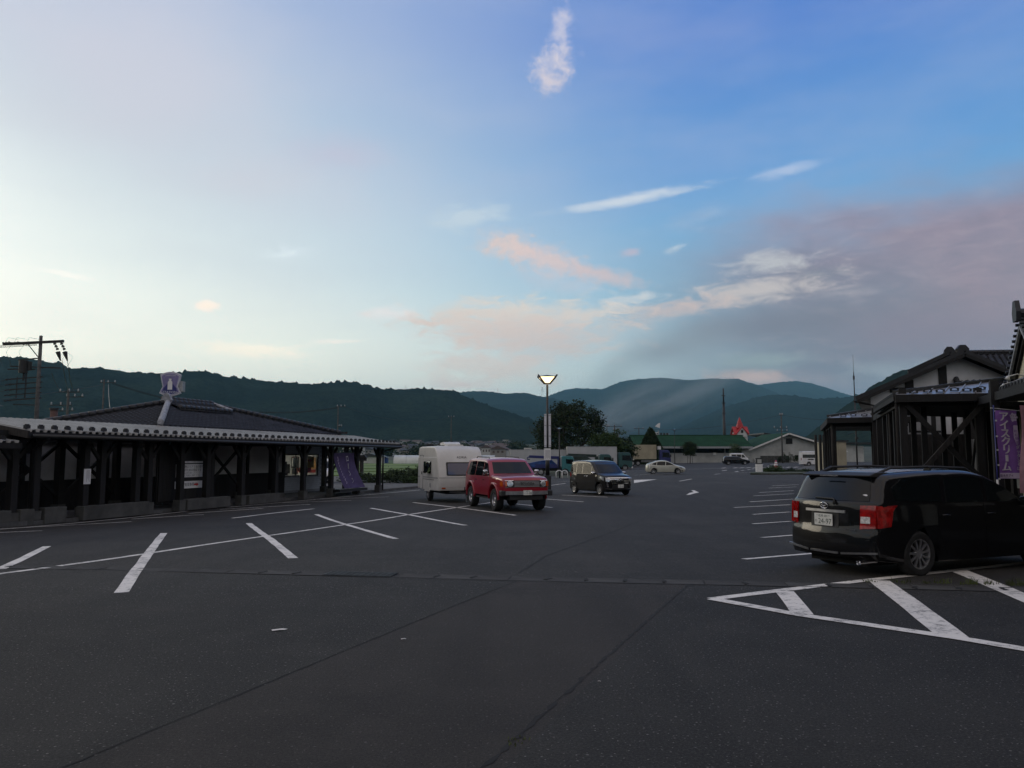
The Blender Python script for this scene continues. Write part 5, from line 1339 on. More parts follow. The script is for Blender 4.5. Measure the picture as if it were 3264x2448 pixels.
# ---------------------------------------------------------------- black tall compact
tk = vehicle('black_compact_van', 'black tall compact with chrome barred grille parked across the white bay lines', 'car', 4.56, 41.04, 154)
C3 = Car([(1.82, 0.26), (1.87, 0.42), (1.88, 0.62), (1.84, 0.86), (1.70, 0.98), (1.30, 1.06), (1.10, 1.10), (0.62, 1.48), (0.42, 1.62), (0.2, 1.69), (-0.5, 1.73), (-1.3, 1.71), (-1.62, 1.66), (-1.72, 1.50), (-1.79, 1.05), (-1.82, 0.75), (-1.83, 0.45), (-1.80, 0.26)], 1.67, 1.02, 0.13, (1.245, -1.245), 0.345, 0.22, bowF=0.13, bowR=0.07, taperF=0.09, taperR=0.05, r_top=0.07, barrel=0.05)
C3.build_body('paint_black', tk)
put_wheels(C3, tk, 0.29, 0.18, 0.20, 'spoke9', 1.49)
f3, s3 = C3.front(), C3.side
panel([(-0.68, 1.14), (0.68, 1.14), (0.58, 1.60), (-0.58, 1.60)], f3, 'windscreen', 'glass', tk, 0.010, 0.02, 0.15)
side_glass(C3, tk, [[(1.0, 1.09), (0.62, 1.40), (0.52, 1.42), (0.50, 1.08)], [(0.44, 1.07), (0.46, 1.52), (-0.36, 1.56), (-0.38, 1.07)], [(-0.46, 1.07), (-0.44, 1.56), (-0.98, 1.56), (-1.02, 1.07)], [(-1.10, 1.08), (-1.08, 1.55), (-1.52, 1.52), (-1.62, 1.15)]], 'glass_tint')
doors(C3, tk, [[(0.92, 1.05), (0.92, 0.66), (0.80, 0.30), (0.05, 0.30), (0.02, 1.05)], [(0.0, 1.05), (0.02, 0.30), (-0.82, 0.30), (-1.02, 0.72), (-1.02, 1.05)]], 'paint_black', ((0.12, 0.94), (-0.10, 0.94)), 'chrome')
mirror(C3, tk, 0.86, 1.10, 'chrome', (0.1, 0.2, 0.14), 0.12)
for z in (0.60, 0.67, 0.74, 0.81): panel([(-0.58 + (0.81 - z) * 0.4, z - 0.014), (0.58 - (0.81 - z) * 0.4, z - 0.014), (0.58 - (0.81 - z) * 0.4, z + 0.014), (-0.58 + (0.81 - z) * 0.4, z + 0.014)], f3, 'grille_bar', 'chrome', tk, 0.022, 0.03, 0.2)
panel([(-0.66, 0.86), (0.66, 0.86), (0.66, 0.90), (-0.66, 0.90)], f3, 'grille_bar', 'chrome', tk, 0.018, 0.03, 0.2)
emblem_ovals(tk, face_m(f3(0, 0.83, 0.03), (0, 1, 0), (0, 0, 1)), 0.13)
for sg in (-1, 1):
    panel([(sg * 0.52, 0.80), (sg * 0.62, 0.68), (sg * 0.77, 0.70), (sg * 0.77, 0.90), (sg * 0.60, 0.89)][::sg], f3, 'headlamp', 'lamp_glass', tk, 0.014, 0.03, 0.1)
    panel([(1.70, 0.72), (1.70, 0.91), (1.42, 0.95), (1.38, 0.88)], s3(sg), 'headlamp', 'lamp_glass', tk, 0.010, 0.02, 0.1)
    panel([(sg * 0.64, 0.42), (sg * 0.70, 0.42), (sg * 0.74, 0.68), (sg * 0.68, 0.68)][::sg], f3, 'chrome_blade', 'chrome', tk, 0.018, 0.03, 0.1)
    panel([(sg * 0.45, 0.30), (sg * 0.76, 0.33), (sg * 0.76, 0.36), (sg * 0.45, 0.33)][::sg], f3, 'chrome_blade', 'chrome', tk, 0.018, 0.03, 0.1)
    panel([(-1.62, 0.88), (-1.62, 1.02), (-1.74, 1.10), (-1.76, 0.88)], s3(sg), 'tail_lamp', 'lamp_red', tk, 0.010, 0.02, 0.1)
    mb = MB(); mb.tube([s3(sg)(0.6, 1.47, 0.01), s3(sg)(0.0, 1.585, 0.01), s3(sg)(-1.2, 1.595, 0.01)], 0.015, 5); mb.build('window_visor', 'trim', tk)
panel([(-0.5, 0.30), (0.5, 0.30), (0.42, 0.54), (-0.42, 0.54)], f3, 'air_intake', 'trim', tk, 0.010, 0.02, 0.2)
plate(tk, face_m(f3(0, 0.47, 0.03), (0, 1, 0), (0, 0, 1)), '松本 502', '19-03', 'ほ')

# ---------------------------------------------------------------- beige hatchback, seen from the side
pr = vehicle('beige_hatchback', 'pale beige five-door hatchback with arched roof crossing the lot', 'car', 17.07, 88.0, 95)
C4 = Car([(2.12, 0.22), (2.22, 0.40), (2.20, 0.60), (2.05, 0.74), (1.60, 0.88), (1.20, 0.98), (0.45, 1.32), (0.05, 1.46), (-0.35, 1.49), (-0.9, 1.44), (-1.5, 1.28), (-1.92, 1.12), (-2.05, 1.02), (-2.14, 0.78), (-2.16, 0.45), (-2.10, 0.25)], 1.72, 0.92, 0.32, (1.35, -1.35), 0.36, 0.22, bowF=0.22, bowR=0.16, taperF=0.14, taperR=0.08, r_top=0.08, barrel=0.05)
C4.build_body('paint_beige', pr)
put_wheels(C4, pr, 0.31, 0.19, 0.21, 'spoke5', 1.50)
side_glass(C4, pr, [[(1.02, 1.0), (0.42, 1.28), (0.05, 1.37), (0.02, 0.96)], [(-0.04, 0.96), (-0.02, 1.375), (-0.6, 1.385), (-0.95, 1.33), (-1.05, 0.97)], [(-1.12, 0.97), (-1.02, 1.31), (-1.45, 1.19), (-1.62, 1.05)]])
panel([(-0.62, 1.02), (0.62, 1.02), (0.52, 1.36), (-0.52, 1.36)], C4.front(), 'windscreen', 'glass', pr, 0.010, 0.02, 0.15)
panel([(-0.56, 1.14), (0.56, 1.14), (0.52, 1.38), (-0.52, 1.38)], C4.rear(), 'rear_window', 'glass', pr, 0.010, 0.02, 0.15)
doors(C4, pr, [[(0.90, 0.93), (0.90, 0.6), (0.78, 0.28), (0.03, 0.28), (0.0, 0.94)], [(-0.02, 0.94), (0.01, 0.28), (-0.86, 0.28), (-1.06, 0.66), (-1.12, 0.94)]], 'paint_beige', ((0.13, 0.83), (-0.92, 0.83)), 'alloy')
mirror(C4, pr, 0.82, 1.0, 'paint_beige', (0.1, 0.18, 0.12), 0.1)
for sg in (-1, 1):
    panel([(2.0, 0.58), (1.95, 0.74), (1.58, 0.86), (1.72, 0.66)], C4.side(sg), 'headlamp', 'lamp_glass', pr, 0.008, 0.02, 0.1)
    panel([(-1.98, 0.62), (-1.90, 0.62), (-1.86, 1.02), (-1.96, 1.04)], C4.side(sg), 'tail_lamp', 'lamp_clear', pr, 0.010, 0.02, 0.1)
    panel([(2.1, 0.30), (2.05, 0.42), (1.86, 0.40), (1.86, 0.30)], C4.side(sg), 'fog_recess', 'trim', pr, 0.006, 0.02, 0.1)
# ---------------------------------------------------------------- black estate, right foreground
fe = vehicle('black_estate_car', 'black estate car with roof rails and red tail lamps beside the hatched triangle', 'car', 6.44, 12.2, 66)
C5 = Car([(2.06, 0.22), (2.15, 0.40), (2.14, 0.60), (2.02, 0.74), (1.60, 0.88), (1.20, 0.97), (1.05, 1.01), (0.45, 1.30), (0.15, 1.40), (-0.2, 1.445), (-1.0, 1.445), (-1.68, 1.41), (-1.86, 1.37), (-1.95, 1.28), (-2.06, 1.06), (-2.12, 0.98), (-2.14, 0.70), (-2.17, 0.56), (-2.18, 0.34), (-2.12, 0.24)], 1.695, 0.98, 0.29, (1.30, -1.30), 0.345, 0.19, bowF=0.20, bowR=0.13, taperF=0.12, taperR=0.07, r_top=0.075, barrel=0.05)
C5.build_body('paint_black', fe)
put_wheels(C5, fe, 0.315, 0.195, 0.205, 'spoke11', 1.49)
f5, r5, s5 = C5.front(), C5.rear(), C5.side
panel([(-0.66, 1.035), (0.66, 1.035), (0.58, 1.345), (-0.58, 1.345)], r5, 'rear_window', 'glass', fe, 0.006, 0.02, 0.12)
panel([(-0.64, 1.05), (0.64, 1.05), (0.55, 1.34), (-0.55, 1.34)], f5, 'windscreen', 'glass', fe, 0.010, 0.02, 0.15)
side_glass(C5, fe, [[(0.98, 1.02), (0.44, 1.27), (0.20, 1.325), (0.14, 1.0)], [(0.06, 1.0), (0.10, 1.335), (-0.66, 1.36), (-0.76, 1.01)], [(-0.86, 1.015), (-0.76, 1.36), (-1.56, 1.335), (-1.80, 1.22), (-1.80, 1.05)]])
doors(C5, fe, [[(0.92, 0.98), (0.92, 0.6), (0.82, 0.27), (0.08, 0.27), (0.04, 0.98)], [(0.02, 0.98), (0.06, 0.27), (-0.78, 0.27), (-0.98, 0.62), (-0.96, 0.98)]], 'paint_black', ((0.17, 0.83), (-0.82, 0.83)), 'paint_black')
mirror(C5, fe, 0.86, 1.0, 'paint_black', (0.1, 0.19, 0.13), 0.11)
# tailgate furniture
mb = MB(); mb.grid([[(-1.80 - 0.02 * k + (0.05 if abs(y) > 0.5 else 0), y, 1.425 - 0.012 * k + 0.01) for y in [-0.62 + 0.124 * i for i in range(11)]] for k in range(2)])
sp_ = MB(); sp_.prism([(-1.70, 1.425), (-1.92, 1.425), (-2.06, 1.385), (-2.05, 1.365), (-1.90, 1.355), (-1.80, 1.36)], lambda a, b, t: (a + 0.10 * abs(t) ** 2.5, t * 0.62, b), -1.0, 1.0)
spoil = sp_.build('roof_spoiler', 'trim', fe, bevel=0.015, seg=2)
MB().bx(-2.066, -2.05, -0.16, 0.16, 1.368, 1.383).build('brake_light', 'lamp_glass', spoil)
for sg in (-1, 1):
    lp = panel([(sg * 0.57, 0.66), (sg * 0.77, 0.68), (sg * 0.77, 0.985), (sg * 0.57, 0.98)][::sg], r5, 'tail_lamp', 'lamp_red', fe, 0.012, 0.03, 0.06)
    panel([(sg * 0.58, 0.74), (sg * 0.70, 0.74), (sg * 0.70, 0.83), (sg * 0.58, 0.83)][::sg], r5, 'reversing_lamp', 'lamp_clear', lp, 0.017, 0.01, 0.05)
    panel([(-2.128, 0.68), (-2.12, 0.975), (-1.80, 0.985), (-1.88, 0.90), (-1.94, 0.70)], s5(sg), 'tail_lamp', 'lamp_red', fe, 0.010, 0.02, 0.06)
    mb = MB(); mb.tube([(0.25, sg * 0.50, 1.41), (0.1, sg * 0.52, 1.475), (-0.7, sg * 0.535, 1.50), (-1.45, sg * 0.53, 1.485), (-1.72, sg * 0.52, 1.40)], 0.020, 6)
    mb.beam((-0.7, sg * 0.535, 1.42), (-0.7, sg * 0.535, 1.5), 0.10, 0.035); mb.build('roof_rail', 'trim', fe, smooth=True, sharp=50)
    panel([(sg * 0.3, 0.30), (sg * 0.80, 0.34), (sg * 0.80, 0.365), (sg * 0.3, 0.325)][::sg], r5, 'bumper_strip', 'alloy', fe, 0.012, 0.02, 0.1)
    panel([(2.0, 0.58), (1.95, 0.72), (1.58, 0.86), (1.70, 0.66)], s5(sg), 'headlamp', 'lamp_glass', fe, 0.008, 0.02, 0.1)
panel([(-0.25, 0.30), (0.25, 0.30), (0.25, 0.325), (-0.25, 0.325)], r5, 'bumper_strip', 'alloy', fe, 0.012, 0.02, 0.1)
panel([(-0.36, 0.865), (0.36, 0.865), (0.36, 0.90), (-0.36, 0.90)], r5, 'tailgate_handle', 'alloy', fe, 0.022, 0.03, 0.1)
panel(rrect(-0.25, 0.25, 0.655, 0.862, 0.02), r5, 'plate_recess', 'trim', fe, 0.004, 0.01, 0.1)
Mp = face_m(r5(0.0, 0.757, 0.018), (0, -1, 0), (0, 0, 1)); plate(fe, Mp, '松本 501', '24-97', 'の')
emblem_ovals(fe, face_m(r5(0, 0.955, 0.012), (0, -1, 0), (-0.2, 0, 1)), 0.13)
mb = MB(); mb.tube([r5(-0.20, 0.985, 0.03), r5(-0.16, 1.055, 0.04), r5(0.20, 1.06, 0.03)], [0.022, 0.013, 0.009], 6); mb.build('rear_wiper', 'trim', fe, smooth=True)
text_obj('FIELDER', 0.035, 'alloy', fe, face_m(r5(0.50, 0.665, 0.008), (0, -1, 0), (0, 0, 1)), 'badge'); text_obj('S  AEROTOURER', 0.034, 'chrome', fe, face_m(r5(-0.40, 0.645, 0.008), (0, -1, 0), (0, 0, 1)), 'badge')
for z in (1.075, 1.115): panel([(-0.575 + 0.034 * math.cos(a), z + 0.014 * math.sin(a)) for a in [2 * math.pi * i / 14 for i in range(14)]], r5, 'sticker', 'paper', fe, 0.009, 0.004, 0.1)
mb = MB(); fe_x = C5.rx(0.25); mb.cyl((fe_x + 0.30, -0.55, 0.215), (fe_x - 0.02, -0.55, 0.21), 0.035, 0.037, 14, caps=False); mb.cyl((fe_x + 0.2, -0.55, 0.215), (fe_x - 0.0, -0.55, 0.21), 0.029, 0.029, 14); mb.build('exhaust', 'chrome', fe, smooth=True)
gp_ = MB(); gp_.tube([r5(-0.70, 0.52, 0.004), r5(0.0, 0.46, 0.006), r5(0.70, 0.52, 0.004)], 0.006, 5); gp_.build('bumper_gap', 'underbody', fe)
# ---------------------------------------------------------------- far cars
def small_car(name, label, x, y, head, prof, W, belt, tumble, ax, ar, sill, mat, glass_side, style='spoke5', group=None):
    t = vehicle(name, label, 'car' if 'van' not in name else 'van', x, y, head, group)
    c = Car(prof, W, belt, tumble, ax, ar, sill, sub=4)
    c.build_body(mat, t); put_wheels(c, t, ar - 0.035, 0.2, 0.2, style, W - 0.2)
    side_glass(c, t, glass_side)
    return t, c
t, c = small_car('black_wagon', 'low black wagon parked along the far side of the lot before the white kei van', 38.9, 137.0, 95, [(2.25, 0.25), (2.35, 0.5), (2.28, 0.70), (1.5, 0.90), (1.05, 1.0), (0.35, 1.34), (0.0, 1.42), (-1.5, 1.40), (-1.95, 1.34), (-2.2, 0.98), (-2.3, 0.6), (-2.25, 0.25)], 1.76, 0.95, 0.25, (1.38, -1.38), 0.36, 0.2, 'paint_black', [[(0.95, 0.99), (0.3, 1.28), (0.05, 1.31), (0.02, 0.97)], [(-0.05, 0.97), (-0.02, 1.32), (-0.9, 1.32), (-1.0, 0.97)], [(-1.08, 0.97), (-1.0, 1.32), (-1.7, 1.28), (-1.95, 1.02)]])
panel([(-0.7, 0.62), (-0.5, 0.62), (-0.5, 0.8), (-0.7, 0.8)], c.rear(), 'tail_lamp', 'lamp_clear', t); panel([(0.5, 0.55), (0.75, 0.55), (0.75, 0.7), (0.5, 0.7)], c.front(), 'headlamp', 'lamp_glass', t)
t, c = small_car('white_kei_van', 'small white box van parked just behind the low black wagon', 42.6, 148.0, 95, [(1.62, 0.3), (1.7, 0.5), (1.68, 0.85), (1.55, 1.02), (1.35, 1.1), (0.85, 1.72), (0.6, 1.86), (-1.4, 1.88), (-1.62, 1.8), (-1.68, 1.0), (-1.68, 0.3)], 1.48, 1.08, 0.08, (1.15, -1.05), 0.32, 0.3, 'paint_white', [[(1.2, 1.12), (0.82, 1.62), (0.45, 1.66), (0.42, 1.10)], [(0.32, 1.1), (0.34, 1.66), (-0.5, 1.66), (-0.52, 1.1)], [(-0.62, 1.1), (-0.6, 1.66), (-1.5, 1.66), (-1.52, 1.1)]], 'steel')
panel([(0.4, 0.75), (0.68, 0.75), (0.68, 0.95), (0.4, 0.95)], c.front(), 'headlamp', 'lamp_glass', t)
t, c = small_car('white_high_roof_van', 'white high-roof van with dark side window half hidden by the walkway post', 48.0, 124.5, 95, [(2.2, 0.3), (2.32, 0.5), (2.25, 1.0), (2.0, 1.3), (1.55, 1.95), (1.2, 2.2), (0.8, 2.28), (-2.2, 2.28), (-2.42, 2.15), (-2.5, 1.2), (-2.48, 0.3)], 1.88, 1.2, 0.07, (1.35, -1.35), 0.38, 0.28, 'paint_white', [[(1.75, 1.3), (1.4, 1.78), (0.9, 1.8), (0.85, 1.28)], [(0.7, 1.28), (0.72, 1.82), (-2.3, 1.82), (-2.34, 1.28)]], 'spoke5')
panel([(-0.85, 0.9), (-0.7, 0.9), (-0.7, 1.3), (-0.85, 1.3)], c.rear(), 'tail_lamp', 'lamp_red', t); panel([(-2.3, 1.12), (0.6, 1.12), (0.6, 1.15), (-2.3, 1.15)], c.side(-1), 'stripe', 'trim', t)
t, c = small_car('white_minivan', 'white minivan parked behind the store end, seen between the walkway posts', -13.6, 56.0, 165, [(2.1, 0.3), (2.2, 0.5), (2.1, 0.9), (1.7, 1.05), (1.35, 1.12), (0.7, 1.62), (0.4, 1.75), (-1.8, 1.78), (-2.0, 1.7), (-2.12, 1.0), (-2.15, 0.3)], 1.7, 1.05, 0.1, (1.35, -1.35), 0.36, 0.26, 'paint_white', [[(1.15, 1.12), (0.7, 1.52), (0.4, 1.56), (0.35, 1.1)], [(0.25, 1.1), (0.28, 1.58), (-0.8, 1.6), (-0.82, 1.1)], [(-0.92, 1.1), (-0.9, 1.6), (-1.75, 1.58), (-1.9, 1.15)]], 'spoke5')
panel([(-0.66, 1.14), (0.66, 1.14), (0.58, 1.62), (-0.58, 1.62)], c.front(), 'windscreen', 'glass', t, 0.01, 0.02, 0.2)
# ================================================================== right-hand complex: stepped covered walk, tiled halls
AX = Vector((0.342, 0.940, 0)); AR = Vector((0.940, -0.342, 0))      # along the lot, and across to the right
def seam_roof(P00, P10, P11, P01, n, mat, parent, name='metal_roof', th=0.05):
    """standing-seam roof panel field between four corners (P00-P10 eave, P01-P11 top): each sheet its own piece"""
    P00, P10, P11, P01 = map(Vector, (P00, P10, P11, P01))
    for i in range(n):
        a, b = i / n, (i + 1) / n - 0.02 / n
        q = [P00.lerp(P10, a), P00.lerp(P10, b), P01.lerp(P11, b), P01.lerp(P11, a)]
        nn = (q[1] - q[0]).cross(q[3] - q[0]).normalized()
        if nn.z < 0: nn = -nn
        mb = MB(); mb.add([p + nn * 0 for p in q] + [p - nn * th for p in q], [(0, 1, 2, 3), (7, 6, 5, 4), (0, 4, 5, 1), (1, 5, 6, 2), (2, 6, 7, 3), (3, 7, 4, 0)])
        mb.beam(q[0] + nn * 0.02, q[3] + nn * 0.02, 0.03, 0.05)
        mb.build('roof_sheet', mat, parent)
_DEF['sheet_pale'] = dict(col=(0.32, 0.32, 0.33), rough=0.35, metal=0.4, var=0.1, vscale=1.0, dirt=0.25)
rw = thing('stepped_walkway', 'dark timber covered walkway stepping back along the right side with pale metal roofs', 'walkway', (0, 0, 0))
def gz(x, y): return GZ(x, y) + 0.12
def wpost(x, y, h, w=0.2):
    p = MB().bx(-w / 2, w / 2, -w / 2, w / 2, 0.25, h).build('post', 'timber', rw, loc=(x, y, gz(x, y))); p.rotation_euler = (0, 0, R(-20))
    b = MB().bx(-0.16, 0.16, -0.16, 0.16, -0.2, 0.26).build('post_base', 'concrete_dark', p)
    return p
_guard = MB(); _guard.bx(-0.16, 0.16, -0.04, 0.04, 0.0, 0.05); _guard.bx(-0.16, -0.12, -0.04, 0.04, 0.05, 0.17); _guard.bx(0.12, 0.16, -0.04, 0.04, 0.05, 0.17); _guard.prism([(-0.18, 0.15), (0, 0.22), (0.18, 0.15), (0.18, 0.19), (0, 0.26), (-0.18, 0.19)], lambda a, b, t: (a, t, b), -0.04, 0.04)
_guard.v = [(x * 0.72, y, z * 0.42) for x, y, z in _guard.v]
_guard = _guard.mesh('snow_guard', 'steel_dark')
# --- near porch A (front eave faces the lot), roof rising to the back
Az = 3.42
A0, A1 = Vector((11.35, 23.1, Az)), Vector((13.95, 22.75, Az + 0.02))
B0, B1 = A0 + Vector((0.25, 0.35, 0.06)), Vector((16.1, 25.9, 4.16))
seam_roof(A0, A1, B1, B0, 6, 'sheet_pale', rw)
for i, k in enumerate((0.18, 0.32, 0.46, 0.60, 0.74, 0.88)):
    q = A0.lerp(A1, k) + (B0.lerp(B1, k) - A0.lerp(A1, k)) * (0.10 + 0.10 * (i % 2)) + Vector((0, 0, 0.02))
    place('snow_guard', _guard, rw, tuple(q), R(-6))
MB().beam(A0 + Vector((-0.05, -0.02, -0.12)), A1 + Vector((0.05, -0.02, -0.12)), 0.10, 0.22).build('fascia', 'timber', rw)
# left flank of A running back along the lot: ribbed verge
L1 = Vector((13.65, 29.4, Az + 0.0))
seam_roof(L1, A0, B0, L1 + Vector((1.9, -0.5, 0.35)), 14, 'sheet_pale', rw)
MB().beam(A0 + Vector((-0.03, 0, -0.10)), L1 + Vector((-0.03, 0, -0.10)), 0.10, 0.16).build('fascia', 'timber', rw)
for i in range(22):
    q = A0.lerp(L1, (i + 0.5) / 22); MB().box(tuple(q + Vector((-0.05, 0, 0.02))), (0.10, 0.12, 0.08), R(-20)).build('rib_end', 'ridge_tile', rw)
# right flank of A coming towards the camera
R1 = Vector((6.4, 2.0, Az + 0.02)); 
seam_roof(A1, R1, R1 + Vector((2.6, -0.95, 1.35)), A1 + Vector((2.6, -0.95, 1.35)), 40, 'sheet_pale', rw)
MB().beam(A1 + Vector((-0.05, 0, -0.12)), R1 + Vector((-0.05, 0, -0.12)), 0.10, 0.22).build('fascia', 'timber', rw)
for i in range(70):
    q = A1.lerp(R1, (i + 0.5) / 70); MB().box(tuple(q + Vector((-0.06, 0, 0.02))), (0.10, 0.14, 0.10), R(-20)).build('rib_end', 'ridge_tile', rw)
# dark boarded soffits, stretched far to the right to block sky light
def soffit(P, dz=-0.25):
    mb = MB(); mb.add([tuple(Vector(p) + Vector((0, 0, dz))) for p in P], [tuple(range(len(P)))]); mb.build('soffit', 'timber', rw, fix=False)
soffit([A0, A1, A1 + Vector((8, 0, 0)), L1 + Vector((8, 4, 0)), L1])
soffit([A1, R1, R1 + Vector((9, -3.2, 0)), A1 + Vector((9, -3.2, 0))])
for x, y in ((11.65, 23.35), (13.75, 23.1), (12.45, 25.4), (13.2, 27.4), (13.9, 29.2), (14.6, 31.2), (15.3, 33.1), (12.95, 21.0), (11.45, 16.8), (10.6, 14.4), (9.75, 12.0), (8.9, 9.6), (8.05, 7.2), (7.2, 4.8)): wpost(x, y, Az + 0.2 - gz(x, y))
for x, y in ((14.5, 24.2), (15.2, 26.2), (15.9, 28.2), (16.6, 30.2), (17.3, 32.2), (15.6, 21.9), (14.9, 19.9), (12.7, 24.2), (13.4, 26.2), (14.05, 28.2), (16.3, 26.0), (17.0, 28.0)): wpost(x, y, Az + 0.2 - gz(x, y), 0.16)
MB().beam((11.7, 23.22, 3.12), (13.75, 22.98, 0.85), 0.08, 0.14).build('cross_brace', 'timber', rw)
MB().beam((11.7, 23.12, 0.85), (13.75, 22.88, 3.12), 0.08, 0.14).build('cross_brace', 'timber_grey', rw)
for (x0, y0), (x1, y1) in (((11.75, 23.5), (12.45, 25.3)), ((13.2, 27.5), (13.9, 29.1)), ((14.5, 24.3), (15.2, 26.1))):
    MB().beam((x0, y0, 3.05), (x1, y1, 1.0), 0.07, 0.10).build('cross_brace', 'timber', rw); MB().beam((x0 + .1, y0, 1.0), (x1 + .1, y1, 3.05), 0.07, 0.10).build('cross_brace', 'timber', rw)
MB().beam((11.6, 23.4, 3.2), (13.8, 23.15, 3.2), 0.14, 0.22).build('head_beam', 'timber', rw); MB().beam((11.6, 23.4, 3.2), (15.3, 33.1, 3.2), 0.14, 0.22).build('head_beam', 'timber', rw)
MB().beam((13.75, 23.1, 3.2), (7.0, 4.2, 3.2), 0.14, 0.22).build('head_beam', 'timber', rw)
# --- far porch B
C0, C1_ = Vector((13.72, 33.9, 3.26)), Vector((17.2, 33.0, 3.30))
D0, D1 = C0 + Vector((0.25, 0.45, 0.07)), Vector((17.9, 36.4, 3.95))
seam_roof(C0, C1_, D1, D0, 8, 'sheet_pale', rw)
for i, k in enumerate((0.16, 0.28, 0.40, 0.52, 0.64)): place('snow_guard', _guard, rw, tuple(C0.lerp(C1_, k) + (D0.lerp(D1, k) - C0.lerp(C1_, k)) * (0.12 + 0.12 * (i % 2)) + Vector((0, 0, 0.02))), R(-10))
MB().beam(C0 + Vector((-0.1, -0.02, -0.12)), C1_ + Vector((0, -0.02, -0.12)), 0.10, 0.22).build('fascia', 'timber', rw)
MB().beam(D0 + Vector((-0.1, 0, 0.04)), D1 + Vector((0.1, 0, 0.04)), 0.2, 0.1).build('ridge_cap', 'steel_dark', rw)
MB().beam(B0 + Vector((-0.1, 0, 0.05)), B1 + Vector((0.5, 0, 0.05)), 0.2, 0.1).build('ridge_cap', 'steel_dark', rw)
E1 = C0 + Vector((3.4, 9.4, 0))
seam_roof(E1, C0, D0, E1 + Vector((1.8, -0.4, 0.3)), 14, 'sheet_pale', rw)
MB().beam(C0 + Vector((-0.05, 0, -0.14)), E1 + Vector((-0.05, 0, -0.14)), 0.12, 0.25).build('fascia', 'timber', rw)
soffit([C0, C1_, D1, E1 + Vector((4, 0, 0)), E1])
for x, y in ((14.0, 34.2), (14.75, 36.3), (15.5, 38.4), (16.2, 40.5), (17.0, 42.6), (16.2, 33.8), (16.9, 35.8), (17.6, 37.8), (18.3, 39.8)): wpost(x, y, 3.15 - gz(x, y))
for (x0, y0), (x1, y1) in (((14.0, 34.3), (14.75, 36.2)), ((15.5, 38.4), (16.2, 40.4)), ((16.2, 33.9), (16.9, 35.7))):
    MB().beam((x0, y0, 2.8), (x1, y1, 0.8), 0.07, 0.10).build('cross_brace', 'timber', rw); MB().beam((x0 + .1, y0, 0.8), (x1 + .1, y1, 2.8), 0.07, 0.10).build('cross_brace', 'timber', rw)
MB().beam((14.0, 34.2, 3.0), (16.9, 33.5, 3.0), 0.14, 0.22).build('head_beam', 'timber', rw); MB().beam((14.0, 34.2, 3.0), (17.0, 42.6, 3.0), 0.14, 0.22).build('head_beam', 'timber', rw)
for pts in ([(11.42, 23.25, 3.2), (11.44, 23.3, 2.9), (11.44, 23.3, -0.2)], [(13.0, 27.0, 3.2), (13.0, 27.0, -0.2)], [(13.85, 34.0, 3.05), (13.85, 34.0, -0.2)]): MB().tube(pts, 0.05, 8).build('downpipe', 'timber_grey', rw, smooth=True)
# pavement and kerb on that side
rp = MB(); fr_e = [(7.6, 8.0), (8.7, 11.0), (10.6, 16.3), (13.0, 23.0), (16.6, 33.0), (20.2, 43.0), (24.0, 54.0)]
rp.grid([[(x + 0.9, y, GZ(x, y) + 0.12) for x, y in fr_e], [(x + 22, y, GZ(x, y) + 0.12) for x, y in fr_e]])
struct(rp.build('side_pavement', 'concrete_dark', fix=False))
for a, b in zip(fr_e, fr_e[1:]): kerb_run((b[0] + 0.9, b[1]), (a[0] + 0.9, a[1]), kerb_root)

# --- hall with the white gable
hall = thing('white_gabled_hall', 'white gabled hall with dark timbers and tiled roof rising above the stepped walkway', 'building', (0, 0, 0))
gy_ = 36.0
MB().prism([(16.5, -0.4), (24.85, -0.4), (24.85, 4.4), (20.6, 6.2), (16.5, 4.45)], lambda a, b, t: (a, t, b), gy_, gy_ + 13).build('wall', 'plaster', hall)
def slab_roof(p, q, y0, y1, th, mat, name, parent):
    d = (Vector((q[0] - p[0], 0, q[1] - p[1]))).normalized(); n = Vector((-d.z, 0, d.x)); n = n if n.z > 0 else -n
    mb = MB(); a, b = Vector((p[0], 0, p[1])), Vector((q[0], 0, q[1]))
    mb.prism([(a.x, a.z), (b.x, b.z), (b.x + n.x * th, b.z + n.z * th), (a.x + n.x * th, a.z + n.z * th)], lambda u, v, t: (u, t, v), y0, y1)
    return mb.build(name, mat, parent)
slab_roof((15.6, 4.12), (20.6, 6.25), gy_ - 0.6, gy_ + 13.5, 0.2, 'ridge_tile', 'roof', hall); slab_roof((25.6, 4.12), (20.6, 6.25), gy_ - 0.6, gy_ + 13.5, 0.2, 'ridge_tile', 'roof', hall)
slab_roof((15.65, 4.01), (20.6, 6.12), gy_ - 0.65, gy_ - 0.55, 0.15, 'timber', 'barge_board', hall); slab_roof((25.6, 4.01), (20.6, 6.12), gy_ - 0.65, gy_ - 0.55, 0.15, 'timber', 'barge_board', hall)
slab_roof((18.35, 5.67), (20.4, 6.6), gy_ + 2.3, gy_ + 11, 0.18, 'ridge_tile', 'upper_roof', hall); slab_roof((22.5, 5.67), (20.4, 6.6), gy_ + 2.3, gy_ + 11, 0.18, 'ridge_tile', 'upper_roof', hall)
MB().prism([(18.65, 5.2), (22.1, 5.2), (22.1, 5.75), (20.4, 6.5), (18.65, 5.75)], lambda a, b, t: (a, t, b), gy_ + 2.5, gy_ + 10.8).build('upper_wall', 'timber_grey', hall)
for x, y, z in ((20.6, gy_ - 0.5, 6.46), (20.4, gy_ + 2.4, 6.78)):
    mb = MB(); mb.prism([(-0.24, 0), (0.24, 0), (0.28, 0.16), (0.12, 0.34), (-0.12, 0.34), (-0.28, 0.16)], lambda a, b, t: (x + a, y + t, z - 0.12 + b), 0, 0.18); mb.build('ridge_ornament', 'ridge_tile', hall)
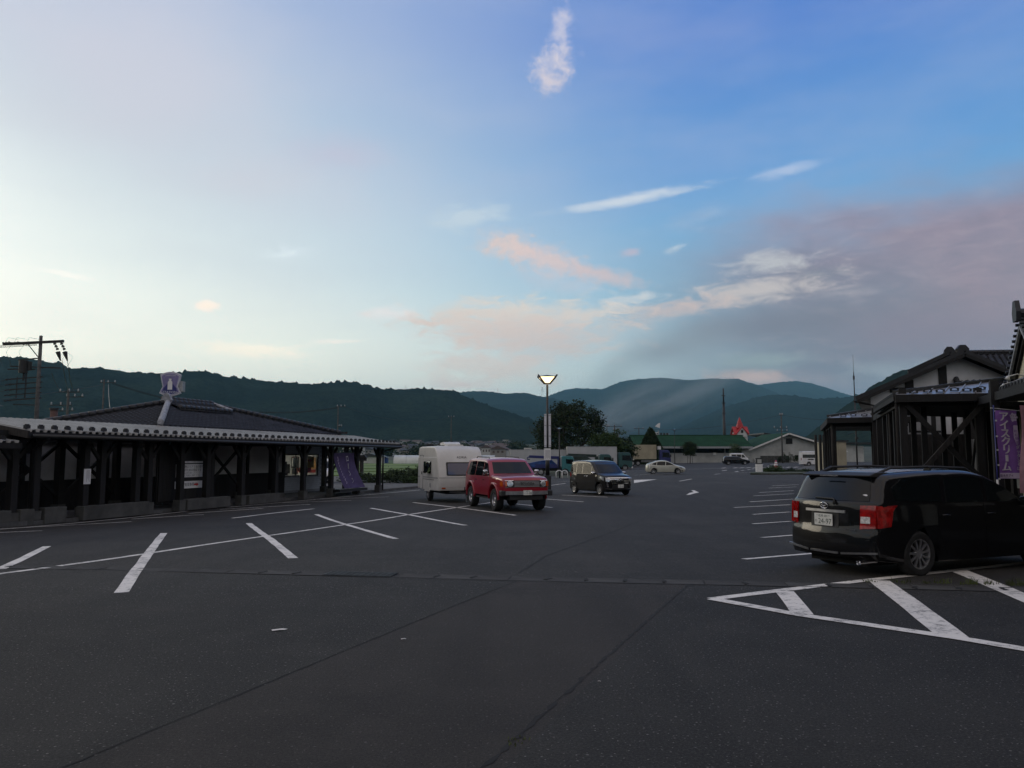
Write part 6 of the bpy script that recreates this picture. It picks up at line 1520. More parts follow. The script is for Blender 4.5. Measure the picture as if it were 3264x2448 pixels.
MB().bx(16.45, 24.0, gy_ - 0.05, gy_ - 0.008, -0.4, 2.62).build('wainscot_or_shade', 'timber_grey', hall)  # dark sheet over the white wall, stands in for shade behind the posts
MB().bx(17.4, 24.3, gy_ - 0.06, gy_ - 0.003, 4.53, 4.76).build('timber_beam', 'timber', hall)
for x, zt in ((18.3, 5.12), (19.85, 5.8)): MB().bx(x - 0.18, x + 0.18, gy_ - 0.07, gy_ - 0.004, 4.76, zt).build('timber_post', 'timber', hall)
wf = MB()
for a in ((18.2, 19.8, 4.07, 4.14), (18.2, 19.8, 2.7, 2.78), (18.2, 18.26, 2.78, 4.07), (18.97, 19.03, 2.78, 4.07), (19.74, 19.8, 2.78, 4.07)): wf.bx(a[0], a[1], gy_ - 0.06, gy_ - 0.004, a[2], a[3])
wf = wf.build('window', 'timber', hall); MB().bx(18.26, 18.97, gy_ - 0.03, gy_ - 0.01, 2.78, 4.07).build('window_pane', 'caravan_grey', wf); MB().bx(19.03, 19.74, gy_ - 0.03, gy_ - 0.01, 2.78, 4.07).build('window_pane', 'caravan_grey', wf)
MB().tube([(15.6, gy_ - 0.3, 4.1), (16.3, gy_ - 0.15, 3.98), (16.97, gy_ - 0.08, 3.85), (16.97, gy_ - 0.08, 2.0)], 0.045, 6).build('downpipe', 'timber', hall)
for x in (18.3, 19.5): MB().box((x, gy_ - 0.06, 4.34), (0.15, 0.1, 0.18)).build('wall_lamp', 'galv', hall)
MB().prism([(0, 0), (0.6, 0.3), (0.6, 0.38), (0, 0.1)], lambda a, b, t: (20.0 + a, gy_ - 0.7 + t, 4.25 + b), 0, 0.4).build('orange_hood', 'shop_orange', hall)  # small hood in plain orange
# the hall runs back along the lot, not straight away from the gable
for o in [o for o in COL.objects if o.parent is hall or (o.parent and o.parent.parent is hall)]:
    if o.type == 'MESH':
        for v in o.data.vertices:
            if v.co.y > gy_: v.co.x += (v.co.y - gy_) * 0.5
# --- tiled main roof between the gables, slope towards the lot
mr = thing('tiled_main_hall', 'long blue-black tiled roof slope between the white gable and the cream gable', 'building', (0, 0, 0))
e1, e0 = Vector((20.3, 35.6, 4.85)), Vector((25.9, 34.9, 4.85)); t1, t0 = Vector((22.4, 40.2, 6.8)), Vector((28.2, 39.6, 6.8))
b1, b0 = Vector((24.0, 45.0, 4.85)), Vector((30.0, 44.4, 4.85))
mb = MB(); mb.add([e0, e1, t1, t0, b0, b1], [(0, 1, 2, 3), (3, 2, 5, 4), (0, 3, 4), (1, 5, 2), (0, 4, 5, 1)]); mroof = mb.build('roof', 'ridge_tile', mr)
mb = MB(); mb.add([tuple(p + d) for d in (Vector((0.35, 0.3, -0.02)), Vector((0.35, 0.3, -5.0))) for p in (e1, e0, b0 + Vector((0, -1, 0)), b1 + Vector((0, -1, 0)))], [(0, 1, 2, 3), (7, 6, 5, 4), (0, 4, 5, 1), (1, 5, 6, 2), (2, 6, 7, 3), (3, 7, 4, 0)]); mb.build('wall', 'timber_grey', mr)  # dark timber tone instead of plaster, paints in the shade under the walk
mb = MB(); mb.add([e1 + Vector((-0.02, 0, -0.05)), t1 + Vector((-0.02, 0, -0.05)), e1 + Vector((-0.65, 1.0, -0.1))], [(0, 1, 2)]); mb.build('gable_shade_board', 'timber', mr, fix=False)  # dark timber triangle, paints in the shadow on the gable side
T, M3 = tile_slope(e1, e0, t1, t0, mroof, None, 0, 0.283, 0.27)
T2 = sorted(T, key=lambda p: p.length)
mt = MB()
for i, p in enumerate(T2):
    if i < 200:
        o = bpy.data.objects.new('roof_tile', _tile); COL.objects.link(o); o.parent = mroof; o.matrix_local = Matrix.Translation(p) @ M3.to_4x4()
    else: mt.add([M3 @ Vector(q) + p for q in _tm.v], _tm.f)
mt.build('roof_tile_field', 'tile_stuff', mroof, smooth=True, fix=False)['kind'] = 'stuff'
ridge(t0, t1, parent=mroof); ridge(e1, t1, parent=mroof)

# --- cream gable at the right edge of the view
cg = thing('cream_gable_wing', 'tall tiled wing with cream plastered gable behind the near metal roof', 'building', (0, 0, 0))
G0 = Vector((16.62, 25.0, 0)); 
def GP(a, b, t): return tuple(G0 + AX * a + AR * t + Vector((0, 0, b)))
MB().prism([(-1.75, -0.4), (1.75, -0.4), (1.75, 4.25), (0, 5.75), (-1.75, 4.25)], GP, 0.0, 9.0).build('wall', 'plaster_cream', cg)
for sg in (-1, 1):
    a = [(0.0, 5.82), (sg * 2.35, 3.82), (sg * 2.35, 4.06), (0.0, 6.06)]
    rfc = MB().prism(a, GP, -0.2, 9.0).build('roof', 'ridge_tile', cg)
    MB().prism([(0.0, 5.72), (sg * 2.35, 3.72), (sg * 2.35, 3.82), (0.0, 5.82)], GP, -0.24, -0.16).build('barge_board', 'ridge_light', cg)
    MB().prism([(0.0, 5.50), (sg * 2.1, 3.74), (sg * 2.1, 3.84), (0.0, 5.62)], GP, -0.1, -0.01).build('barge_board', 'timber', cg)
    for i in range(13):
        k = (i + 0.4) / 13; MB().cyl(GP(sg * 2.35 * k, 6.08 - 2.0 * k, -0.28), GP(sg * 2.35 * k, 6.08 - 2.0 * k, 0.1), 0.05, 0.05, 8).build('verge_tile', 'ridge_tile', rfc)
mb = MB(); mb.cyl(GP(0, 6.2, -0.25), GP(0, 6.2, 9), 0.17, 0.17, 8); mb.prism([(-0.22, 5.95), (0.22, 5.95), (0.28, 6.25), (0.12, 6.62), (-0.12, 6.62), (-0.28, 6.25)], GP, -0.36, -0.22); mb.build('ridge_cap', 'ridge_tile', cg)
# gooseneck lamps on the gable
for a, z in ((0.9, 3.95), (0.3, 4.15), (1.45, 3.85)):
    mb = MB(); mb.tube([GP(a, z, 0.0), GP(a, z + 0.12, -0.3), GP(a, z + 0.05, -0.55)], 0.022, 6); mb.cyl(GP(a, z + 0.06, -0.55), GP(a, z - 0.06, -0.6), 0.04, 0.09, 10); mb.build('gooseneck_lamp', 'white_metal', cg, smooth=True)
# --- dim back wall of the walk with pale window strips
bw = thing('hall_shop_front', 'dim shop front with pale panels behind the walkway posts', 'shop front', (0, 0, 0))
def BW(a, t, z): return tuple(Vector((16.6, 24.6, 0)) + AX * a + AR * t + Vector((0, 0, z)))
for a0, a1 in ((-28, -0.5), (0.9, 3.0), (3.9, 12.5)):
    MB().prism([(a0, -0.3), (a1, -0.3), (a1, 3.4), (a0, 3.4)], lambda a, b, t: BW(a, t, b), 0.0, 0.12).build('wall', 'timber_grey', bw)
rn = random.Random(3)
a = -26.8
while a < 12.0:
    w_ = rn.uniform(0.25, 0.7); z0 = rn.choice((0.1, 0.9, 0.5))
    if not (-0.6 < a < 0.9 or 2.9 < a < 3.9):
        MB().prism([(a, z0), (a + w_, z0), (a + w_, 2.35), (a, 2.35)], lambda u, b, t: BW(u, t, b), -0.03, -0.002).build('wall_panel', rn.choice(('plaster', 'plaster_grey', 'caravan_grey')), bw)
    a += w_ + rn.uniform(0.12, 0.5)
# white plank sign leaning at a post, chair and table shapes on the walk
wl = thing('white_plank_sign', 'tall narrow white plank sign leaning on a walkway post', 'sign', (13.55, 28.0, gz(13.5, 28)), R(-10))
MB().prism([(-0.02, 0.0), (0.24, 0.0), (0.50, 2.72), (0.16, 2.62)], lambda a, b, t: (a, t, b), -0.02, 0.02).build('plank', 'plaster', wl)
for i in range(7): MB().bx(0.16 + i * 0.02, 0.2 + i * 0.02, -0.028, -0.021, 0.5 + i * 0.25, 0.62 + i * 0.25).build('letter_mark', 'ink_grey', wl)
fs_ = thing('blue_draped_table', 'small blue-draped stand on the walkway floor', 'stand', (14.6, 26.6, gz(14.6, 26.6)))
MB().bx(-0.35, 0.35, -0.3, 0.3, 0.75, 1.15).build('drape', 'paint_blue', fs_)
for x in (-0.3, 0.3):
    for y in (-0.25, 0.25): MB().cyl((x, y, 0), (x, y, 0.76), 0.02, 0.02, 6).build('leg', 'galv', fs_)
# --- banners
ib = thing('ice_cream_banner', 'purple ice cream banner with white outlined katakana on a blue pole', 'banner', (12.05, 19.6, GZ(12, 19.6) + 0.12), R(4))
MB().cyl((0, 0, 0), (0, 0, 3.0), 0.018, 0.014, 8).build('pole', 'sign_blue', ib, smooth=True); MB().cyl((0, 0, 0.35), (0, 0, 1.15), 0.026, 0.026, 8).build('pole_sleeve', 'white_metal', ib, smooth=True)
MB().cyl((-0.08, 0, 2.93), (0.72, 0, 2.86), 0.010, 0.010, 6).build('cross_bar', 'white_metal', ib)
def ibf(u, v): return (0.06 + 0.58 * u + 0.03 * math.sin(v * 5), 0.03 * math.sin(u * 5 + v * 3.5), 1.17 + 1.70 * v)
P = [[ibf(i / 8, j / 16) for i in range(9)] for j in range(17)]
mb = MB(); mb.grid(P); mb.grid([[(x, y + 0.006, z) for x, y, z in r] for r in P]); clo = mb.build('cloth', 'purple_bright', ib, smooth=True, fix=False)
mb = MB(); mb.grid([[(x, y - 0.008, z) for x, y, z in [ibf(u / 6, v) for u in range(7)]] for v in (0.005, 0.085)]); mb.build('bottom_band', 'purple_pale', ib, fix=False)
for v in (0.0, 0.2, 0.42, 0.62, 0.85, 0.99): MB().box((0.03, 0, 1.17 + 1.7 * v), (0.08, 0.014, 0.04)).build('loop', 'paper', ib)
def it(ch, u, v, size, mat, dy=-0.02):
    x, y, z = ibf(u, v); text_obj(ch, size, mat, ib, face_m((x, y + dy, z), (1, 0.0, 0), (0, 0, 1)), thick=0.001)
for ch, v in zip('アイスクリーム', (0.90, 0.775, 0.655, 0.535, 0.42, 0.30, 0.165)):
    if ch == 'ー': 
        x, y, z = ibf(0.32, v); MB().box((x, y - 0.018, z), (0.08, 0.004, 0.17)).build('lettering', 'purple_pale', ib); MB().box((x, y - 0.022, z), (0.045, 0.004, 0.14)).build('lettering', 'paper', ib)
    else:
        for dx in (-0.02, 0.02): it(ch, 0.32 + dx, v, 0.27, 'purple_pale', -0.016)
        it(ch, 0.32, v, 0.255, 'paper', -0.024)
x, y, z = ibf(0.82, 0.64); MB().prism(rrect(-0.055, 0.055, -0.24, 0.24, 0.02), lambda a, b, t: (x + a, y - 0.014 - t, z + b), 0, 0.004).build('caption_box', 'purple_pale', ib)
for i, ch in enumerate('長和町特産'): it(ch, 0.82, 0.745 - i * 0.055, 0.085, 'purple_bright', -0.024)
for i, ch in enumerate('ダッタンそば'): it(ch, 0.80, 0.455 - i * 0.062, 0.105, 'paper')
x, y, z = ibf(0.83, 0.90); MB().prism([(0.105 * (1 + 0.14 * math.cos(7 * q)) * math.cos(q), 0.10 * (1 + 0.14 * math.cos(7 * q)) * math.sin(q)) for q in [2 * math.pi * i / 42 for i in range(42)]], lambda a, b, t: (x + a, y - 0.012 - t, z + b), 0, 0.004).build('cloud_bubble', 'purple_pale', ib)
it('アイス', 0.83, 0.915, 0.06, 'ink_grey', -0.026); it('だったん', 0.83, 0.88, 0.045, 'ink_grey', -0.026)
it('姫木平アイス工房', 0.5, 0.045, 0.072, 'purple', -0.02)
pb = thing('pink_banner', 'plain pink banner hanging at the edge beside the purple ice cream banner', 'banner', (11.66, 18.0, GZ(11.6, 18) + 0.12), R(4))
P = [[(0.0 + 0.6 * i / 6 - 0.10 * (1 - j / 12) ** 3, 0.05 * math.sin(j * 0.5 + i), 0.85 + 2.0 * j / 12) for i in range(7)] for j in range(13)]
mb = MB(); mb.grid(P); mb.grid([[(x, y + 0.006, z) for x, y, z in r] for r in P]); mb.build('cloth', 'pink_cloth', pb, smooth=True, fix=False)
MB().cyl((0.62, 0, 0), (0.62, 0, 2.95), 0.018, 0.014, 8).build('pole', 'white_metal', pb, smooth=True)
# --- bits at the far end of the walk
bp = thing('beige_panel_shed', 'narrow beige panelled shed standing at the far end of the walkway', 'shed', (21.4, 54.0, GZ(21.4, 54)), R(-4))
for i in range(3): MB().bx(-0.05 + i * 0.52, 0.46 + i * 0.52, 0.0, 0.06, 0.1, 2.95).build('panel', 'container', bp)
MB().bx(-0.02, 1.5, 0.06, 1.5, 0.1, 2.9).build('body', 'container', bp); MB().bx(-0.15, 1.65, -0.1, 1.6, 2.95, 3.05).build('roof', 'steel_dark', bp)
for x in (20.55, 20.85, 21.1): 
    o = MB().bx(-0.07, 0.07, -0.07, 0.07, 0, 3.4).build('post', 'timber', rw, loc=(x, 53.2, GZ(x, 53)))
rb = thing('red_cabinet', 'red hose cabinet beside the beige shed', 'cabinet', (21.6, 50.5, GZ(21.6, 50.5)))
MB().bx(0, 0.75, 0, 0.35, 0.0, 0.85).build('case', 'ink_red', rb, bevel=0.02); MB().bx(0.08, 0.67, -0.012, 0.0, 0.08, 0.77).build('door', 'ink_red', rb)
fh = thing('fire_extinguisher', 'red fire extinguisher standing in front of the beige shed', 'extinguisher', (20.0, 51.0, GZ(20, 51)))
MB().lathe([(0.0, 0.05), (0.09, 0.05), (0.09, 0.5), (0.06, 0.58), (0.03, 0.62), (0.0, 0.63)], n=12).build('body', 'ink_red', fh, smooth=True); MB().box((0, 0, 0.66), (0.16, 0.03, 0.05)).build('handle', 'black', fh); MB().cyl((0, 0, 0), (0, 0, 0.05), 0.12, 0.12, 12).build('foot', 'black', fh); MB().tube([(0.05, 0, 0.62), (0.16, 0, 0.55), (0.17, 0, 0.2)], 0.015, 6).build('hose', 'black', fh)
af = thing('white_barrier', 'white A-shaped folding barrier standing on the pavement near the high-roof van', 'barrier', (22.2, 58.0, GZ(22.2, 58)))
for x in (0, 0.55):
    MB().beam((x, -0.3, 0), (x + 0.12, 0, 0.95), 0.05, 0.03).build('leg', 'white_paint', af); MB().beam((x, 0.3, 0), (x + 0.12, 0, 0.95), 0.05, 0.03).build('leg', 'white_paint', af)
for z in (0.45, 0.7, 0.92): MB().bx(0.05, 0.75, -0.02, 0.02, z - 0.03, z + 0.03).build('rail', 'white_paint', af)
# ================================================================== trucks, trees, far buildings, poles, lamp
# ---------------------------------------------------------------- trucks
def box_truck(name, label, x, y, head, L, top, cab, cabmat, rearmat='caravan_white', body='alu'):
    t = vehicle(name, label, 'truck', x, y, head)
    b = MB(); b.bx(-L / 2, L / 2, -1.22, 1.22, 1.05, top); bo = b.build('cargo_box', body, t, bevel=0.03)
    for z in (1.06, top - 0.05): MB().bx(-L / 2 - 0.01, L / 2 + 0.01, -1.245, 1.245, z, z + 0.07).build('box_rail', 'galv', bo)
    for sg in (-1, 1):
        d = MB().bx(-L / 2 - 0.05, -L / 2 - 0.005, min(sg * 0.03, sg * 1.18), max(sg * 0.03, sg * 1.18), 1.1, top - 0.08).build('rear_door', rearmat, bo)
        MB().bx(-L / 2 - 0.08, -L / 2 - 0.05, sg * 0.35 - 0.03, sg * 0.35 + 0.03, 1.2, top - 0.3).build('lock_bar', 'galv', d)
    for k in range(1, int(L / 1.2)): MB().bx(-L / 2 + k * 1.2 - 0.02, -L / 2 + k * 1.2 + 0.02, -1.232, -1.221, 1.15, top - 0.08).build('box_rib', 'alu', bo)
    truck_chassis(t, -L / 2 + 0.4, L / 2 + 2.2)
    if cab: truck_cab(t, L / 2 + 0.25, cabmat, top if cab == 'tall' else 2.75)
    return t
def truck_chassis(t, x0, x1, wheels=None):
    ch = MB(); ch.bx(x0, x1, -0.45, -0.30, 0.75, 1.02); ch.bx(x0, x1, 0.30, 0.45, 0.75, 1.02); ch.bx(x0 + 0.6, x1 - 1.0, -0.9, 0.9, 0.62, 0.95); ch.build('chassis', 'underbody', t)
    for x in wheels or (x0 + 1.0, x0 + 2.25, x1 - 1.0):
        for sg in (-1, 1):
            o = place('wheel', _twheel[0], t, (x, sg * 1.05, 0.48), 0 if sg < 0 else math.pi); place('rim', _twheel[1], o)
def truck_cab(t, x, mat, top, L=2.0):
    prof = [(x, 0.55), (x + L, 0.50), (x + L + 0.06, 1.1), (x + L + 0.02, 1.5), (x + L - 0.22, top - 0.25), (x + L - 0.4, top - 0.05), (x + L - 0.7, top), (x + 0.1, top), (x, top - 0.1)]
    c = MB().prism(prof, lambda a, b, s_: (a, s_, b), -1.16, 1.16).build('cab', mat, t, bevel=0.06, seg=2)
    for sg in (-1, 1):
        MB().prism([(x + 0.55, 1.6), (x + L - 0.06, 1.5), (x + L - 0.30, top - 0.45), (x + 0.55, top - 0.42)], lambda a, b, s_: (a, s_, b), sg * 1.161, sg * 1.175).build('side_window', 'glass', c)
        MB().bx(x + L - 0.05, x + L + 0.12, sg * 1.34 - 0.09, sg * 1.34 + 0.09, 1.6, 2.1).build('mirror', 'black', c)
        MB().bx(x + L + 0.02, x + L + 0.075, min(sg * 0.6, sg * 1.05), max(sg * 0.6, sg * 1.05), 0.72, 0.95).build('headlamp', 'lamp_glass', c)
        MB().bx(x + 0.5, x + 1.5, sg * 1.165 - 0.01, sg * 1.165 + 0.01, 0.55, 0.6).build('step', 'galv', c)
    MB().prism([(x + L + 0.045, 1.52), (x + L - 0.185, top - 0.30), (x + L - 0.165, top - 0.30), (x + L + 0.065, 1.52)], lambda a, b, s_: (a, s_, b), -1.05, 1.05).build('windscreen', 'glass', c)
    MB().bx(x + L + 0.03, x + L + 0.085, -0.85, 0.85, 1.05, 1.35).build('grille', 'trim', c); MB().bx(x + L - 0.1, x + L + 0.12, -1.15, 1.15, 0.42, 0.66).build('bumper', 'white_metal', c)
_tw = wheel_meshes(0.48, 0.28, 0.28, 'steel', 'galv'); _twheel = (_tw[0], _tw[1])
box_truck('silver_box_trailer', 'long silver box trailer with cream rear doors behind the blue-tarped truck', 4.0, 121.0, 88, 8.6, 3.58, False, None)
box_truck('silver_box_truck', 'silver box truck with dark teal cab nearest the container trailer', 12.0, 119.0, 90, 7.4, 3.62, 'low', 'paint_teal_dark')
def crane_truck(name, label, x, y, head, cabmat, tarp, boom, hump):
    t = vehicle(name, label, 'truck', x, y, head)
    truck_chassis(t, -3.4, 3.1)
    MB().bx(-3.3, 1.0, -1.15, 1.15, 1.0, 1.15).build('flatbed', boom, t); MB().bx(-3.3, 1.0, -1.17, -1.13, 1.15, 1.5).build('side_board', boom, t); MB().bx(-3.3, 1.0, 1.13, 1.17, 1.15, 1.5).build('side_board', boom, t)
    MB().prism(hump, lambda a, b, s_: (a, s_ * (1.0 + 0.10 * math.sin(a * 5)), b), -1.18, 1.18).build('tarpaulin', tarp, t, bevel=0.08, seg=2)
    c = MB(); c.bx(1.1, 1.5, -0.35, 0.35, 1.0, 2.3); c.build('crane_column', boom, t)
    MB().beam((1.3, 0, 2.38), (-2.7, 0, 2.52), 0.34, 0.36).build('crane_boom', boom, t, bevel=0.03)
    MB().beam((1.3, 0.02, 2.2), (-0.9, 0, 2.28), 0.18, 0.16).build('boom_cylinder', 'galv', t)
    mb = MB(); mb.tube([(-2.7, 0, 2.5), (-2.95, 0, 2.35), (-2.9, 0, 2.15), (-2.6, 0, 2.12)], 0.09, 6); mb.build('crane_hook', boom, t)
    truck_cab(t, 1.65, cabmat, 2.6, 1.75)
    return t
crane_truck('blue_tarped_crane_truck', 'teal cab crane truck with blue tarpaulin over its load and blue boom', 5.0, 106.0, 90, 'paint_teal', 'tarp_blue', 'paint_blue', [(-3.2, 1.1), (-3.2, 1.55), (-1.5, 1.9), (0.2, 2.15), (0.9, 1.55), (0.9, 1.1)])
crane_truck('green_tarped_crane_truck', 'truck with dark green tarpaulin hump and green boom beyond the black compact', 10.6, 111.0, 90, 'paint_teal_dark', 'tarp_green', 'tarp_green', [(-3.2, 1.1), (-3.1, 1.7), (-1.9, 2.35), (-0.3, 2.4), (0.9, 1.6), (0.9, 1.1)])
ct = vehicle('container_trailer', 'beige shipping container on a three-axle trailer behind a blue cab', 'truck', 23.6, 146.0, 97)
cc = MB().bx(-3.05, 3.05, -1.22, 1.22, 1.25, 3.85).build('container', 'container', ct)
cr = MB()
for i in range(42): cr.bx(-2.95 + i * 0.142, -2.95 + i * 0.142 + 0.075, -1.255, -1.221, 1.4, 3.72)
cr.build('corrugation', 'container', cc)
for z in (1.25, 3.75): MB().bx(-3.07, 3.07, -1.26, 1.26, z, z + 0.11).build('container_rail', 'container', cc)
MB().bx(3.06, 3.10, -1.2, 1.2, 1.3, 3.8).build('end_wall', 'steel_dark', cc)
truck_chassis(ct, -3.0, 5.2, (-2.3, -1.3, -0.3, 4.5))
for z in (0.72, 0.98): MB().bx(0.3, 3.0, -1.2, -1.14, z, z + 0.09).build('side_guard', 'galv', ct)
truck_cab(ct, 3.6, 'paint_blue', 2.9, 2.0)
MB().bx(3.3, 3.9, -1.0, 1.0, 3.0, 3.6).build('roof_deflector', 'paint_white', ct)

# ---------------------------------------------------------------- trees
def leaf_mat(name, a, b):
    m = bpy.data.materials.new(name); m.use_nodes = True
    t = m.node_tree; g = NG(t); bs = t.nodes['Principled BSDF']
    oi = t.nodes.new('ShaderNodeNewGeometry'); n = g.noise(oi.outputs['Position'], 0.9, 3, 0.6)
    t.links.new(g.mix(g.sm(n, 0.35, 0.65), a, b), bs.inputs['Base Color']); bs.inputs['Roughness'].default_value = 0.7; bs.inputs['Specular IOR Level'].default_value = 0.2
    _M[name] = m
leaf_mat('leaf_dark', (0.012, 0.022, 0.008), (0.034, 0.055, 0.018))
leaf_mat('leaf_mid', (0.022, 0.042, 0.012), (0.050, 0.085, 0.024))
leaf_mat('leaf_pale', (0.05, 0.075, 0.04), (0.09, 0.12, 0.06))
_DEF['bark'] = dict(col=(0.055, 0.045, 0.037), rough=0.95, var=0.3, vscale=4, bump=0.5)
def limb(mb, p, d, L, r, depth, R_, tips, spread=0.6, up=0.12):
    pts, rs = [p], [r]; q = Vector(p); dd = Vector(d).normalized(); n = 4
    for i in range(n):
        dd = (dd + Vector((R_.uniform(-1, 1), R_.uniform(-1, 1), R_.uniform(-0.6, 1) + up)) * 0.16).normalized(); q = q + dd * (L / n); pts.append(q.copy()); rs.append(r * (1 - 0.5 * (i + 1) / n))
    mb.tube(pts, rs, 6 if depth > 1 else 4, caps=False)
    if depth <= 0: tips.append(q); return
    k = 3 if depth > 1 else 3
    for i in range(k):
        a = 2 * math.pi * (i + R_.random()) / k; s_ = Vector((math.cos(a), math.sin(a), 0)) * spread
        limb(mb, q, dd + s_ + Vector((0, 0, 0.1)), L * R_.uniform(0.62, 0.8), r * 0.5, depth - 1, R_, tips, spread, up)
        if depth < 3: tips.append(pts[2 + i % 3])
def leaves(tips, n, size, spread, R_, hull=None, per=10):
    mb = MB(); vs, fs = mb.v, mb.f
    for i in range(n // per):
        c = Vector(R_.choice(tips)) + Vector((R_.gauss(0, spread), R_.gauss(0, spread), R_.gauss(0, spread * 0.7)))
        if hull and not hull(c): continue
        for j in range(per):
            q = c + Vector((R_.gauss(0, size * 1.6), R_.gauss(0, size * 1.6), R_.gauss(0, size)))
            u = Vector((R_.uniform(-1, 1), R_.uniform(-1, 1), R_.uniform(-0.5, 0.5))).normalized(); w = u.cross(Vector((R_.uniform(-1, 1), R_.uniform(-1, 1), R_.uniform(-1, 1)))).normalized()
            s_ = size * R_.uniform(0.6, 1.3); k = len(vs)
            vs += [tuple(q - u * s_), tuple(q + w * s_ * 0.5), tuple(q + u * s_), tuple(q - w * s_ * 0.5)]; fs.append((k, k + 1, k + 2, k + 3)); mb.mi.append(0)
    return mb
# the great round tree behind the trucks
R_ = random.Random(11)
zt = thing('round_tree', 'great round-crowned tree with bare inner branches rising behind the box trucks', 'tree', (11.4, 150.0, -0.9))
mb = MB(); tips = []
for i in range(7):
    a = 2 * math.pi * i / 7; limb(mb, Vector((0.3 * math.cos(a), 0.3 * math.sin(a), 0.4)), Vector((0.62 * math.cos(a), 0.62 * math.sin(a), 1.0)), 4.6, 0.26, 3, R_, tips, 0.55, 0.10)
mb.cyl((0, 0, -0.3), (0, 0, 1.2), 0.8, 0.6, 10); mb.build('trunk', 'bark', zt, smooth=True, fix=False)
def dome(c):
    r2 = (c.x / 7.3) ** 2 + (c.y / 7.0) ** 2; h = (c.z - 4.2) / 9.4
    k = 0.10 * math.sin(c.x * 1.7) + 0.08 * math.sin(c.x * 3.9 + c.z * 2) 
    return r2 + max(0, h) ** 2 < 1.0 + k and c.z > 2.2 + 1.2 * math.sin(c.x * 0.8)
shell = []
for i in range(420):
    a, e = R_.uniform(0, 2 * math.pi), math.asin(R_.uniform(-0.15, 1)); rr = R_.uniform(0.72, 0.98)
    shell.append(Vector((7.2 * rr * math.cos(e) * math.cos(a), 6.9 * rr * math.cos(e) * math.sin(a), 4.2 + 9.2 * rr * math.sin(e))))
cw = leaves(shell + [t for t in tips if t.z > 5.5], 17000, 0.26, 0.38, R_, dome); cw.build('crown', 'leaf_dark', zt, fix=False)
def tree(name, label, x, y, h, w, mat, seed, z=None, n=7000, trunk=0.25, stake=False, low=0.35, group=None, size=0.16):
    r = random.Random(seed); t = thing(name, label, 'tree', (x, y, HZ(x, y) if z is None else z), 0, group)
    m_ = MB(); tp = []
    m_.tube([(0, 0, -0.2), (0.05, 0, h * low), (0, 0.05, h * 0.75)], [0.05 * h * 0.4, 0.04 * h * 0.4, 0.02], 7, caps=False)
    for i in range(6): limb(m_, Vector((0, 0, h * (low + 0.07 * i))), Vector((math.cos(i * 2.4), math.sin(i * 2.4), 0.6)), w * 0.32, 0.05, 1, r, tp, 0.6, 0.1)
    m_.build('trunk', 'bark', t, fix=False)
    sh = []
    for i in range(160):
        a, e = r.uniform(0, 6.283), math.asin(r.uniform(-0.9, 1)); q = r.uniform(0.35, 1.0) * (1 + 0.18 * math.sin(3 * a + seed) )
        sh.append(Vector((w / 2 * q * math.cos(e) * math.cos(a), w / 2 * q * math.cos(e) * math.sin(a), h * (low + (1 - low) / 2) + h * (1 - low) / 2 * q * math.sin(e))))
    leaves(sh, n, size, w * 0.03, r).build('crown', mat, t, fix=False)
    if stake:
        for sx in (-0.5, 0.5): MB().cyl((sx, 0, 0), (sx * 0.8, 0, h * 0.45), 0.04, 0.04, 6).build('stake', 'timber_grey', t)
    return t
tree('spreading_tree', 'low spreading tree beside the right flank of the great round tree', 16.4, 134.0, 6.6, 7.0, 'leaf_mid', 21, -0.6, 9000, low=0.25, size=0.2)
tree('spreading_tree', 'small dark tree between the great round tree and the container trailer', 19.2, 138.0, 5.2, 5.0, 'leaf_dark', 22, -0.5, 6000, low=0.25, size=0.2)
tree('staked_tree', 'dark round-headed young tree on stakes before the green-roofed building', 34.8, 154.0, 4.3, 2.7, 'leaf_dark', 23, 0.1, 5000, stake=True, low=0.36, size=0.14)
tree('pale_tree', 'thin pale-leaved tree before the white wall beside the black wagon', 45.5, 160.0, 3.9, 2.4, 'leaf_pale', 24, 0.2, 2600, low=0.34, size=0.12)
# conical evergreen
cf = thing('conical_evergreen', 'dense clipped conical evergreen rising behind the beige container', 'tree', (28.6, 162.0, 0.0))
r = random.Random(5); mbc = MB(); mbt = MB(); mbt.cyl((0, 0, -0.2), (0, 0, 6.8), 0.3, 0.05, 8); mbt.build('trunk', 'bark', cf)
for i in range(11000):
    z = 7.6 * (1 - math.sqrt(r.random())) ; a = r.uniform(0, 6.283); rad = 3.6 * (1 - z / 7.7) ** 0.8 * (0.86 + 0.14 * r.random() + 0.05 * math.sin(5 * a + z))
    q = Vector((rad * math.cos(a), rad * math.sin(a), z)); u = Vector((math.cos(a) * 0.5 + r.uniform(-.6, .6), math.sin(a) * 0.5 + r.uniform(-.6, .6), r.uniform(-0.2, 1))).normalized(); w_ = u.cross(Vector((r.uniform(-1, 1), r.uniform(-1, 1), r.uniform(-1, 1)))).normalized(); s_ = r.uniform(0.14, 0.32); k = len(mbc.v)
    mbc.v += [tuple(q - u * s_), tuple(q + w_ * s_ * 0.5), tuple(q + u * s_), tuple(q - w_ * s_ * 0.5)]; mbc.f.append((k, k + 1, k + 2, k + 3)); mbc.mi.append(0)
mbc.lathe([(3.0, 0.2), (2.0, 3.5), (0.9, 6.0), (0.05, 7.2)], n=14)
mbc.mi += [0] * (len(mbc.f) - len(mbc.mi)); mbc.build('crown', 'leaf_dark', cf, fix=False)
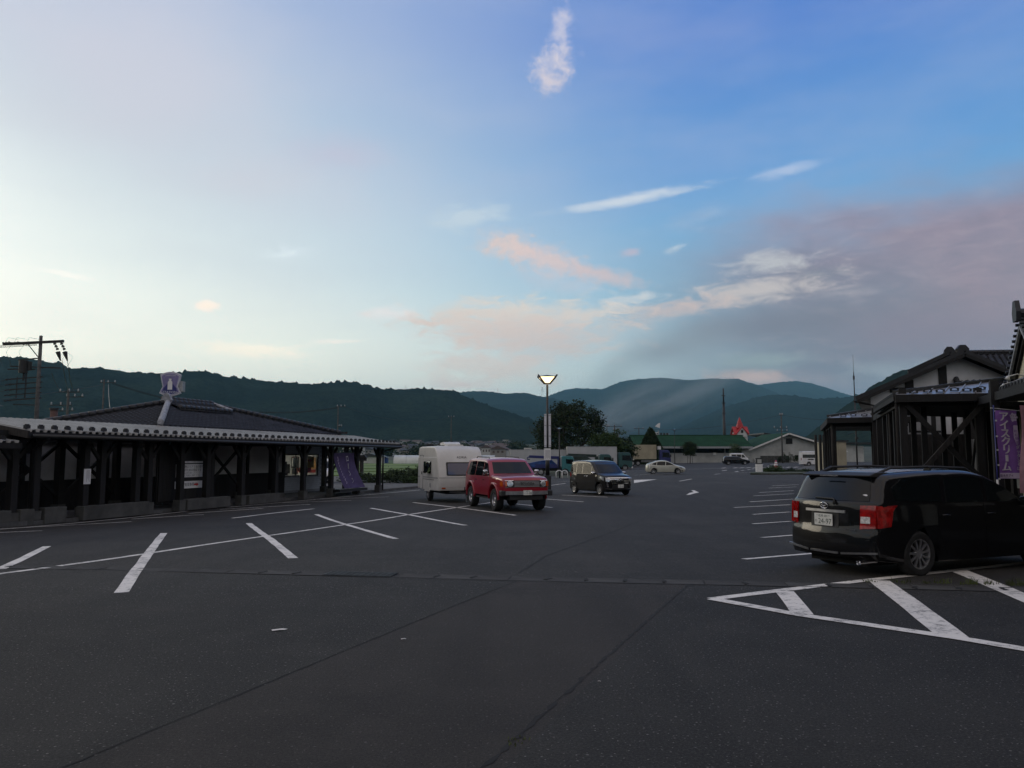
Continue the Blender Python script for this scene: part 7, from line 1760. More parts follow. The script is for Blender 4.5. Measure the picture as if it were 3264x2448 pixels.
# hedges by the field and weeds
def shrub(name, label, x, y, sx, sy, h, mat, seed, n=3500, cat='shrub', group=None, z=None):
    r = random.Random(seed); t = thing(name, label, cat, (x, y, (HZ(x, y) if z is None else z)), R(-18), group)
    m_ = MB()
    for i in range(5): m_.tube([(r.uniform(-sx, sx) * .3, r.uniform(-sy, sy) * .3, -0.1), (r.uniform(-sx, sx) * .4, r.uniform(-sy, sy) * .4, h * 0.8)], [0.03, 0.01], 5)
    m_.build('stem', 'bark', t)
    pts = []
    for i in range(n // 8): 
        u, v = r.uniform(-1, 1), r.uniform(-1, 1); top = h * (1 - 0.5 * max(abs(u), abs(v)) ** 3) * (0.85 + 0.15 * math.sin(u * 9 + seed)); pts.append(Vector((u * sx, v * sy, top * r.random() ** 0.5)))
    leaves(pts, n, 0.07, 0.06, r, None, 8).build('foliage', mat, t, fix=False)
    return t
shrub('hedge', 'dark clipped hedge behind the purple banner beside the field', -9.6, 56.0, 2.6, 0.9, 0.8, 'leaf_dark', 31, 5000, 'hedge')
shrub('hedge', 'dark low hedge at the field edge left of the caravan', -8.4, 63.0, 2.2, 0.8, 1.05, 'leaf_dark', 32, 5000, 'hedge')
shrub('bush', 'ragged bush on the verge beside the caravan rear corner', -5.9, 55.0, 1.5, 0.6, 0.6, 'leaf_mid', 33, 3000, 'bush')
shrub('bush', 'taller dark bush against the field behind the caravan', -7.6, 68.0, 2.2, 0.8, 1.4, 'leaf_dark', 34, 4000, 'bush')
shrub('weedy_bush', 'weedy bush on the traffic island beside the white bollard', 30.4, 91.5, 1.1, 0.6, 0.9, 'leaf_mid', 35, 2500, 'bush')
shrub('weedy_bush', 'low creeping weeds along the traffic island beside the traffic cone', 33.6, 92.5, 2.4, 0.6, 0.45, 'leaf_dark', 36, 3000, 'bush')
shrub('climbing_bush', 'sprawling bush against the grey shed doors of the gabled store house', 59.0, 168.5, 2.0, 0.6, 2.3, 'leaf_dark', 37, 3000, 'bush', z=0.25)
# weeds in the drain joint
r = random.Random(8); wd = MB()
def weed(mb, x, y, h, n, r):
    for i in range(n):
        a = r.uniform(0, 6.283); l = h * r.uniform(0.5, 1.2); bx_, by = x + r.gauss(0, 0.03), y + r.gauss(0, 0.02); dx, dy = math.cos(a) * l * 0.5, math.sin(a) * l * 0.5; w_ = 0.004; k = len(mb.v); z = GZ(x, y)
        mb.v += [(bx_ - w_, by, z), (bx_ + w_, by, z), (bx_ + dx * 0.5 + w_ * .7, by + dy * 0.5, z + l * 0.7), (bx_ + dx * 0.5 - w_ * .7, by + dy * 0.5, z + l * 0.7), (bx_ + dx, by + dy, z + l)]
        mb.f += [(k, k + 1, k + 2, k + 3), (k + 3, k + 2, k + 4)]; mb.mi += [0, 0]
for i in range(150):
    k_ = r.random() ** 0.6; p = Vector((4.3, 10.36)).lerp(Vector((8.5, 9.72)), k_); weed(wd, p.x, p.y + r.gauss(0, 0.05), r.uniform(0.03, 0.11) * (0.5 + k_), 7, r)
for i in range(5): weed(wd, -0.02 + r.uniform(0, 0.05), 4.55 + r.uniform(0, 0.12), 0.018, 3, r)
_DEF['weed'] = dict(col=(0.085, 0.11, 0.03), rough=0.8, var=0.35, vscale=3)
wd.build('drain_weeds', 'weed', fix=False)['kind'] = 'stuff'

# ---------------------------------------------------------------- far buildings
gb = thing('green_roofed_building', 'long pale building with green ribbed metal roof at the back of the lot', 'building', (0, 0, 0))
MB().bx(27.0, 50.6, 168.0, 180.0, -0.6, 4.0).build('wall', 'plaster_grey', gb)
MB().bx(31.0, 49.0, 167.9, 167.99, 2.35, 3.35).build('window_band', 'glass', gb)
_DEF['roof_green'] = dict(col=(0.015, 0.058, 0.026), spec=0.15, rough=0.85, var=0.15, vscale=0.5, dirt=0.2)
P = []; x = 26.2
def gr_roof(y0, z0, y1, z1):
    mb = MB(); xs = []; x = 26.0
    while x < 51.0: xs += [(x, 0), (x + 0.28, 0), (x + 0.32, 0.09), (x + 0.40, 0.09), (x + 0.44, 0)]; x += 0.5
    mb.grid([[(a, y0, z0 + d) for a, d in xs], [(a, y1, z1 + d) for a, d in xs]]); return mb
gr_roof(166.6, 3.72, 174.0, 6.25).build('roof', 'roof_green', gb, fix=False); gr_roof(181.4, 3.72, 174.0, 6.25).build('roof', 'roof_green', gb, fix=False)
MB().bx(26.0, 51.0, 166.5, 166.75, 3.3, 3.72).build('fascia', 'galv', gb); MB().bx(26.0, 51.2, 173.8, 174.2, 6.2, 6.36).build('ridge_cap', 'roof_green', gb)
MB().bx(50.6, 51.0, 166.7, 181.3, 3.5, 3.8).build('verge', 'roof_green', gb)
for x in (45.4, 47.9): MB().cyl((x, 167.8, -0.3), (x, 167.8, 3.6), 0.07, 0.07, 6).build('downpipe', 'galv', gb)
MB().bx(42.9, 43.5, 167.75, 167.98, 1.9, 2.4).build('wall_unit', 'white_metal', gb)
# red-capped little tower
tw = thing('red_capped_tower', 'little white tower with pointed red gabled roof above the green roof', 'tower', (51.6, 178.0, 0.0), R(0))
_DEF['roof_red'] = dict(col=(0.42, 0.018, 0.02), rough=0.5, var=0.15, vscale=1)
MB().bx(-1.35, 1.35, -1.35, 1.35, -0.5, 7.0).build('wall', 'plaster', tw)
MB().prism([(-1.1, 6.0), (1.1, 6.0), (1.1, 6.75), (0, 8.0), (-1.1, 6.75)], lambda a, b, t: (a, t, b), -1.9, 1.9).build('gable', 'plaster', tw)
MB().prism([(-0.26, 6.85), (0.26, 6.85), (0.26, 7.5), (-0.26, 7.5)], lambda a, b, t: (a, t, b), -1.95, -1.91).build('louvre', 'timber', tw)
for sg in (-1, 1):
    MB().prism([(0, 8.05), (sg * 1.42, 6.45), (sg * 1.42, 6.68), (0, 8.3)], lambda a, b, t: (a, t, b), -2.15, 2.15).build('roof', 'roof_red', tw); MB().prism([(0, 8.1), (sg * 1.6, 6.6), (sg * 1.6, 6.8), (0, 8.35)], lambda a, b, t: (t, a, b), -1.72, 1.72).build('roof', 'roof_red', tw)
mb = MB(); mb.add([(-0.8, -0.8, 8.0), (0.8, -0.8, 8.0), (0.8, 0.8, 8.0), (-0.8, 0.8, 8.0), (0, 0, 10.6)], [(0, 1, 4), (1, 2, 4), (2, 3, 4), (3, 0, 4), (3, 2, 1, 0)]); mb.build('spire', 'roof_red', tw)
# white gabled storehouse
wg = thing('white_gabled_storehouse', 'low wide white gabled storehouse with grey shed doors beyond the zebra markings', 'building', (0, 0, 0))
MB().prism([(50.5, -0.6), (70.0, -0.6), (70.0, 3.6), (59.6, 6.4), (50.5, 2.75)], lambda a, b, t: (a, t, b), 170, 186).build('wall', 'plaster_grey', wg)
slab_roof((49.0, 2.15), (59.6, 6.45), 169, 187, 0.3, 'roof_green', 'roof', wg); slab_roof((72.0, 2.6), (59.6, 6.45), 169, 187, 0.3, 'steel_dark', 'roof', wg)
slab_roof((48.9, 2.0), (59.6, 6.32), 168.85, 168.98, 0.34, 'white_metal', 'barge_board', wg); slab_roof((72.0, 2.5), (59.6, 6.32), 168.85, 168.98, 0.34, 'white_metal', 'barge_board', wg)
for i in range(8): MB().bx(53.6 + i * 0.78, 53.6 + i * 0.78 + 0.74, 169.9, 169.98, -0.4, 1.75).build('door_panel', 'concrete', wg)
wn = MB().bx(61.0, 62.6, 169.9, 169.98, 0.9, 1.9).build('window', 'steel_dark', wg); MB().bx(61.1, 62.5, 169.86, 169.9, 1.0, 1.8).build('window_pane', 'glass', wn)
MB().bx(59.2, 60.6, 169.9, 169.98, 4.3, 5.5).build('vent_louvre', 'timber', wg)
MB().box((52.6, 169.7, 0.6), (0.8, 0.5, 1.1)).build('air_conditioner', 'white_metal', wg)
wh = thing('tile_roofed_annex', 'dark roofed annex behind the beige shed beside the white storehouse', 'building', (0, 0, 0))
MB().prism([(61.0, -0.5), (84.0, -0.5), (84.0, 4.1), (72.0, 5.0), (61.0, 5.2)], lambda a, b, t: (a, t, b), 188, 200).build('wall', 'plaster_grey', wh); slab_roof((60.0, 6.9), (76.0, 4.6), 187, 201, 0.35, 'steel_dark', 'roof', wh); slab_roof((92.0, 4.6), (76.0, 4.65), 187, 201, 0.3, 'steel_dark', 'roof', wh)
# houses behind the walkway on the left
hb = thing('brown_house', 'small reddish-brown house with grey roof behind the covered walkway', 'house', (-37.0, 62.0, -0.8), R(10))
MB().bx(-3.0, 1.6, 0, 5, 0, 4.6).build('wall', 'shop_brown', hb) if False else None
_DEF['wall_brown'] = dict(col=(0.10, 0.055, 0.045), rough=0.85, var=0.2, vscale=1)
MB().bx(0.0, 3.6, 0, 5, 0, 4.75).build('wall', 'wall_brown', hb); MB().prism([(-0.6, 4.7), (4.2, 4.95), (4.2, 5.25), (-0.6, 5.0)], lambda a, b, t: (a, t, b), -0.6, 5.6).build('roof', 'galv', hb)
fl = thing('dark_flue', 'stout dark flue pipe standing behind the covered walkway', 'flue', (-34.6, 59.2, -0.8)); MB().cyl((0, 0, 0), (0, 0, 5.9), 0.26, 0.26, 14).build('pipe', 'wall_brown', fl, smooth=True); MB().cyl((0, 0, 5.9), (0, 0, 6.05), 0.33, 0.33, 14).build('cap', 'steel_dark', fl)
eh = thing('eaves_house', 'house whose dark tiled eave tip shows at the far left', 'house', (-37.2, 41.0, -0.4), R(8))
MB().bx(-9, 3.5, 0, 8, 0, 5.4).build('wall', 'plaster', eh); mb = MB(); mb.add([(-10, -1, 5.25), (5.6, -1, 5.25), (5.6, 9, 5.25), (-10, 9, 5.25), (-6, 4, 7.4), (1.6, 4, 7.4)], [(0, 1, 5, 4), (1, 2, 5), (2, 3, 4, 5), (3, 0, 4), (3, 2, 1, 0)]); mb.build('roof', 'ridge_tile', eh)
# greenhouse tunnel, sheds on the far side of the fields
gh = thing('greenhouse_tunnel', 'long pale plastic greenhouse tunnel across the rice fields', 'greenhouse', (-37.5, 252.0, HZ(-37, 252)))
mb = MB(); P = []
for i in range(17):
    x = 0.3 * math.sin(0) + i * 2.0; P.append([(x, 3.0 * math.cos(a), 2.9 * math.sin(a) ** 0.8) for a in [math.pi * k / 12 for k in range(13)]])
mb.grid(P); mb.v += []; 
_DEF['poly_film'] = dict(col=(0.50, 0.52, 0.50), rough=0.35, var=0.1, vscale=0.3)
mb.build('film', 'poly_film', gh, smooth=True, fix=False)
for i in (0, 16): MB().prism([(3.0 * math.cos(math.pi * k / 12), 2.9 * math.sin(math.pi * k / 12) ** 0.8) for k in range(13)], lambda a, b, t: (i * 2.0 + t, a, b), -0.02, 0.02).build('end_wall', 'container', gh)
for i in range(0, 17, 2): MB().tube([(i * 2.0, 3.03 * math.cos(math.pi * k / 12), 2.93 * math.sin(math.pi * k / 12) ** 0.8) for k in range(13)], 0.05, 5).build('hoop', 'galv', gh)
for i, (x, y, w_, h, m_, l) in enumerate([(-52, 262, 9, 2.6, 'plaster_grey', 'grey field shed left of the greenhouse tunnel'), (-47, 270, 4, 2.2, 'tarp_blue', 'blue sheeted field shed next to the greenhouse tunnel'), (-62, 265, 5, 3.0, 'wall_brown', 'brown field shed far left of the greenhouse tunnel')]):
    t = thing('field_shed', l, 'shed', (x, y, HZ(x, y))); MB().bx(0, w_, 0, 4, 0, h).build('wall', m_, t); MB().prism([(-0.4, h - 0.1), (w_ + 0.4, h - 0.1), (w_ / 2, h + 1.0)], lambda a, b, t_: (a, t_, b), -0.4, 4.4).build('roof', 'steel_dark', t)
# the town on the lower slopes: many small houses
_DEF.update(town_a=dict(col=(0.46, 0.46, 0.44), rough=0.9, var=0.1), town_b=dict(col=(0.26, 0.25, 0.23), rough=0.9, var=0.1), town_roof=dict(col=(0.05, 0.055, 0.065), rough=0.8, var=0.2), town_roof_b=dict(col=(0.10, 0.07, 0.06), rough=0.8, var=0.2))
def house_mesh(i, w, d, h, wm, rm):
    mb = MB(); mb.cur = 0; mb.bx(-w / 2, w / 2, -d / 2, d / 2, -2, h); mb.cur = 1
    mb.prism([(-w / 2 - 0.6, h), (w / 2 + 0.6, h), (0, h + w * 0.22)], lambda a, b, t: (a, t, b), -d / 2 - 0.6, d / 2 + 0.6)
    mb.cur = 1
    for k in range(3): mb.bx(-w / 2 + w * (0.15 + 0.28 * k), -w / 2 + w * (0.28 + 0.28 * k), -d / 2 - 0.06, -d / 2 - 0.01, h * 0.55, h * 0.8)
    return mb.mesh('town_house', [wm, rm])
HM = [house_mesh(0, 9, 8, 5.5, 'town_a', 'town_roof'), house_mesh(1, 12, 9, 5.0, 'town_b', 'town_roof'), house_mesh(2, 8, 8, 6.0, 'town_a', 'town_roof_b'), house_mesh(3, 14, 10, 4.2, 'town_a', 'town_roof'), house_mesh(4, 10, 8, 5.5, 'town_b', 'town_roof_b')]
HL = ('white dark-roofed house ', 'wide drab dark-roofed house ', 'white brown-roofed house ', 'long low white house ', 'drab brown-roofed house ')
r = random.Random(17)
def town(n, a0, a1, d0, d1, label, group):
    for i in range(n):
        d = d0 + (d1 - d0) * r.random() ** 1.1; a = R(r.uniform(a0, a1)); x, y = d * math.sin(a), d * math.cos(a)
        k_ = r.randrange(5)
        o = place('town_house', HM[k_], None, (x, y, HZ(x, y)), r.uniform(-0.6, 0.6) + (math.pi / 2 if r.random() < 0.4 else 0), [r.uniform(0.8, 1.25)] * 3)
        tag(o, HL[k_] + label, 'house', group + ', ' + HL[k_].strip())
town(120, -14, 0, 560, 1450, 'in the town beyond the rice fields', 'houses of the town beyond the rice fields')
town(34, 8.2, 11.5, 620, 1450, 'in the gap between the round tree and the conical evergreen', 'houses seen past the round tree')
town(16, -32, -14, 700, 1400, 'low on the wooded slope behind the utility poles', 'houses behind the utility poles')
bl_ = [(-32, 1180, 17, 8, 5), (-10, 1240, 9, 7, 7)]
for i, (x, y, w_, d_, h) in enumerate(bl_):
    t = thing('town_block', ('wide white block of the town above the red off-roader', 'tall narrow white block of the town left of the round tree')[i], 'building', (x, y, HZ(x, y) + 2)); MB().bx(-w_ / 2, w_ / 2, 0, d_, -6, h).build('wall', 'town_a', t); MB().bx(-w_ / 2 - 0.5, w_ / 2 + 0.5, -0.5, d_ + 0.5, h, h + 1).build('roof', 'town_b', t)
    for k in range(2): MB().bx(-w_ / 2 + 1, w_ / 2 - 1, -0.1, -0.01, 0.6 + k * 2.4, 1.8 + k * 2.4).build('window_row', 'town_roof', t)
# dark copses among the houses
for i in range(26):
    a = R(r.uniform(-14, 1)); d = r.uniform(480, 1350); x, y = d * math.sin(a), d * math.cos(a)
    if i < 26:
        w_ = r.uniform(10, 22); q = random.Random(100 + i); pts = [Vector((q.gauss(0, w_ * 0.3), q.gauss(0, w_ * 0.2), q.uniform(1, 8))) for _ in range(60)]
        t = thing('copse', 'dark copse of trees among the houses of the town', 'trees', (x, y, HZ(x, y)), 0, 'copses among the town houses'); leaves(pts, 700, 1.1, 1.2, q).build('crown', 'leaf_dark', t, fix=False)
        MB().cyl((0, 0, -1), (0, 0, 4), 0.4, 0.2, 5).build('trunk', 'bark', t)
# ---------------------------------------------------------------- lit lamp post with sign strips
_DEF['lamp_glow'] = dict(col=(0.9, 0.85, 0.7), rough=0.4, var=0, emit=(1.0, 0.74, 0.42), estr=2.6)
_DEF['lamp_bulb'] = dict(col=(0.9, 0.85, 0.7), rough=0.4, var=0, emit=(1.0, 0.86, 0.62), estr=14.0)
lp = thing('street_lamp', 'black lamp post with glowing flared lantern and white sign strips', 'street lamp', (1.85, 41.0, GZ(1.85, 41)))
MB().cyl((0, 0, 0), (0, 0, 5.75), 0.075, 0.055, 12).build('pole', 'black', lp, smooth=True); MB().bx(-0.17, 0.17, -0.17, 0.17, 0, 0.95).build('pole_base', 'black', lp, bevel=0.02); MB().cyl((0, 0, 0.95), (0, 0, 2.1), 0.11, 0.10, 12).build('pole_sleeve', 'black', lp, smooth=True)
HZ0 = 5.75
fr = MB()
for k in range(4):
    a = math.pi / 4 + k * math.pi / 2; c, s_ = math.cos(a), math.sin(a)
    fr.beam((0.20 * c, 0.20 * s_, HZ0), (0.70 * c, 0.70 * s_, HZ0 + 0.42), 0.06, 0.06)
    a2 = a + math.pi / 2; fr.beam((0.62 * c, 0.62 * s_, HZ0 + 0.35), (0.62 * math.cos(a2), 0.62 * math.sin(a2), HZ0 + 0.35), 0.035, 0.04); fr.beam((0.20 * c, 0.20 * s_, HZ0), (0.20 * math.cos(a2), 0.20 * math.sin(a2), HZ0), 0.05, 0.05)
fr.build('lantern_frame', 'black', lp)
g_ = MB(); q0 = [(0.19 * math.cos(math.pi / 4 + k * math.pi / 2), 0.19 * math.sin(math.pi / 4 + k * math.pi / 2), HZ0 + 0.02) for k in range(4)]; q1 = [(0.58 * math.cos(math.pi / 4 + k * math.pi / 2), 0.58 * math.sin(math.pi / 4 + k * math.pi / 2), HZ0 + 0.33) for k in range(4)]
g_.add(q0 + q1, [(k, (k + 1) % 4, 4 + (k + 1) % 4, 4 + k) for k in range(4)]); g_.build('lantern_glass', 'lamp_glow', lp)
MB().lathe([(0.0, 0.02), (0.10, 0.05), (0.12, 0.16), (0.06, 0.26), (0.0, 0.28)], c=(0, 0, HZ0), n=12).build('bulb', 'lamp_bulb', lp)
cp = MB(); cp.add([(*p[:2], HZ0 + 0.36) for p in q1] + [(0, 0, HZ0 + 0.46)], [(0, 1, 4), (1, 2, 4), (2, 3, 4), (3, 0, 4), (3, 2, 1, 0)]); cp.build('lantern_cap', 'black', lp)
for x in (-0.115, 0.115):
    st = MB().bx(x - 0.06, x + 0.06, -0.10, -0.085, 2.42, 4.15).build('sign_strip', 'sign_white', lp)
    for z in (2.5, 3.0, 3.55, 4.08): MB().bx(x - 0.05, x + 0.05, -0.115, -0.07, z - 0.02, z + 0.02).build('bracket', 'galv', st)
sb = MB().bx(-0.19, 0.16, -0.11, -0.095, 1.75, 2.36).build('notice_board', 'paper', lp)
for i in range(5): MB().bx(0.10 - i * 0.05, 0.112 - i * 0.05, -0.114, -0.111, 1.82 + 0.05 * (i % 2), 2.28).build('text_line', 'ink_grey', sb)
def thin_lamp(name, label, x, y, h):
    t = thing(name, label, 'street lamp', (x, y, GZ(x, y))); MB().cyl((0, 0, 0), (0, 0, h), 0.07, 0.05, 8).build('pole', 'black', t, smooth=True)
    mb = MB()
    for k in range(4): a = k * math.pi / 2 + 0.78; mb.beam((0.1 * math.cos(a), 0.1 * math.sin(a), h), (0.4 * math.cos(a), 0.4 * math.sin(a), h + 0.3), 0.05, 0.05)
    mb.build('lantern_frame', 'black', t); MB().lathe([(0.1, h + 0.02), (0.32, h + 0.24), (0.0, h + 0.3)], n=8).build('lantern_glass', 'lamp_glass', t)
thin_lamp('slim_lamp_post', 'unlit slim lamp post rising past the teal crane truck cab', 5.0, 83.0, 5.0)
thin_lamp('slim_lamp_post', 'unlit slim lamp post before the long green-roofed building', 31.0, 150.0, 6.4)
# white hooped barriers
for i, (x, y) in enumerate(((4.9, 82.0), (5.55, 83.2))):
    t = thing('hoop_barrier', 'white tubular hoop barrier standing at the kerb before the teal cab', 'barrier', (x, y, GZ(x, y)), R(10 * i), 'white hoop barriers')
    pts = [(-0.33, 0, 0), (-0.33, 0, 0.5)] + [(0.33 * math.cos(a), 0, 0.5 + 0.33 * math.sin(a)) for a in [math.pi - math.pi * k / 8 for k in range(9)]] + [(0.33, 0, 0)]
    MB().tube(pts, 0.045, 8).build('hoop', 'white_paint', t, smooth=True); MB().bx(-0.45, 0.45, -0.08, 0.08, -0.02, 0.02).build('foot', 'concrete', t)
# bollard, cone, island
bo = thing('white_bollard', 'white square bollard with black top on the traffic island', 'bollard', (28.6, 91.3, GZ(28.6, 91.3))); MB().bx(-0.36, 0.36, -0.2, 0.2, 0, 1.05).build('body', 'white_paint', bo, bevel=0.03); MB().bx(-0.34, 0.34, -0.19, 0.19, 1.05, 1.75).build('cap', 'steel_dark', bo); MB().bx(-0.24, 0.24, -0.2, -0.195, 1.15, 1.6).build('reflector', 'plaster_grey', bo)
cn = thing('traffic_cone', 'red traffic cone with white bands on the traffic island', 'cone', (31.8, 95.0, GZ(31.8, 95)))
MB().lathe([(0.30, 0.0), (0.28, 0.06), (0.20, 0.08), (0.17, 0.35)], n=14).build('body', 'lamp_red', cn, smooth=True); MB().lathe([(0.62, 0.0), (0.6, 0.12), (0.50, 0.14), (0.38, 1.3), (0.30, 1.4), (0.16, 2.3), (0.0, 2.35)], n=16).build('cone_shell', 'paint_red', cn, smooth=True)
for z, r0, r1 in ((1.35, 0.345, 0.30), (1.75, 0.26, 0.215)): MB().lathe([(r0, z), (r1, z + 0.28)], n=16).build('white_band', 'white_paint', cn, smooth=True)
cn.scale = (0.62, 0.62, 0.62)
isl = MB(); ip = [(25.5, 84.5), (27.5, 83.6), (34.0, 86.0), (36.5, 91.0), (34.0, 95.5), (30.5, 95.0), (27.5, 91.0)]
isl.prism(ip, lambda a, b, t: (a, b, GZ(a, b) + t), -0.1, 0.16); struct(isl.build('traffic_island', 'soil'))
for a, b in zip(ip, ip[1:] + ip[:1]): kerb_run(a, b, kerb_root)
sp2 = MB(); sp2.grid([[(33.0, 97.0, GZ(33, 97) + 0.12), (48.0, 108.0, GZ(48, 108) + 0.12)], [(52.0, 132.0, GZ(52, 132) + 0.12), (56.0, 132.0, GZ(56, 132) + 0.12)]]); 
sp2 = MB(); sp2.add([(x, y, GZ(x, y) + 0.08) for x, y in ((34.0, 96.5), (46.0, 100.0), (56.0, 133.0), (50.0, 133.0))], [(0, 1, 2, 3)]); struct(sp2.build('corner_pavement', 'concrete', fix=False))

# ---------------------------------------------------------------- utility poles and wires
def insulator(mb, p, q, n=3, r=0.07):
    p, q = Vector(p), Vector(q)
    for i in range(n): mb.cyl(p.lerp(q, (i + 0.1) / n), p.lerp(q, (i + 0.75) / n), r * 0.5, r, 7)
def sag(a, b, s_, n=10):
    a, b = Vector(a), Vector(b); return [a.lerp(b, i / n) - Vector((0, 0, 4 * s_ * (i / n) * (1 - i / n))) for i in range(n + 1)]
def wire(a, b, s_, r=0.014, label=''):
    o = MB().tube(sag(a, b, s_), r, 4).build('overhead_cable', 'black'); tag(o, label, 'cable', label); return o
P1 = thing('utility_pole', 'tall concrete utility pole with crossarm, insulators and switchgear behind the walkway', 'utility pole', (-37.6, 62.0, -0.7))
MB().cyl((0, 0, 0), (0, 0, 11.9), 0.20, 0.12, 12).build('pole', 'concrete_dark', P1, smooth=True)
xa = MB(); xa.beam((-2.6, -0.5, 11.15), (1.7, 0.25, 11.5), 0.18, 0.20); xa.beam((-1.0, 0, 11.2), (-0.15, 0, 10.2), 0.06, 0.06); xa.build('crossarm', 'black', P1)
for x in (-2.4, -1.7, -0.8):
    ii = MB(); insulator(ii, (x + 0.1, -0.1, 11.32), (x - 0.5, -0.25, 11.22), 3, 0.15); ii.build('insulator_string', 'black', P1)
for x in (1.0, 1.55):
    ii = MB(); insulator(ii, (x, 0.1, 11.4), (x + 0.35, 0.1, 10.75), 3, 0.13); ii.cyl((x + 0.36, 0.1, 10.6), (x + 0.6, 0.1, 9.9), 0.19, 0.05, 8); ii.build('insulator_string', 'black', P1)
sw = MB(); sw.beam((-2.3, 0, 9.45), (1.7, 0, 9.3), 0.09, 0.09); sw.beam((-1.7, 0, 9.95), (0, 0, 10.1), 0.09, 0.09); sw.beam((-2.5, 0, 9.2), (-0.3, 0, 9.2), 0.08, 0.08); sw.cyl((-1.2, -0.1, 8.9), (-1.2, -0.1, 9.9), 0.33, 0.33, 10); sw.cyl((-0.7, -0.1, 9.1), (-0.7, -0.1, 9.8), 0.16, 0.16, 8); sw.beam((-1.2, 0, 8.3), (-1.2, 0, 8.9), 0.12, 0.12); sw.build('switchgear', 'black', P1)
lv = MB()
for i in range(5): lv.beam((-2.4, 0, 8.4 - i * 0.42), (0.3, 0, 8.6 - i * 0.42), 0.09, 0.09); insulator(lv, (-2.7, 0, 8.36 - i * 0.42), (-2.1, 0, 8.42 - i * 0.42), 2, 0.09)
lv.beam((-1.0, 0, 6.9), (-1.0, 0, 8.9), 0.09, 0.09); lv.beam((-1.9, 0, 6.4), (0.1, 0, 6.35), 0.08, 0.08); lv.beam((-1.7, 0, 6.9), (-1.7, 0, 8.6), 0.06, 0.06); lv.build('low_voltage_rack', 'black', P1)
jp = MB()
for x in (-2.4, -1.7, -0.7): jp.tube([(x - 0.5, 0, 11.25), (x - 0.2, 0, 11.75), (x + 0.6, 0, 11.6)], 0.012, 4); jp.tube([(x - 0.6, 0, 11.2), (x - 1.0, 0, 10.6), (x - 0.5, 0, 9.4)], 0.012, 4)
jp.tube([(1.35, 0.1, 10.5), (1.9, 0.1, 10.3), (1.5, 0.1, 9.5), (0.2, 0, 9.3)], 0.012, 4); jp.tube([(1.9, 0.1, 10.7), (2.6, 0.1, 10.2), (2.0, 0.1, 9.2), (1.6, 0, 9.3)], 0.012, 4); jp.build('jumper_wire', 'black', P1)
def pole(label, x, y, top, base=-0.9, arms=(), tr=False, r=0.16, mat='concrete'):
    t = thing('utility_pole', label, 'utility pole', (x, y, base)); h = top - base
    MB().cyl((0, 0, 0), (0, 0, h), r, r * 0.65, 10).build('pole', mat, t, smooth=True)
    for dz, w0, w1 in arms:
        a = MB(); a.beam((w0, 0, h - dz), (w1, 0, h - dz), 0.10, 0.10); a.build('crossarm', 'steel_dark', t)
        for k in range(3): xx = w0 + (w1 - w0) * (0.08 + 0.42 * k); s_ = MB(); s_.lathe([(0.05, 0.04), (0.11, 0.12), (0.06, 0.2), (0.10, 0.28), (0.03, 0.4)], c=(xx, 0, h - dz), n=7); s_.build('insulator', 'galv', t)
    if tr: MB().cyl((-0.75, -0.1, h - 4.6), (-0.75, -0.1, h - 3.5), 0.42, 0.42, 12).build('transformer', 'galv', t); MB().beam((0, 0, h - 3.5), (-1.2, 0, h - 3.5), 0.1, 0.1).build('transformer_bracket', 'galv', t)
    return t
pole('pale utility pole with transformer and tangled jumpers behind the brown house', -53.9, 95.0, 9.7, -0.9, ((0.3, -1.2, 1.4), (0.9, -0.3, 1.9), (1.9, -2.2, 0.5), (2.6, -2.0, 0.8)), True, 0.20)
pole('slender pale pole left of the milk can sign', -62.7, 120.0, 13.4, -0.9, ((0.5, -0.6, 1.9), (5.6, -1.2, 1.0)), False, 0.17)
pole('slender pale pole rising behind the right hip of the tiled roof', -33.3, 150.0, 11.3, -0.9, ((0.2, -0.3, 1.4), (4.0, 0, 0.8)), False, 0.15)
pole('slender pole rising above the caravan roof', -15.5, 200.0, 11.9, -0.9, ((0.3, -0.8, 0.8),), False, 0.15)
pole('dark pole with crossarms right of the great round tree', 20.9, 160.0, 8.0, -0.6, ((0.3, -1.6, 1.6), (1.0, -0.3, 1.0), (2.4, 0.0, 0.9)), False, 0.16, 'concrete_dark')
pole('thin pole just left of the crossarm pole by the round tree', 19.6, 162.0, 8.2, -0.6, ((0.4, -0.5, 0.5),), False, 0.10)
pole('slim pole standing left of the conical evergreen', 30.7, 190.0, 8.6, -0.4, ((0.3, -1.2, 1.2), (2.2, -0.7, 0.7)), False, 0.14)
pole('pale utility pole before the white gabled storehouse', 51.5, 150.0, 9.6, -0.2, ((0.1, -0.3, 0.3), (2.6, -1.6, 1.2), (3.2, -1.0, 1.2)), False, 0.15)
pole('thin pole beyond the green roof left of its middle', 40.2, 205.0, 7.6, -0.2, ((0.4, -0.9, 0.9),), False, 0.11)
pole('thin pole beyond the green roof near the tall mast', 45.9, 195.0, 6.8, -0.2, ((0.3, -0.9, 0.9),), False, 0.11)
tm = thing('tall_mast', 'tall dark steel mast rising behind the green roof', 'mast', (49.2, 182.0, 0)); MB().cyl((0, 0, 0), (0, 0, 14.0), 0.42, 0.26, 10).build('mast', 'steel_dark', tm, smooth=True); MB().cyl((0, 0, 14.0), (0, 0, 17.4), 0.2, 0.14, 8).build('mast_top', 'steel_dark', tm, smooth=True)
for z in (11.5, 13.9, 15.6): MB().cyl((0, 0, z), (0, 0, z + 0.15), 0.45, 0.45, 10).build('collar', 'steel_dark', tm)
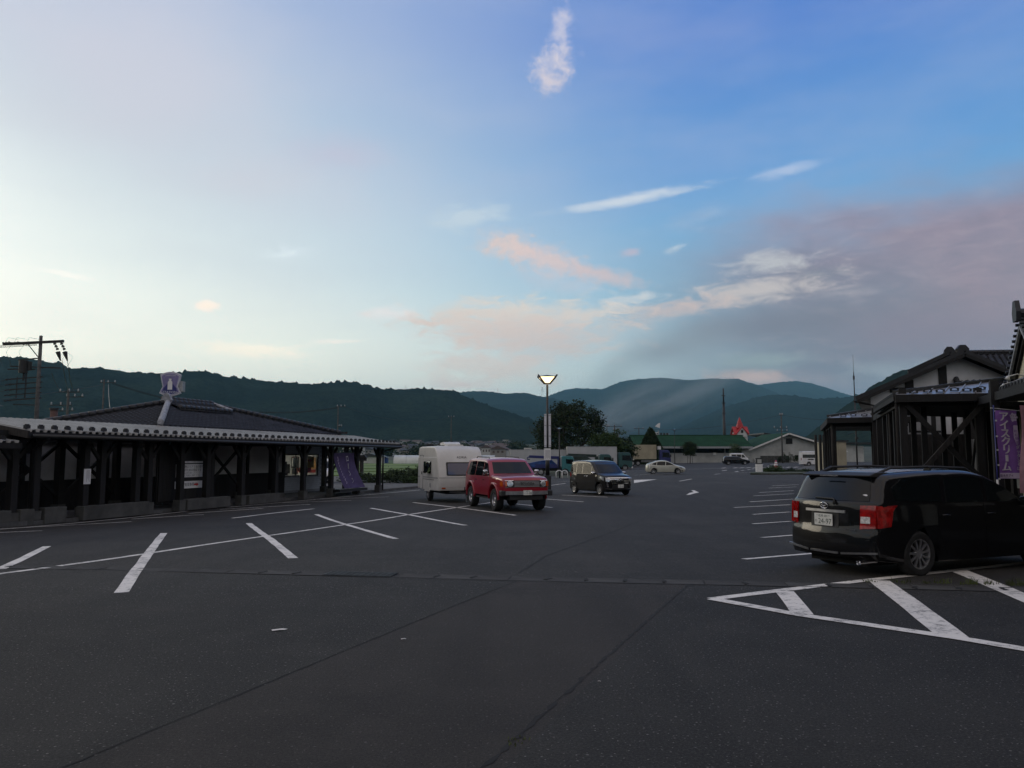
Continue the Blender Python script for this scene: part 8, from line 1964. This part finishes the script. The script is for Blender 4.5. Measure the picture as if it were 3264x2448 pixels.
an = thing('radio_antenna', 'slender radio antenna mast behind the stepped walkway', 'antenna', (21.9, 50.0, -0.2)); MB().cyl((0, 0, 0), (0, 0, 5.6), 0.055, 0.05, 8).build('mast', 'steel_dark', an, smooth=True); MB().cyl((0, 0, 5.6), (0, 0, 7.2), 0.035, 0.025, 6).build('mast_top', 'steel_dark', an); MB().cyl((0, 0, 7.2), (0, 0, 8.3), 0.012, 0.008, 5).build('whip', 'steel_dark', an)
mb = MB(); mb.beam((-0.55, 0, 3.8), (0.0, 0, 3.8), 0.03, 0.03); mb.beam((-0.45, -0.25, 3.8), (-0.45, 0.25, 3.9), 0.02, 0.02); mb.beam((-0.5, 0, 3.2), (0, 0, 3.3), 0.03, 0.03); mb.box((0.02, 0, 2.95), (0.16, 0.16, 0.14)); mb.cyl((0, 0, 6.7), (0, 0, 6.95), 0.06, 0.06, 8); mb.build('aerial_arm', 'steel_dark', an)
# pylons on the far ridge
for i, (x, y, z, h) in enumerate(((-312, 2290, 192, 18), (-93, 5150, 415, 36), (200, 5150, 398, 60))):
    t = thing('ridge_pylon', ('mast on the wooded ridge above the store roof end', 'red and white pylon on the ridge left of the lamp', 'faint pylon on the ridge beside the lamp')[i], 'pylon', (x, y, z)); m_ = MB(); b_ = h * 0.09
    for sx in (-1, 1):
        for sy in (-1, 1): m_.beam((sx * b_, sy * b_, 0), (sx * b_ * 0.2, sy * b_ * 0.2, h), h * 0.02, h * 0.02)
    m_.build('lattice', 'shop_red' if i == 1 else 'galv', t); n_ = MB()
    for k in (0.6, 0.75, 0.9): n_.beam((-h * 0.13, 0, h * k), (h * 0.13, 0, h * k), h * 0.018, h * 0.018)
    n_.build('arm', 'galv', t)
T1 = Vector((-37.6, 62.0, -0.7))
for dx, dz, ex in ((0.95, 8.9, 0.0), (1.75, 9.9, 0.6), (2.15, 9.9, 1.2)): wire(T1 + Vector((dx, 0.1, dz)), (-54.4 + ex, 95, 9.5), 0.5, 0.02, label='black cable slanting from the tall switchgear pole down to the transformer pole')
for k in range(3): wire((-37.9, 62, 10.55 - 0.06 * k), (-66, 66 + k, 10.9 - 0.05 * k), 0.3, 0.016, label='thin cable leading away from the top crossarm of the switchgear pole')
for k in range(3): wire((-40.3, 62, 7.6 - 0.42 * k), (-66, 64, 7.2 - 0.42 * k), 0.4, 0.018, label='low cable leading away from the rack of the switchgear pole')
wire((-60, 70, 5.6), (-62.7, 120, 12.6), 0.5, 0.03, label='long cable rising to the slender pole left of the milk can sign'); wire((-41.0, 80, 6.3), (-62.0, 120, 12.6), 0.6, 0.03, label='cable crossing behind the transformer pole to the slender pole')
for k in range(3): wire((-61.5, 120, 12.9 - 0.1 * k), (-33.3, 150, 11.0 - 0.1 * k), 2.4, 0.025, label='sagging cable passing behind the milk can sign and tiled roof')
for k in range(2): wire((-32.2, 150, 11.1), (-15.5, 200, 11.5), 1.8, 0.025, label='faint cable sagging across the wooded slope above the caravan')
wire((20.9, 160, 7.7), (30.7, 190, 8.3), 0.8, 0.025, label='cable from the crossarm pole by the round tree to the slim pole'); wire((30.7, 190, 8.3), (51.5, 150, 9.5), 1.2, 0.025, label='cable passing before the tall mast above the green roof'); wire((51.5, 150, 9.5), (70, 140, 9.0), 1.0, 0.022, label='cable from the storehouse pole towards the stepped walkway'); wire((30.7, 190, 7.2), (22, 165, 7.0), 0.5, 0.02, label='lower cable right of the great round tree')
# sign tower behind the evergreen, roofed notice post at the field, sign box above the caravan
st = thing('white_sign_tower', 'white arrow-topped sign tower behind the conical evergreen', 'sign', (33.2, 178.0, -0.2)); MB().cyl((0, 0, 0), (0, 0, 7.6), 0.2, 0.16, 8).build('pole', 'galv', st); MB().bx(-2.2, 0.1, -0.1, 0.1, 6.6, 7.25).build('board', 'paper', st)
for i in range(4): MB().bx(-1.95 + i * 0.5, -1.6 + i * 0.5, -0.13, -0.101, 6.75, 7.1).build('letter_mark', 'ink_grey', st)
for i in range(3): MB().bx(0.35 + i * 0.7, 0.8 + i * 0.7, -0.1, 0.1, 6.7, 7.1).build('letter_mark', 'steel_dark', st)
MB().prism([(-0.75, 8.6), (0.3, 8.2), (0.4, 9.4), (-0.1, 9.2)], lambda a, b, t: (a, t, b), -0.1, 0.1).build('bird_crest', 'paper', st); MB().bx(1.1, 2.2, 0.5, 1.5, 1.0, 4.2).build('tank', 'plaster_grey', st)
pn = thing('roofed_notice_post', 'stout timber notice post with little dark roof at the field edge', 'signpost', (-14.3, 75.0, HZ(-14.3, 75))); MB().bx(-0.16, 0.16, -0.16, 0.16, 0, 1.75).build('post', 'timber_grey', pn); MB().bx(-0.48, 0.42, -0.3, 0.3, 1.75, 2.05).build('board', 'timber', pn); MB().prism([(-0.6, 2.05), (0.55, 2.05), (0.3, 2.3), (-0.4, 2.3)], lambda a, b, t: (a, t, b), -0.4, 0.4).build('roof', 'timber', pn)
bx_ = thing('dark_sign_box', 'dark square sign box on a short neck above the caravan', 'sign', (-8.65, 83.0, HZ(-8.6, 83))); MB().cyl((0, 0, 0), (0, 0, 3.0), 0.12, 0.12, 8).build('post', 'black', bx_); MB().bx(-0.7, 0.7, -0.5, 0.5, 2.25, 2.5).build('shelf', 'black', bx_); MB().bx(-0.35, 0.42, -0.4, 0.4, 2.95, 3.6).build('box', 'black', bx_, bevel=0.04)
hw = thing('white_wall_sign', 'white sign board standing left of the great round tree', 'sign', (2.6, 165.0, -0.9)); MB().cyl((0, 0, 0), (0, 0, 3.9), 0.08, 0.08, 6).build('post', 'galv', hw); MB().bx(-0.1, 1.7, -0.05, 0.05, 3.0, 4.3).build('board', 'white_metal', hw); MB().bx(0.25, 1.1, -0.07, -0.051, 3.35, 4.0).build('logo', 'sign_blue', hw)
# ---------------------------------------------------------------- unseen ridge behind the viewer, added to darken the car reflections
REFLECTED_RIDGE = []
for i in range(25):
    a = R(72 + 216 * i / 24); d = 1700 + 250 * math.sin(i * 1.3); REFLECTED_RIDGE.append((d * math.sin(a), d * math.cos(a), 230 + 60 * math.sin(i * 0.9) + 30 * math.sin(i * 2.3)))
mountain('mountain', REFLECTED_RIDGE, 0.6, 6, 'forest', 300, 14, 6, 0.16, 40)
# ================================================================== evening haze
def haze_box():
    m = bpy.data.materials.new('haze'); m.use_nodes = True
    t = m.node_tree; t.nodes.clear()
    v = t.nodes.new('ShaderNodeVolumePrincipled')
    v.inputs['Color'].default_value = (0.34, 0.76, 1.0, 1)
    v.inputs['Density'].default_value = 6.0e-5
    v.inputs['Anisotropy'].default_value = 0.0
    o = t.nodes.new('ShaderNodeOutputMaterial'); t.links.new(v.outputs[0], o.inputs['Volume'])
    _M['haze'] = m
    b = MB().bx(-14000, 14000, -3500, 13500, -4.0, 1150).build('haze', 'haze')
    b['kind'] = 'stuff'
haze_box()

# smoke drifting over the far valley
def smoke_plume(cx, cy, cz, sx, sy, sz, rz, dens, seed):
    m = bpy.data.materials.new('smoke'); m.use_nodes = True
    t = m.node_tree; t.nodes.clear(); g = NG(t)
    tc = t.nodes.new('ShaderNodeTexCoord'); v = tc.outputs['Object']
    ln = t.nodes.new('ShaderNodeVectorMath'); ln.operation = 'LENGTH'; t.links.new(v, ln.inputs[0])
    mp = t.nodes.new('ShaderNodeMapping'); t.links.new(v, mp.inputs[0]); mp.inputs['Location'].default_value = (seed, 0, 0); mp.inputs['Scale'].default_value = (1.0, 1.0, 1.6)
    n = g.noise(mp.outputs[0], 1.6, 3, 0.55)
    d = g.m('MULTIPLY', g.sm(ln.outputs['Value'], 0.98, 0.15), g.sm(n, 0.32, 0.7))
    vol = t.nodes.new('ShaderNodeVolumePrincipled'); vol.inputs['Color'].default_value = (0.86, 0.95, 1.0, 1)
    t.links.new(g.m('MULTIPLY', d, dens), vol.inputs['Density'])
    o = t.nodes.new('ShaderNodeOutputMaterial'); t.links.new(vol.outputs[0], o.inputs['Volume'])
    mb = MB(); mb.lathe([(math.sin(math.pi * i / 12), -math.cos(math.pi * i / 12)) for i in range(13)], n=20)
    b = mb.build('smoke', m); b.location = (cx, cy, cz); b.scale = (sx, sy, sz); b.rotation_euler = (0, R(rz), 0)
    b['kind'] = 'stuff'
smoke_plume(640, 3300, 250, 620, 500, 150, -22, 9e-4, 3.0)
smoke_plume(330, 3300, 120, 420, 400, 90, -30, 9e-4, 7.0)
